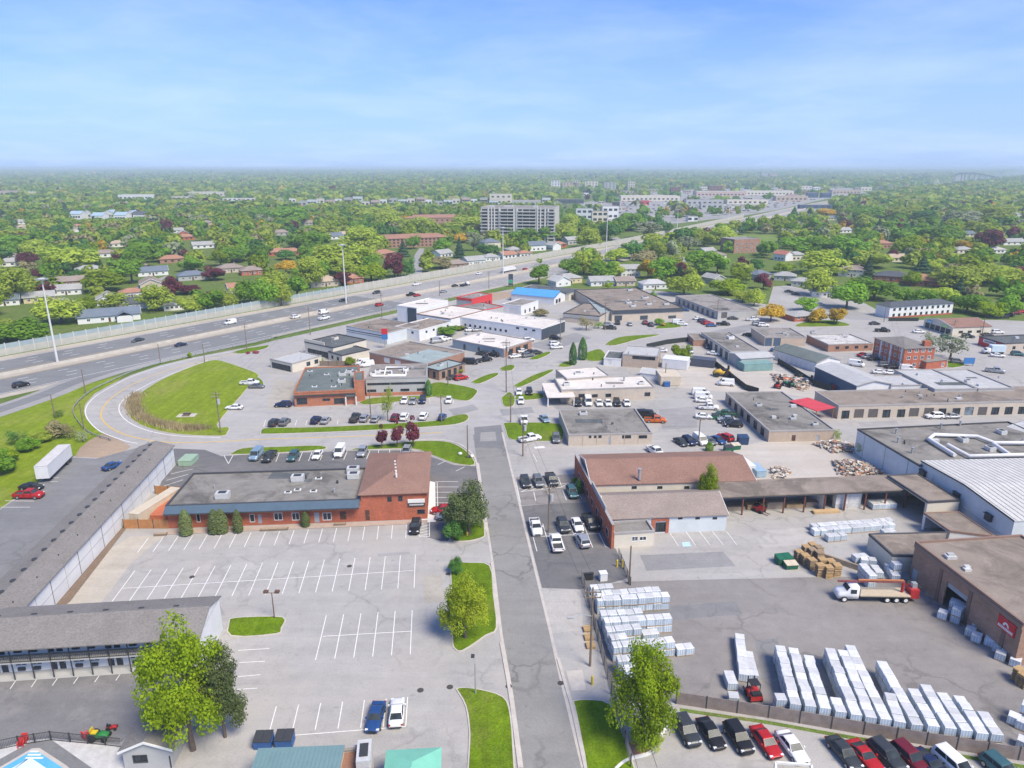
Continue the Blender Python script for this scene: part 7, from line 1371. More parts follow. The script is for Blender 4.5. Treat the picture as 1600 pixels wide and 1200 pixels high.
for a in ((172, 503, 24, 10, 'slate', 'white', 'gable', 62, 2.9, LW1, True), (62, 473, 13, 9, 'grey', 'yellow', 'gable', 60, 2.9, LW1), (8, 478, 12, 9, 'slate', 'white', 'gable', 60, 2.9, LW1), (152, 476, 9, 10, 'grey', 'white', 'gable', 150, 3.2, LW1), (104, 461, 14, 9, 'grey', 'white', 'gable', 65, 2.9, LW1), (215, 483, 14, 9, 'dark', 'white', 'gable', 60, 2.9, LW1), (273, 485, 9, 7, 'grey', 'white', 'gable', 60, 2.8, LW1), (207, 466, 11, 8, 'rust', 'white', 'hip', 60, 2.9, LW1),
          (240, 431, 17, 10, 'slate', 'white', 'gable', 60, 2.9, LW2), (270, 411, 16, 10, 'rust', 'pink', 'hip', 60, 2.9, LW2), (302, 438, 16, 10, 'slate', 'grey', 'hip', 60, 2.9, LW1), (362, 426, 15, 10, 'brown', 'tan', 'hip', 60, 2.9, LW2), (112, 447, 15, 9, 'brown', 'pink', 'gable', 62, 2.9, LW2), (375, 458, 11, 9, 'rust', 'white', 'gable', 60, 2.9, LW1), (85, 482, 9, 6, 'brown', 'tan', 'gable', 60, 2.6, LW1),
          (20, 416, 17, 10, 'grey', 'white', 'hip', 60, 2.9, LW2), (165, 402, 16, 10, 'brown', 'white', 'hip', 60, 2.9, LW2), (182, 386, 15, 10, 'tan', 'white', 'hip', 60, 2.9, LW2), (120, 358, 16, 10, 'rust', 'white', 'hip', 60, 2.9, LW2), (292, 375, 15, 10, 'rust', 'brick', 'hip', 60, 2.9, LW2), (325, 355, 13, 10, 'brown', 'tan', 'hip', 60, 5, LW2), (320, 388, 18, 10, 'grey', 'white', 'gable', 60, 2.9, LW2), (280, 364, 14, 9, 'grey', 'white', 'gable', 60, 2.9, LW2), (40, 350, 16, 10, 'grey', 'white', 'gable', 60, 2.9, LW2), (395, 430, 13, 10, 'brown', 'brick', 'hip', 60, 2.9, LW1),
          (510, 448, 17, 11, 'tan', 'tan', 'hip', 60, 2.9, LW1), (553, 443, 12, 9, 'rust', 'brick', 'hip', 60, 2.9, LW1), (605, 402, 20, 11, 'rust', 'pink', 'hip', 30, 2.9, LW1), (522, 374, 18, 12, 'slate', 'white', 'gable', 60, 3, LW2), (455, 399, 18, 10, 'rust', 'brick', 'hip', 60, 2.9, LW2), (430, 400, 13, 10, 'rust', 'brick', 'gable', 60, 2.9, LW2), (440, 368, 18, 11, 'brown', 'grey', 'hip', 60, 2.9, LW2), (480, 352, 16, 10, 'brown', 'grey', 'gable', 60, 2.9, LW2),
          (698, 402, 13, 10, 'grey', 'white', 'gable', 40, 3, LW1), (716, 419, 16, 10, 'brown', 'pink', 'hip', 60, 2.8, LW1), (745, 414, 14, 10, 'grey', 'white', 'gable', 55, 3.2, LW1), (770, 388, 15, 11, 'slate', 'cream', 'hip', 60, 5, LW1), (797, 404, 12, 9, 'rust', 'white', 'gable', 55, 2.9, LW1), (806, 396, 11, 9, 'grey', 'grey', 'hip', 60, 2.9, LW1), (841, 392, 15, 11, 'slate', 'white', 'gable', 60, 4.6, LW1), (858, 391, 9, 9, 'grey', 'white', 'gable', 140, 4.2, LW1), (876, 387, 12, 9, 'rust', 'brick', 'hip', 60, 3, LW1), (897, 382, 13, 10, 'grey', 'grey', 'gable', 60, 4, LW1), (822, 402, 11, 8, 'rust', 'white', 'hip', 60, 3, LW1), (770, 408, 12, 9, 'grey', 'white', 'hip', 60, 2.9, LW1),
          (862, 447, 9, 10, 'white', 'white', 'gable', 150, 3.2, RW1), (893, 443, 15, 10, 'grey', 'yellow', 'hip', 60, 3, RW1), (942, 447, 14, 9, 'grey', 'white', 'gable', 80, 2.9, RW1), (985, 433, 12, 9, 'grey', 'white', 'gable', 85, 5, RW1), (1024, 452, 14, 9, 'white', 'white', 'hip', 80, 2.9, RW1), (1106, 443, 10, 8, 'grey', 'grey', 'gable', 150, 3.4, RW1), (978, 447, 11, 8, 'brown', 'tan', 'gable', 80, 2.9, RW1), (1195, 437, 12, 10, 'slate', 'grey', 'hip', 60, 3, RW1),
          (1330, 433, 15, 10, 'brown', 'cream', 'hip', 120, 4.4, RW1), (1392, 440, 18, 11, 'dark', 'brick', 'hip', 120, 3, RW1), (1446, 447, 22, 13, 'rust', 'brick', 'hip', 120, 3, RW1), (1226, 439, 12, 9, 'grey', 'grey', 'hip', 110, 2.9, RW1), (1252, 448, 11, 8, 'grey', 'grey', 'hip', 110, 2.9, RW1), (1294, 465, 16, 9, 'slate', 'white', 'gable', 105, 3, RW1), (1217, 407, 11, 9, 'red', 'white', 'gable', 150, 4.6, RW1), (1247, 407, 12, 9, 'grey', 'cream', 'hip', 80, 4, RW1), (1383, 388, 13, 10, 'rust', 'pink', 'hip', 80, 4, RW2), (1320, 364, 15, 10, 'grey', 'white', 'gable', 80, 2.9, RW2), (1512, 370, 16, 10, 'slate', 'cream', 'gable', 80, 2.9, RW2), (1585, 383, 22, 10, 'grey', 'white', 'gable', 80, 2.9, RW2), (1508, 396, 14, 9, 'grey', 'cream', 'hip', 80, 2.9, RW2), (1590, 340, 14, 10, 'grey', 'white', 'hip', 80, 4, RW2), (1110, 398, 12, 9, 'grey', 'grey', 'gable', 60, 2.9, RW2), (1125, 405, 13, 9, 'brown', 'cream', 'hip', 60, 2.9, RW2), (1560, 396, 13, 9, 'white', 'white', 'hip', 80, 2.9, RW2), (1300, 344, 14, 10, 'slate', 'cream', 'gable', 80, 2.9, RW2), (1490, 330, 14, 10, 'white', 'white', 'gable', 80, 3, RW2)):
    house(*a)
for k in range(55):                           # more roofs half hidden among the trees
    left = k < 36; u = rnd.uniform(-60, 900) if left else rnd.uniform(1060, 1660); v = rnd.uniform(332, 470) if left else rnd.uniform(338, 440)
    lim = 558-.182*u-14 if u < 800 else 400-(u-800)*.19
    if left and v > lim: continue
    if not left and (v > 430 or v < 470-(u-900)*.16): continue
    p = P2(u, v)
    if any((q[3]-p).length < 24 for q in HOUSES): continue
    if 1120 < u < 1230 and 360 < v < 400 or 590 < u < 710 and v < 440 or 740 < u < 880 and v < 385: continue
    house(u, v, rnd.uniform(12, 18), rnd.uniform(8.5, 11), rnd.choice(('brown', 'grey', 'dark', 'slate', 'rust', 'tan', 'brown', 'grey')), rnd.choice(('white', 'brick', 'cream', 'tan', 'pink', 'grey')), rnd.choice(('hip', 'gable', 'hip')), rnd.choice((62, 58, 152)) if left else rnd.choice((80, 85, 170)), rnd.choice((2.9, 2.9, 2.9, 4.8)), LW2 if left else RW2); h_ = HOUSES[-1]; HOUSES[-1] = (-999, *h_[1:])
# larger blocks among the trees
b = B('low_apartment_block', 'long three-storey brick apartment block with brown roof deep beyond the noise wall', (rect((598, 388), (702, 384), (604, 380), 0), 7.5), BRICKP, SHR, style='hip', rh=2, over=.5, cat='apartment block')
for z0 in (.8, 3.4, 5.6): b.row(0, 16, .02, .98, 1.6, z0, z0+1.3)
b.finish(); HOUSES.append((650, 386, 104, Vector(b.c), 60))
b = B('low_apartment_block', 'distant brick apartment row with rust roof behind tall trees', (rect((628, 352), (745, 350), (632, 346), 0), 8), BRICKP, SHR, style='hip', rh=2, over=.5, cat='apartment block'); b.row(0, 14, .02, .98, 2, 4, 6); b.finish(); HOUSES.append((686, 351, 110, Vector(b.c), 60))
TOWERW = M('tower_concrete', (.5, .48, .45), .85, .08, .2, True); zA = zof(752, 376, 323); b = B('apartment_tower', 'white ten-storey apartment tower with balcony bands', (rect((752, 377), (866, 379), (753, 371), 0), zA), TOWERW, RFG, cope=TOWERW, cat='apartment block')
fl = zA/10.6; Lx = b.fr[0][3]
for k in range(10):
    z0 = .5+k*fl
    for f0, f1 in ((.015, .085), (.115, .135), (.155, .175), (.195, .24), (.275, .36), (.37, .44), (.51, .56), (.575, .66), (.665, .74), (.78, .8), (.82, .86), (.885, .9), (.925, .985)): b.open(0, f0*Lx, f1*Lx, z0+.9, z0+fl-.35, 'shop')
    b.row(3, 2, .1, .9, 2.6, z0+.9, z0+fl-.4, 'shop')
b.finish(); HOUSES.append((-999, 378, 116, Vector(b.c), 70))
for k in range(10):
    for f0, f1 in ((-.01, .09), (.26, .45), (.505, .75), (.91, 1.01)):
        mb = MB(); mb.fbox(b.fr[0], f0*Lx, f1*Lx, .45+k*fl, 1.3+k*fl, .02, 1.3); obj('balcony', mb, TOWERW, b.root)
for f in (.1, .145, .185, .25, .45, .49, .77, .81, .87, .91): mb = MB(); mb.fbox(b.fr[0], f*Lx-.4, f*Lx+.4, 0, zA, .01, .7); obj('white_fin', mb, M('tower_fin', (.62, .61, .58), .8, .05, .3, True), b.root)
for f0, f1, hh in ((.3, .42, 1.6), (.06, .16, 1.1), (.7, .76, 1.2)): mb = MB(); mb.fbox(b.fr[0], f0*Lx, f1*Lx, zA-.3, zA+hh, -9, -4); obj('rooftop_unit', mb, TOWERW, b.root)
b = B('brick_walkup', 'three-storey brown brick walk-up with flat roof beside the playing field', rectb((1146, 396), (1186, 394), 374, (1152, 370)), BRICKP, RFG, cope=COPE, cat='apartment block')
for z0 in (.8, 3.6, 6.3): b.row(0, 5, .03, .97, 1.8, z0, z0+1.4, 'winw')
b.finish(); HOUSES.append((1166, 396, 42, Vector(b.c), 22))
# distant blocks along the shopping district and beyond
FARB = []
def far(u0, u1, vb, vt, wall, roof, label, dep=.35, rows=1, name='distant_building'):
    if rows == 1: vb = min(vb, vt+8)
    a, c = P2(u0, vb), P2(u1, vb); e = c-a; n_ = Vector((-e.y, e.x)).normalized()*max(12, e.length*dep); z = zof((u0+u1)/2, vb, vt)
    b = Bld(name, label, [a, c, c+n_, a+n_], z, wall, roof, cat='building', group='distant buildings beyond the highway')
    for k in range(rows): z0 = z*(k+.25)/rows; b.row(0, max(3, int(e.length/9)), .02, .98, 4.5, z0, z0+min(3, z/rows*.5), 'shop')
    b.finish(); FARB.append((u0, u1, vt, vb))
PINKW = M('pinkish_wall', (.5, .38, .33), .9, .1, .2, True); BROWNW = M('dark_brown_wall', (.2, .09, .07), .9, .1, .2, True); NAVYW = M('navy_wall', (.05, .08, .16), .7, .1, .2, True)
for a in ((185, 240, 316, 304, WHITEW, RFW, 'broad white arena far beyond the trees'), (268, 300, 312, 307, CREAM, RFW, 'low pale school wing beyond the arena'), (293, 350, 307, 300, CREAM, RFW, 'long pale school block beyond the arena'), (348, 400, 314, 310, WHITEW, RFW, 'thin white roofed block at the tree line'), (0, 27, 305, 298, PINKW, RFG, 'distant pinkish block at the left tree line'), (43, 55, 305, 299, CREAM, RFG, 'small pale block at the left tree line'),
          (861, 875, 298, 282, WHITEW, RFG, 'slim white tower beyond the shopping district', .8, 6), (879, 905, 297, 285, PINKW, RFG, 'pinkish apartment block beyond the shopping district', .3, 5), (895, 906, 297, 282, CREAM, RFG, 'cream tower step behind the pinkish block', .6, 5), (914, 934, 295, 283, CREAM, RFG, 'cream apartment block right of the pinkish one', .4, 5), (944, 962, 298, 285, GREYW, RFG, 'grey apartment tower in the far trees', .6, 5), (981, 992, 299, 283, CREAM, RFG, 'narrow cream tower in the far trees', .8, 6), (1048, 1063, 304, 292, BROWNW, RFG, 'dark brown block at the shopping district edge', .6, 3), (1108, 1129, 301, 290, BROWNW, RFG, 'reddish brown block above the white mall roofs', .5, 3), (1189, 1199, 281, 269, GREYW, RFG, 'grey far tower pair beyond the mall', .8, 4), (1202, 1214, 281, 271, PINKW, RFG, 'pinkish far tower beside the grey one', .8, 4),
          (970, 1062, 323, 306, CREAM, RFW, 'broad cream superstore beside the highway', .3), (1002, 1014, 324, 313, M('store_red', (.5, .06, .07), .6), RFG, 'small red store front on the superstore'), (1088, 1165, 309, 299, PINKW, RFW, 'pinkish mall wing with long flat roof', .3), (1072, 1130, 320, 312, GREYW, RFG, 'grey mall building with flat roof', .25), (1136, 1200, 319, 312, CREAM, RFW, 'cream mall building beside the grey one', .25), (1160, 1240, 305, 298, CREAM, RFW, 'cream mall wing far right', .2), (1212, 1262, 314, 306, TAN, RFW, 'tan store with many parked cars before it', .3), (1262, 1278, 310, 301, NAVYW, RFD, 'dark blue box store in the mall', .6), (1284, 1299, 310, 301, NAVYW, RFD, 'second dark blue box store in the mall', .6), (1230, 1245, 312, 304, M('store_maroon', (.3, .06, .06), .6), RFG, 'maroon box store in the mall', .6), (1300, 1345, 303, 297, TAN, RFG, 'tan mall wing near the highway bend', .3), (1250, 1300, 326, 320, NAVYW, RFD, 'dark overpass deck building by the highway', .1), (1345, 1362, 298, 292, CREAM, RFW, 'cream far store past the mall', .3),
          (941, 966, 342, 322, WHITEW, RFG, 'white blocky building beside the dark gable', .5, 2), (958, 968, 326, 315, DF, RFD, 'dark upright block behind the white one', .6), (900, 926, 343, 326, LBLUE, RFT, 'pale blue roofed hall behind the apartment tower', .6, 2), (925, 950, 347, 330, CREAM, RFG, 'cream block among trees beside the pale blue hall', .5, 2), (847, 860, 318, 309, LBLUE, RFT, 'pale blue box in the shopping district', .5), (868, 912, 318, 311, SLATE, RFG, 'dark row of shops in the shopping district', .2), (800, 845, 322, 313, GREYW, RFW, 'grey shop row behind the apartment tower', .3), (765, 800, 318, 303, CREAM, RFW, 'stepped cream block behind the apartment tower', .4, 2), (1075, 1090, 350, 338, WHITEW, RFG, 'white block by the highway trees', .5), (1095, 1130, 326, 318, GREYW, RFG, 'low grey deck before the white mall', .3)):
    far(*a)
for k in range(24):                            # pale town houses in a broken row
    u = 452+k*14.2; w = 9+5*((k*37) % 5)/4; vb = 317+((k*13) % 7)*.8
    far(u, u+w, vb, vb-7-((k*29) % 4), (WHITEW, CREAM, GREYW, PINKW, LBLUE)[k*7 % 5], (RFW, RFG, RFT)[k % 3], ('white', 'cream', 'grey', 'pinkish', 'pale blue')[k*7 % 5]+' block in the distant row of town houses', .8)
for k in range(46):                            # small pale shops scattered through the shopping district
    u = rnd.uniform(845, 1340); v = rnd.uniform(294, 303) if k % 3 else rnd.uniform(303, 334)
    if v > 336-(u-1000)*.1 or any(q[0]-3 < u < q[1]+3 and abs(q[3]-v) < 5 for q in FARB): continue
    ci = rnd.randrange(5); far(u, u+rnd.uniform(6, 17), v, v-rnd.uniform(3, 5), (CREAM, GREYW, PINKW, WHITEW, TAN)[ci], (RFW, RFG, RFT)[k % 3], ('cream', 'grey', 'pinkish', 'white', 'tan')[ci]+' small shop unit in the distant shopping district', .7)
for k, (u, vb, rf) in enumerate(((118, 343, RFT), (138, 341, SHD), (152, 346, RFT), (170, 341, RFT), (188, 345, RFT), (205, 342, RFT), (218, 344, SHD))):
    a, c = P2(u-9, vb), P2(u+9, vb); e = c-a; n_ = Vector((-e.y, e.x)).normalized()*16; b = Bld('distant_hall', ('pale blue' if rf is RFT else 'charcoal')+' gable roofed hall of the large complex in the left distance', [a, c, c+n_, a+n_], 7, WHITEW, M('roof_pale_blue', (.33, .44, .52), .6, .1, .3, True) if rf is RFT else rf, style='gable', rh=3.5, cat='building', group='halls of the large distant complex', ridge='y' if k % 2 else 'x', cope=WF); b.row(0, 4, .05, .95, 2.5, 2, 4.5); b.finish(); FARB.append((u-9, u+9, 325, vb))
sheet('mall_parking', [P2(*q) for q in ((965, 352), (940, 338), (905, 318), (980, 303), (1090, 296), (1200, 293), (1330, 294), (1355, 301), (1290, 311), (1215, 328), (1150, 339), (1110, 343), (1060, 349))], .03, A_HWYF)
mb = MB(); cm_ = [PAINT[k] for k in ('white', 'silver', 'charcoal', 'red', 'navy', 'black')]
for k in range(520):
    u, v = rnd.uniform(960, 1330), rnd.uniform(298, 340)
    if not inpoly_(u, v, ((965, 352), (940, 338), (905, 318), (980, 303), (1090, 296), (1200, 293), (1330, 294), (1290, 309), (1215, 324), (1150, 334), (1060, 344))): continue
    p = P2(u, round(v/3)*3); x, y = p.x, p.y; c_ = rnd.randrange(6); mb.box(x-2.3, y-.9, .05, x+2.3, y+.9, .9, c_); mb.box(x-1.4, y-.75, .9, x+.9, y+.75, 1.45, c_)
obj('distant_parked_cars', mb, cm_, label='rows of tiny parked cars on the distant mall pavement', cat='cars', kind='stuff')
# skyway bridge on the horizon
bp = [(1494, 272, 24), (1500, 270, 34), (1510, 269.5, 42), (1525, 270.5, 40), (1542, 273, 30), (1560, 277, 12)]
pb = P(1527, 283); root = thing('skyway_bridge', 'long arched skyway bridge on the far right horizon', 'bridge', pb); Dst = pb.y; mb = MB(); pts = []
for u, v, _ in bp: x = (u-800)/F; s_ = Dst/(ct-((v-600)/F)*st); pts.append(Vector((x*s_, Dst, HC+(-st-((v-600)/F)*ct)*s_)))
for q0, q1 in zip(pts[:-1], pts[1:]): mb.add([q0+Vector((0, -9, 0)), q1+Vector((0, -9, 0)), q1+Vector((0, 9, 0)), q0+Vector((0, 9, 0))]+[q+Vector((0, dy, -5)) for q, dy in ((q0, -9), (q1, -9), (q1, 9), (q0, 9))], [(0, 1, 2, 3), (7, 6, 5, 4), (0, 4, 5, 1), (2, 6, 7, 3)])
obj('deck', mb, SLATE, root)
for q in [pts[i].lerp(pts[i+1], t) for i in range(5) for t in (0, .5)]: mb = MB(); mb.box(q.x-4, q.y-6, 0, q.x+4, q.y+6, q.z-4.9); obj('pier', mb, GREYW, root)
# ================================================================== trees
LM_ = {'g': leafmat('leaf_green', (.145, .3, .02), (.25, .43, .045), .45), 'yb': leafmat('leaf_lemon_green', (.31, .4, .02), (.44, .52, .04), .45), 'yg': leafmat('leaf_yellow_green', (.33, .43, .045), (.45, .53, .08), .45), 'dg': leafmat('leaf_dark_green', (.07, .19, .035), (.12, .27, .055), .4), 'bg': leafmat('leaf_bright_green', (.2, .31, .012), (.32, .42, .02), .45), 'p': leafmat('leaf_purple', (.12, .028, .042), (.2, .05, .07), .35), 'y': leafmat('leaf_yellow', (.55, .37, .03), (.7, .5, .06), .45), 'o': leafmat('leaf_olive', (.26, .24, .1), (.34, .3, .15)), 'sp': leafmat('leaf_spruce', (.04, .1, .045), (.075, .145, .07)), 'pk': leafmat('leaf_pink', (.36, .05, .09), (.48, .12, .16)), 'pn': leafmat('leaf_pine', (.1, .145, .04), (.17, .21, .08)), 'sg': leafmat('leaf_grey_green', (.23, .28, .14), (.34, .38, .22))}
CNAME = {'yb': 'lemon green', 'g': 'green', 'yg': 'yellow-green', 'dg': 'dark green', 'bg': 'bright green', 'p': 'dark purple', 'y': 'yellow', 'o': 'olive brown', 'sp': 'dark spruce green', 'pk': 'pink', 'pn': 'pine green', 'sg': 'pale grey-green'}
BARK = M('tree_bark', (.13, .1, .08), .95, .25, 3)
def rdir(n, up=0.0):
    d = nrg.normal(size=(n, 3)); d /= np.linalg.norm(d, axis=1)[:, None]; d[:, 2] = np.where(d[:, 2] < up, -d[:, 2]*.6+up, d[:, 2]); return d/np.linalg.norm(d, axis=1)[:, None]
def quads(pos, nor, size):
    n = len(pos); r = nrg.normal(size=(n, 3)); a = np.cross(nor, r); a /= np.linalg.norm(a, axis=1)[:, None]+1e-9; b = np.cross(nor, a); s = size[:, None]
    k = nrg.uniform(.7, 1.3, (n, 1)); V = np.stack([pos-a*s-b*s*k*.6, pos+a*s*.8-b*s*k, pos+a*s+b*s*k*.7, pos-a*s*.7+b*s*k], 1); return V.reshape(-1, 3)
def crown_pts(shape, n, leaf, nl=14):
    """leaf faces for a crown ~10 m wide, 11 m tall standing on z=0 (trunk included in the height)"""
    if shape == 'cone':
        h = 1-np.sqrt(nrg.random(n)); z = .6+h*10.4; r = (1-h)*2.9*(.75+.3*nrg.random(n))*(.82+.18*np.sin(h*38)); t = nrg.random(n)*6.283; pos = np.stack([r*np.cos(t), r*np.sin(t), z], 1); nor = np.stack([np.cos(t), np.sin(t), .55+0*t], 1)+nrg.normal(size=(n, 3))*.45
    elif shape == 'col':
        h = nrg.random(n); z = .2+h*10.8; pr = np.minimum(1, (1-h)*2.2)**.6*np.minimum(1, h*6+.5); r = 1.9*pr*(.8+.25*nrg.random(n)); t = nrg.random(n)*6.283; pos = np.stack([r*np.cos(t), r*np.sin(t), z], 1); nor = np.stack([np.cos(t), np.sin(t), .5+0*t], 1)+nrg.normal(size=(n, 3))*.45
    else:
        lob = []; fine = nl > 30
        for i in range(nl):
            d = rdir(1, -.7)[0]; k = nrg.uniform(.35, .95) if fine else nrg.uniform(.42, .86); rr = nrg.uniform(.8, 1.6) if fine else nrg.uniform(1.1, 2.4)
            c = np.array([d[0]*4.3*k, d[1]*4.3*k, max(1.7, 5.5+d[2]*4.7*k)]); lob.append((c, rr))
        if shape == 'tall': lob = [(np.array([c[0]*.6, c[1]*.6, c[2]]), r*.85) for c, r in lob]+[(np.array([0, 0, 9.6]), 1.1)]
        if shape == 'willow': lob = [(np.array([c[0]*1.08, c[1]*1.08, max(1.7, c[2]-.5)]), r) for c, r in lob]
        lob.append((np.array([0, 0, 5.6]), 3.0)); wts = np.array([r*r for c, r in lob]); wts[-1] *= .4; wts /= wts.sum(); ix = nrg.choice(len(lob), n, p=wts); C_ = np.array([c for c, r in lob])[ix]; R_ = np.array([r for c, r in lob])[ix]
        d = rdir(n, -.8); pos = C_+d*(R_*nrg.uniform(.6 if fine else .75, 1.1, n))[:, None]*np.array([1, 1, .85]); nor = d+nrg.normal(size=(n, 3))*(.5 if fine else .2); nor[:, 2] += .45; pos[:, 2] = np.maximum(pos[:, 2], .4+nrg.random(n)*.5)
    nor /= np.linalg.norm(nor, axis=1)[:, None]
    return pos, nor, leaf*nrg.uniform(.6, 1.25, n)
def qmesh(name, V, mats, mi=None):
    n = len(V)//4; me = bpy.data.meshes.new(name); me.vertices.add(4*n); me.vertices.foreach_set('co', V.astype('f4').ravel()); me.loops.add(4*n); me.loops.foreach_set('vertex_index', np.arange(4*n, dtype='i4')); me.polygons.add(n); me.polygons.foreach_set('loop_start', np.arange(0, 4*n, 4, dtype='i4'))
    for m in mats: me.materials.append(m)
    if mi is not None: me.polygons.foreach_set('material_index', mi.astype('i4'))
    me.update(calc_edges=True); return me
def trunk_mesh(shape):
    mb = MB(); top = 6.5 if shape not in ('cone', 'col') else 9.5; mb.tube([(0, 0, 0), (.05, .03, 1.5), (-.05, 0, 3.5), (0, .05, top)], [.34, .26, .2, .06], 8)
    if shape not in ('cone', 'col'):
        for k in range(6):
            t = k*1.05+.3; z0 = 2.2+.45*k; mb.tube([(0, 0, z0), (math.cos(t)*1.3, math.sin(t)*1.3, z0+1.3), (math.cos(t)*2.9, math.sin(t)*2.9, z0+2.6)], [.15, .1, .03], 5, cap=False)
    return mb.mesh('trunk', [BARK])
TSH = {}
for key, shape, n, leaf, nl in (('b0', 'broad', 2300, .29, 16), ('b1', 'broad', 2300, .29, 21), ('b2', 'broad', 2200, .3, 12), ('b3', 'broad', 2300, .29, 26), ('w', 'willow', 2400, .28, 24), ('t', 'tall', 1900, .27, 15), ('c', 'cone', 1800, .25, 0), ('k', 'col', 2600, .16, 0), ('f0', 'broad', 17000, .1, 60), ('f1', 'broad', 13000, .105, 48), ('f2', 'tall', 9000, .095, 40), ('f3', 'broad', 6000, .11, 38), ('s', 'broad', 900, .19, 34)):
    p_, n_, s_ = crown_pts(shape, n, leaf, nl); TSH[key] = (qmesh('crown', quads(p_, n_, s_), [LM_['g']]), trunk_mesh(shape), 11.0)
TREES = []; TSP = []; TMETA = []; TPX = []
def tree(u, v, vt, wpx, colr, shape=None, label=None, place='', group=None, name=None, pos=None, h=None, w=None):
    p = P(u, v) if pos is None else Vector((pos[0], pos[1], 0))
    if h is None: h = zat(p, vt); w = wpx/ppm(u, v)
    h = min(max(h, 1.2), 24)
    if shape is None: shape = rnd.choice(('b0', 'b1', 'b2', 'b3')) if colr != 'yg' else rnd.choice(('b0', 'w', 'w', 'b3'))
    cr, tk, H0 = TSH[shape]; kind = 'evergreen' if shape in ('c', 'k') else 'tree'
    root = thing(name or {'c': 'spruce_tree', 'k': 'cedar_tree'}.get(shape, 'broadleaf_tree'), label or f'{CNAME[colr]} {"conical evergreen" if shape == "c" else "columnar evergreen" if shape == "k" else "broad crowned tree" if w > .9*h else "upright tree"} {place}', 'tree', (p.x, p.y, 0), group or f'{CNAME[colr]} trees {place}', rnd.uniform(0, 6.28))
    base_w = {'c': 5.8, 'k': 3.8, 't': 6.6, 'f2': 6.6}.get(shape, 10.2); sx = w/base_w; root.scale = (sx, sx, h/H0)
    o = bpy.data.objects.new('crown', cr); COL.objects.link(o); o.parent = root
    if colr != 'g': o.material_slots[0].link = 'OBJECT'; o.material_slots[0].material = LM_[colr]
    t = bpy.data.objects.new('trunk', tk); COL.objects.link(t); t.parent = root; TREES.append(root); TMETA.append((root, colr, shape, place, w, h, label, p.x, p.y))
    if pos is None and wpx > 12: TPX.append((u, v, vt, wpx))
    TSP.append((p.x, p.y, w)); return root
# foreground and street trees
tree(302, 1172, 966, 146, 'bg', 'f0', 'large bright yellow-green tree beside the pool house'); tree(352, 1152, 1000, 84, 'pn', 'f1', 'greyish green tree leaning behind the bright tree by the lot'); tree(1002, 1160, 1000, 124, 'bg', 'f0', 'large bright green tree at the corner of the yard fence')
tree(733, 836, 745, 64, 'pn', 'f2', 'tall ragged pine beside the brick office'); tree(712, 832, 765, 48, 'pn', 'f2', 'shorter pine leaning over the cars by the brick office'); tree(707, 846, 805, 36, 'dg', 'b1', 'low dark green shrub below the pines'); tree(752, 826, 772, 34, 'pn', 's', 'sparse pine at the kerb of the street')
tree(712, 896, 870, 30, 'dg', 'f1', 'round dark green shrub on the street island', name='shrub'); tree(727, 998, 890, 88, 'yb', 'f1', 'spreading yellow-green tree with fine leaves on the street island'); tree(748, 948, 905, 44, 'bg', 's', 'thin yellow-green sapling crown behind the spreading island tree')
for u, v, vt, w in ((597, 701, 660, 18), (621, 700, 653, 19), (646, 699, 646, 23)): tree(u, v, vt, w, 'p', 't', {597: 'shortest maroon tree of the trio above the brick plaza', 621: 'middle maroon tree of the trio above the brick plaza', 646: 'tallest maroon tree of the trio, nearest the corner pole'}[u], group='trio of maroon trees')
for u, v, vt, w, lab in ((292, 836, 796, 25, 'cone shaped cedar at the cedar fence end of the plaza'), (337, 833, 796, 26, 'bushy cedar in the clump before the blue awning'), (348, 833, 795, 24, 'taller cedar in the clump before the blue awning'), (373, 832, 796, 19, 'single slim cedar before the blue awning'), (478, 823, 798, 17, 'small round cedar by the grey plaza door')): tree(u, v, vt, w*.78, 'pn', 'k', lab)
tree(895, 570, 535, 12, 'dg', 'k', 'shorter of two dark columnar cedars by the junction'); tree(910, 562, 527, 14, 'dg', 'k', 'taller of two dark columnar cedars by the junction'); tree(606, 658, 592, 26, 'yg', 's', 'slender pale young tree in the clinic parking row'); tree(670, 618, 593, 11, 'dg', 'k', 'dark cedar at the corner of the two-storey clinic'); tree(1104, 792, 720, 36, 'bg', 'f2', 'bright green tree growing between the two shingle roofs'); tree(1064, 567, 530, 34, 'bg', 'b0', 'bright green tree behind the white cargo trailer'); tree(1484, 562, 512, 60, 'sg', 's', 'pale sparse tree beside the brick apartment house'); tree(1455, 548, 515, 40, 'sg', 's', 'second pale sparse tree behind the apartment house'); tree(916, 516, 490, 34, 'o', 's', 'bare brown tree before the corner showroom')
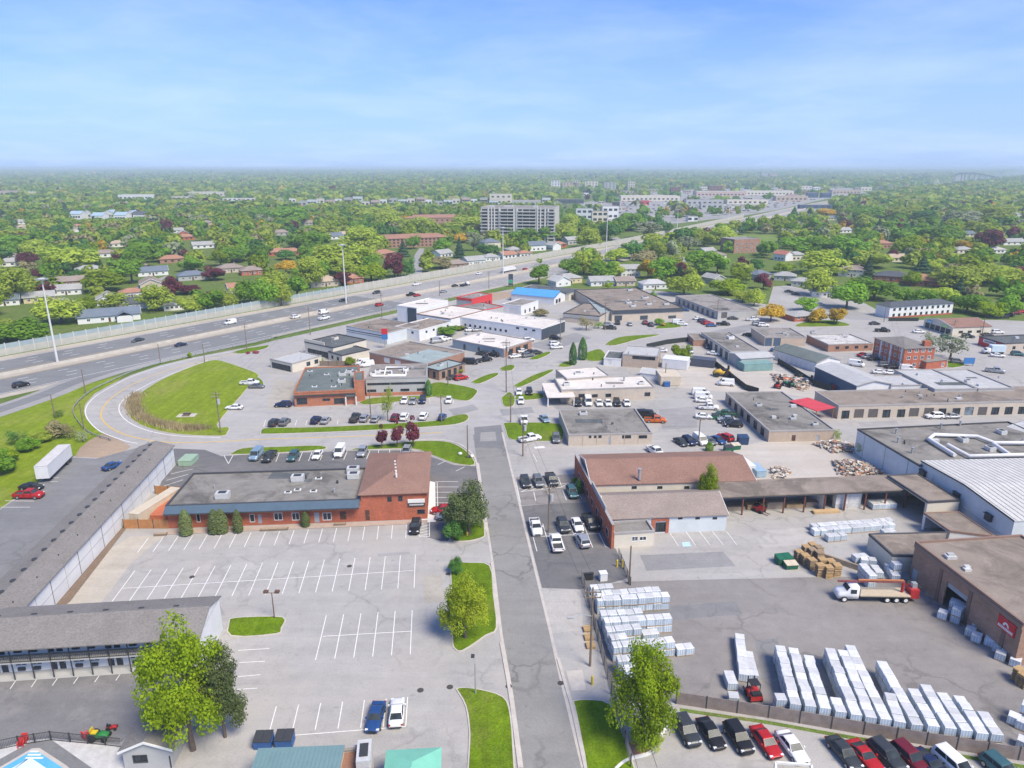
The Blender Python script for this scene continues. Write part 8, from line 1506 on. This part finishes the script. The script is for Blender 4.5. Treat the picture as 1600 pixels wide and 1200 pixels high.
tree(1204, 502, 468, 46, 'y', 'b1', 'golden yellow tree by the grey block garage'); tree(1277, 504, 476, 34, 'y', 'b0', 'golden yellow tree on the bungalow lawn, nearer the house'); tree(1307, 506, 479, 34, 'y', 'b2', 'golden yellow tree on the bungalow lawn, at the street'); tree(1345, 712, 690, 20, 'bg', 's', 'scrubby bush against the pale blue factory wall'); tree(1307, 690, 668, 16, 'bg', 's', 'thin green bush at the workshop corner'); tree(842, 444, 402, 32, 'g', 't', 'upright green tree beside the highway behind the blue roof'); tree(845, 494, 480, 30, 'o', 'b1', 'reddish green shrub by the white garage', name='shrub'); tree(832, 470, 458, 22, 'bg', 'b0', 'bright shrub before the blue roof', name='shrub'); tree(548, 572, 553, 17, 'bg', 'b1', 'small bright green tree behind the board fence'); tree(502, 568, 556, 13, 'yg', 's', 'small pale tree by the white corner shop'); tree(700, 587, 573, 16, 'bg', 'b1', 'bright shrub before the brown office', name='shrub'); tree(716, 584, 574, 18, 'yg', 'b0', 'yellowish shrub along the brown office', name='shrub'); tree(700, 524, 508, 40, 'g', 'b2', 'wild green bushes below the white block', name='shrub'); tree(718, 517, 506, 18, 'yg', 'b0', 'yellow-green bush at the white block corner', name='shrub'); tree(827, 502, 490, 26, 'yg', 's', 'thin bush before the white garage', name='shrub'); tree(1030, 508, 494, 18, 'g', 'b1', 'round green shrub before the auto centre', name='shrub'); tree(1036, 510, 503, 9, 'y', 'b0', 'small yellow shrub before the auto centre', name='shrub'); tree(935, 513, 500, 20, 'g', 's', 'dark shrub beside the corner showroom', name='shrub'); tree(950, 452, 437, 15, 'bg', 't', 'small bright tree behind the dark roofed garage')
tree(297, 560, 547, 9, 'bg', 'b0', 'small lone tree beside the guard rail'); tree(400, 552, 547, 12, 'pk', 'b0', 'low pink shrub beside the service road', name='shrub'); tree(388, 553, 549, 8, 'pk', 'b1', 'small pink shrub beside the service road pole', name='shrub'); tree(1008, 1166, 1130, 60, 'yb', 'f0', 'rounded yellow-green hedge mound below the bright tree at the kerb', name='hedge'); tree(905, 770, 748, 11, 'dg', 'k', 'dark shrub against the brick front', name='shrub'); tree(897, 757, 742, 9, 'g', 'b0', 'small green shrub against the brick front', name='shrub'); tree(1108, 705, 690, 12, 'g', 'k', 'small green cedar at the gravel yard hedge', name='shrub'); tree(1248, 655, 640, 9, 'g', 's', 'weedy bush beside the red canopy', name='shrub')
for u, v, vt, w, c in ((2, 742, 698, 52, 'g'), (16, 722, 696, 34, 'bg'), (28, 694, 668, 38, 'dg'), (46, 704, 678, 38, 'g'), (60, 690, 672, 34, 'yg'), (90, 682, 652, 40, 'o'), (110, 685, 660, 34, 'o'), (70, 690, 668, 30, 'yg'), (92, 652, 640, 20, 'dg'), (130, 690, 670, 26, 'sg')): tree(u, v, vt, w, c, rnd.choice(('b0', 'b1', 's')), place='on the rough bank left of the loop road', name='shrub')
# trees of the two neighbourhoods that stand out in the photograph
NB_L = 'behind the noise wall'; NB_R = 'beyond the auto shops'
for a in ((35, 537, 487, 78, 'g'), (12, 533, 490, 50, 'yg'), (24, 474, 412, 56, 'yg'), (97, 505, 457, 66, 'yg'), (137, 488, 454, 27, 'bg'), (180, 484, 455, 40, 'yg'), (163, 456, 416, 66, 'bg'), (207, 443, 390, 31, 'g', 't'), (243, 486, 442, 48, 'yg'), (270, 462, 424, 31, 'p'), (292, 459, 443, 40, 'p'), (296, 490, 453, 34, 'yg'), (326, 486, 443, 44, 'g'), (352, 482, 443, 34, 'yg'), (392, 474, 427, 42, 'g'), (335, 438, 412, 37, 'p'), (300, 424, 395, 40, 'g'), (45, 415, 388, 32, 'p'), (110, 422, 378, 78, 'yg'), (95, 373, 345, 28, 'dg'), (215, 417, 378, 44, 'g'), (250, 409, 381, 32, 'g'), (370, 409, 380, 48, 'g'), (345, 416, 390, 30, 'bg'), (262, 369, 340, 18, 'p'), (20, 395, 365, 50, 'g'), (60, 400, 372, 40, 'yg'), (60, 437, 415, 18, 'p'), (155, 418, 400, 14, 'dg', 'c'), (120, 440, 416, 22, 'dg'), (65, 366, 335, 40, 'yg'), (412, 408, 376, 28, 'g'), (447, 406, 387, 30, 'dg'), (485, 396, 360, 36, 'g'), (562, 396, 350, 56, 'yg'), (525, 428, 375, 68, 'yg'), (447, 427, 402, 32, 'y'), (465, 468, 418, 30, 'g', 't'), (482, 450, 397, 42, 'yg'), (580, 439, 404, 46, 'bg'), (617, 434, 393, 31, 'p'), (636, 432, 395, 24, 'dg'), (537, 446, 424, 24, 'p'), (762, 402, 377, 38, 'dg'), (690, 393, 367, 30, 'g'), (722, 379, 361, 30, 'y'), (718, 403, 370, 17, 'sp', 'c'), (630, 401, 375, 20, 'sp', 'c'), (646, 389, 365, 24, 'g'), (602, 348, 312, 44, 'yg'), (652, 362, 335, 54, 'yg'), (455, 353, 315, 54, 'g'), (605, 360, 327, 48, 'yg'), (725, 364, 335, 58, 'yg'), (430, 462, 420, 44, 'yg'), (417, 480, 430, 40, 'g'), (440, 478, 440, 30, 'yg'), (690, 420, 400, 34, 'o'), (560, 372, 345, 34, 'g'), (570, 345, 318, 46, 'yg'), (410, 345, 322, 40, 'g'), (812, 378, 349, 48, 'g'), (850, 378, 352, 34, 'g'), (920, 387, 353, 34, 'yg'), (880, 376, 341, 44, 'yg'), (950, 375, 341, 38, 'dg'), (985, 360, 324, 50, 'g'), (1010, 372, 345, 40, 'sg'), (1035, 366, 340, 30, 'dg'), (868, 352, 322, 18, 'g'), (890, 362, 330, 30, 'yg'), (740, 392, 360, 24, 'sg')):
    tree(a[0], a[1], a[2]-1, a[3]*1.2, *a[4:], place=NB_L)
for a in ((890, 432, 404, 34, 'g'), (943, 437, 400, 42, 'g'), (990, 404, 374, 32, 'dg'), (1005, 417, 385, 38, 'o'), (1028, 404, 373, 30, 'yg'), (963, 408, 385, 38, 'yg'), (1012, 435, 405, 27, 'y'), (1034, 442, 400, 37, 'g'), (1068, 462, 423, 50, 'yg'), (1095, 428, 390, 42, 'g'), (1120, 427, 395, 36, 'g'), (1125, 382, 352, 40, 'yg'), (1136, 459, 430, 52, 'bg'), (1157, 442, 412, 30, 'bg'), (1192, 452, 427, 26, 'p'), (1183, 427, 398, 16, 'dg', 't'), (1285, 428, 388, 62, 'yg'), (1275, 442, 415, 40, 'yg'), (1225, 427, 407, 30, 'bg'), (1360, 418, 388, 58, 'yg'), (1418, 403, 365, 47, 'bg'), (1542, 394, 357, 36, 'p'), (1500, 392, 374, 28, 'y'), (1410, 377, 350, 48, 'g'), (1375, 345, 328, 22, 'p'), (1393, 407, 387, 18, 'p'), (1322, 482, 430, 50, 'g'), (1365, 468, 430, 58, 'g'), (1412, 474, 448, 32, 'g'), (1465, 474, 445, 48, 'yg'), (1510, 488, 455, 52, 'g'), (1545, 496, 466, 32, 'bg'), (1573, 494, 452, 38, 'g'), (1490, 450, 415, 62, 'yg'), (1530, 446, 412, 50, 'yg'), (1566, 443, 415, 58, 'yg'), (1260, 486, 465, 32, 'g'), (1277, 462, 417, 42, 'yg'), (1355, 434, 400, 18, 'sp', 'c'), (1440, 478, 452, 40, 'g'), (1423, 447, 420, 26, 'bg'), (1440, 430, 402, 30, 'sp', 'c'), (1455, 425, 400, 34, 'yg'), (1595, 470, 440, 44, 'g'), (1600, 440, 410, 34, 'p'), (1020, 468, 455, 10, 'g', 't'), (1160, 472, 448, 34, 'yg'), (1178, 478, 450, 26, 'yg'), (1075, 390, 365, 34, 'sg'), (1100, 385, 360, 30, 'yg'), (1050, 405, 375, 24, 'sg'), (1192, 360, 335, 18, 'bg'), (1240, 395, 370, 50, 'g'), (1290, 395, 362, 56, 'g'), (1330, 400, 366, 50, 'g'), (1470, 380, 345, 60, 'g'), (1500, 355, 322, 56, 'sg'), (1545, 350, 320, 60, 'yg'), (1240, 342, 325, 18, 'dg', 'c'), (1265, 338, 325, 12, 'sp', 'c'), (1345, 345, 312, 60, 'g'), (1290, 340, 325, 30, 'y'), (1330, 357, 353, 10, 'y'), (1410, 345, 318, 50, 'yg'), (1378, 315, 300, 30, 'dg'), (1440, 352, 328, 44, 'dg')):
    tree(a[0], a[1], a[2]-2, a[3]*1.25, *a[4:], place=NB_R)
# ------------------------------------------------------------------ random fill of the neighbourhoods, then the far woods
def inpoly(u, v, poly):
    r = False
    for i in range(len(poly)):
        (x0, y0), (x1, y1) = poly[i-1], poly[i]
        if (y0 > v) != (y1 > v) and u < (x1-x0)*(v-y0)/(y1-y0)+x0: r = not r
    return r
REG_R = [(880, 428), (940, 408), (1075, 376), (1200, 356), (1300, 330), (1430, 303), (1900, 303), (1990, 500), (1700, 496), (1590, 482), (1500, 480), (1480, 470), (1400, 470), (1330, 462), (1235, 443), (1200, 458), (1100, 452), (1060, 446), (990, 445), (950, 444), (900, 438)]
MALL = [(830, 345), (900, 320), (840, 300), (1000, 292), (1200, 290), (1360, 290), (1370, 303), (1200, 333), (1140, 345), (1075, 362), (960, 372), (940, 350)]
CLEAR = [[(1136, 368), (1226, 366), (1226, 392), (1165, 399), (1136, 390)], [(634, 440), (645, 385), (668, 385), (664, 438)], [(1208, 446), (1260, 448), (1345, 484), (1410, 502), (1320, 502), (1230, 462)], [(150, 478), (240, 432), (270, 428), (220, 465)], [(1036, 405), (1085, 394), (1085, 415), (1050, 420)], [(940, 402), (955, 368), (990, 380), (975, 396)]]
def wallv(u): 
    pts = [(-400, 631), (0, 558), (400, 485), (800, 413), (950, 384), (1075, 356), (1150, 341), (1300, 309), (1365, 300), (1430, 290), (1600, 270), (2000, 266)]
    for (a, b_), (c, d) in zip(pts[:-1], pts[1:]):
        if a <= u <= c: return b_+(d-b_)*(u-a)/(c-a)
    return 600
HH = np.array([(a, b_, c, d.x, d.y, e) for a, b_, c, d, e in HOUSES]); FB = np.array(FARB); TP = np.array(TSP); XB = np.array(TPX)
RT = []; r = 252.0
def okspot(x, y, w, h):
    u, v = proj((x, y, 0))
    if u < -330 or u > 1960: return None
    left = v < wallv(u)-3-w*ppm(u, v)*.25; right = inpoly(u, v, REG_R)
    if not (left or right): return None
    for c in CLEAR:
        if inpoly(u, v, c): return None
    if inpoly(u, v, MALL) and rnd.random() > .14: return None
    k = ppm(u, v); vt = v-h*k
    if (np.hypot(HH[:, 3]-x, HH[:, 4]-y) < HH[:, 5]*.5+w*.3).any(): return None
    if ((np.abs(HH[:, 0]-u) < HH[:, 2]*.4+w*k*.2) & (v > HH[:, 1]) & (vt < HH[:, 1]-3)).any(): return None
    if ((FB[:, 0]-4 < u) & (u < FB[:, 1]+4) & (v > FB[:, 3]-1) & (vt < FB[:, 2]+(FB[:, 3]-FB[:, 2])*.62)).any(): return None
    if ((np.abs(XB[:, 0]-u) < XB[:, 3]*.4+w*k*.25) & (v > XB[:, 1]) & (v < XB[:, 1]+45) & (vt < XB[:, 1]-(XB[:, 1]-XB[:, 2])*.5)).any(): return None
    return u, v, left
while r < 1050:
    s_ = 11.3 if r < 700 else 12.5; x = -r*1.1
    while x < r*1.1:
        xx = x+rnd.uniform(-.5, .5)*s_; yy = r+rnd.uniform(-.5, .5)*s_; x += s_; w = rnd.uniform(10.5, 21.5); h = w*rnd.uniform(.6, .76)+2.6
        if rnd.random() < .1: continue
        if (np.abs(TP[:, 0]-xx)+np.abs(TP[:, 1]-yy) < (w+TP[:, 2])*.4).any(): continue
        k = okspot(xx, yy, w, h)
        if not k: continue
        colr = rnd.choices(('g', 'yg', 'dg', 'bg', 'p', 'y', 'o', 'sp', 'sg'), (30, 30, 10, 13, 4, 3, 4, 3, 4))[0]
        if colr in ('p', 'y'): w *= .8; h *= .8
        RT.append((xx, yy, w, h, colr, k[2]))
    r += s_
RT.sort(key=lambda t: math.hypot(t[0], t[1])-t[3]*14)
nleft = max(0, 292-len(TREES))
for (x, y, w, h, c, left) in RT[:nleft]:
    tree(0, 0, 0, 0, c, 'c' if c == 'sp' else None, pos=(x, y), h=h, w=w if c != 'sp' else w*.6, place=NB_L if left else NB_R)
TX = np.array([(m[7], m[8]) for m in TMETA])
for i, (root, c, shp, place, w, h, lab, x, y) in enumerate(TMETA):       # tell look-alikes apart by size and by what stands next to them
    if lab: continue
    dd = np.hypot(TX[:, 0]-x, TX[:, 1]-y); dd[i] = 1e9; j = int(dd.argmin()); hd_ = np.hypot(HH[:, 3]-x, HH[:, 4]-y); q = int(hd_.argmin())
    form = 'conical evergreen' if shp == 'c' else 'columnar evergreen' if shp == 'k' else 'wide tree' if w > 1.25*h else 'round tree' if w > .85*h else 'upright tree'
    size = 'very tall' if h > 13.5 else 'tall' if h > 11 else 'middling' if h > 8.5 else 'small' if h > 6 else 'low'
    by = f' next to a {HCOL[q]} house' if hd_[q] < 26 and q < len(HCOL) and HCOL[q] else ''
    by = by.replace('next to', 'by'); lb = f'{size} {CNAME[c]} {form} beside a {CNAME[TMETA[j][1]]} one{by} {place}'; root['label'] = lb if len(lb.replace('-', ' ').split()) <= 16 else lb.replace(f' beside a {CNAME[TMETA[j][1]]} one', '')
MK = ['g', 'yg', 'dg', 'bg', 'p', 'y', 'o', 'sp', 'sg']
protos = {c: [crown_pts('cone' if c == 'sp' else ('willow' if c == 'yg' and i else 'broad'), 260, .7, 14) for i in range(3)] for c in MK}; lowp = {c: [crown_pts('cone' if c == 'sp' else 'broad', 13, 2.8, 5) for i in range(4)] for c in MK}
def merge(lst, pr, name, label):
    Ps, Ns, Ss, ms = [], [], [], []
    for (x, y, w, h, c, *_) in lst:
        p_, n_, s_ = pr[c][rnd.randrange(len(pr[c]))]; t = rnd.uniform(0, 6.28); ca, sa = math.cos(t), math.sin(t); k = w/10.6; kz = h/11.0; R3 = np.array([[ca, -sa, 0], [sa, ca, 0], [0, 0, 1]])
        pos = (p_@R3.T)*np.array([k, k, kz])+np.array([x, y, 0]); Ps.append(pos); Ns.append(n_@R3.T); Ss.append(s_*(k*.7+kz*.3)*nrg.uniform(.8, 1.2, len(p_))); ms.append(np.full(len(p_), MK.index(c)))
    me = qmesh(name, quads(np.concatenate(Ps), np.concatenate(Ns), np.concatenate(Ss)), [LM_[c] for c in MK], np.concatenate(ms)); o = bpy.data.objects.new(name, me); COL.objects.link(o); tag(o, label, 'trees', None, 'stuff')
merge(RT[nleft:], protos, 'neighbourhood_trees', 'mass of mixed green trees filling the neighbourhoods either side of the highway')
FT = []; r = 1050.0
while r < 11500:
    s_ = r/82; x = -r*1.02
    while x < r*1.02:
        xx = x+rnd.uniform(-.5, .5)*s_; yy = r+rnd.uniform(-.5, .5)*s_; x += s_*.8
        u, v = proj((xx, yy, 0))
        if u < -280 or u > 1880: continue
        if v > wallv(u)-1.2 and not inpoly(u, v, REG_R) and v < wallv(u)+(16 if u < 1300 else 9): continue
        if inpoly(u, v, MALL) and rnd.random() > .12: continue
        h = rnd.uniform(8, 15)*(1+r/9000*.3); w = s_*1.15*rnd.uniform(.8, 1.3); k = ppm(u, v)
        bad = ((FB[:, 0]-w*k*.5 < u) & (u < FB[:, 1]+w*k*.5) & (v > FB[:, 3]-1) & (v-h*k < FB[:, 2]+(FB[:, 3]-FB[:, 2])*.6)).any()
        if bad or rnd.random() < .06: continue
        FT.append((xx, yy, w, h, rnd.choices(MK, (38, 32, 7, 9, 1, 2, 4, 1.5, 7))[0]))
    r += s_*.8
merge(FT, lowp, 'distant_woods', 'far off woods and tree lined suburbs reaching the horizon')
print('trees', len(TREES), len(RT), len(FT), 'bundles', NB[0])
# reeds in the loop lawn
n = 2600; Vs = []
for k in range(n):
    t = rnd.random(); ln = [P2(*q) for q in ((214, 618), (208, 634), (216, 650), (240, 662), (275, 670), (318, 672))]; i = min(4, int(t*5)); p = ln[i].lerp(ln[i+1], t*5-i)+Vector((rnd.gauss(0, 1.1), rnd.gauss(0, .8))); hh = rnd.uniform(.7, 1.7); a = rnd.uniform(0, 3.14); d = Vector((math.cos(a), math.sin(a)))*.11; lx, ly = rnd.uniform(-.25, .25), rnd.uniform(-.25, .25)
    Vs += [(p.x-d.x, p.y-d.y, .15), (p.x+d.x, p.y+d.y, .15), (p.x+d.x*.4+lx, p.y+d.y*.4+ly, hh), (p.x-d.x*.4+lx, p.y-d.y*.4+ly, hh)]
me = qmesh('reeds', np.array(Vs), [leafmat('leaf_reed', (.42, .33, .17), (.55, .45, .26))]); o = bpy.data.objects.new('reeds', me); COL.objects.link(o); tag(o, 'band of tan dry reeds along the curve of the loop lawn', 'reeds', None, 'stuff')
p = P2(292, 650); mb = MB(); fr = (p, Vector((1, .1)).normalized(), Vector((.1, -1)).normalized()); root = thing('picnic_table', 'small bench table on a pad in the loop lawn', 'bench', (p.x, p.y, .2)); mb.fbox(fr, -2.4, 2.4, .1, .22, -1.4, 1.4); obj('pad', mb, KERB, root)
mb = MB(); mb.fbox(fr, -.9, .9, .9, .97, -.4, .4); obj('table_top', mb, WOODPOLE, root)
for s_ in (-.7, .7): mb = MB(); mb.fbox(fr, s_-.08, s_+.08, .22, .9, -.3, .3); obj('leg', mb, DARKMETAL, root)
for s_ in (-.8, .8): mb = MB(); mb.fbox(fr, -.9, .9, .22, .66, s_-.15, s_+.15); obj('bench_seat', mb, WOODPOLE, root)
# ------------------------------------------------------------------ haze
hm = bpy.data.materials.new('haze_air'); hm.use_nodes = True; hn = hm.node_tree; hn.nodes.remove(hn.nodes['Principled BSDF'])
pv = hn.nodes.new('ShaderNodeVolumePrincipled'); pv.inputs['Color'].default_value = (.78, .96, 1, 1); pv.inputs['Density'].default_value = .0002; pv.inputs['Anisotropy'].default_value = 0; hn.links.new(pv.outputs[0], hn.nodes['Material Output'].inputs['Volume'])
mb = MB(); mb.box(-14000, -400, -1.5, 14000, 12500, 72); obj('haze', mb, hm, kind='stuff')
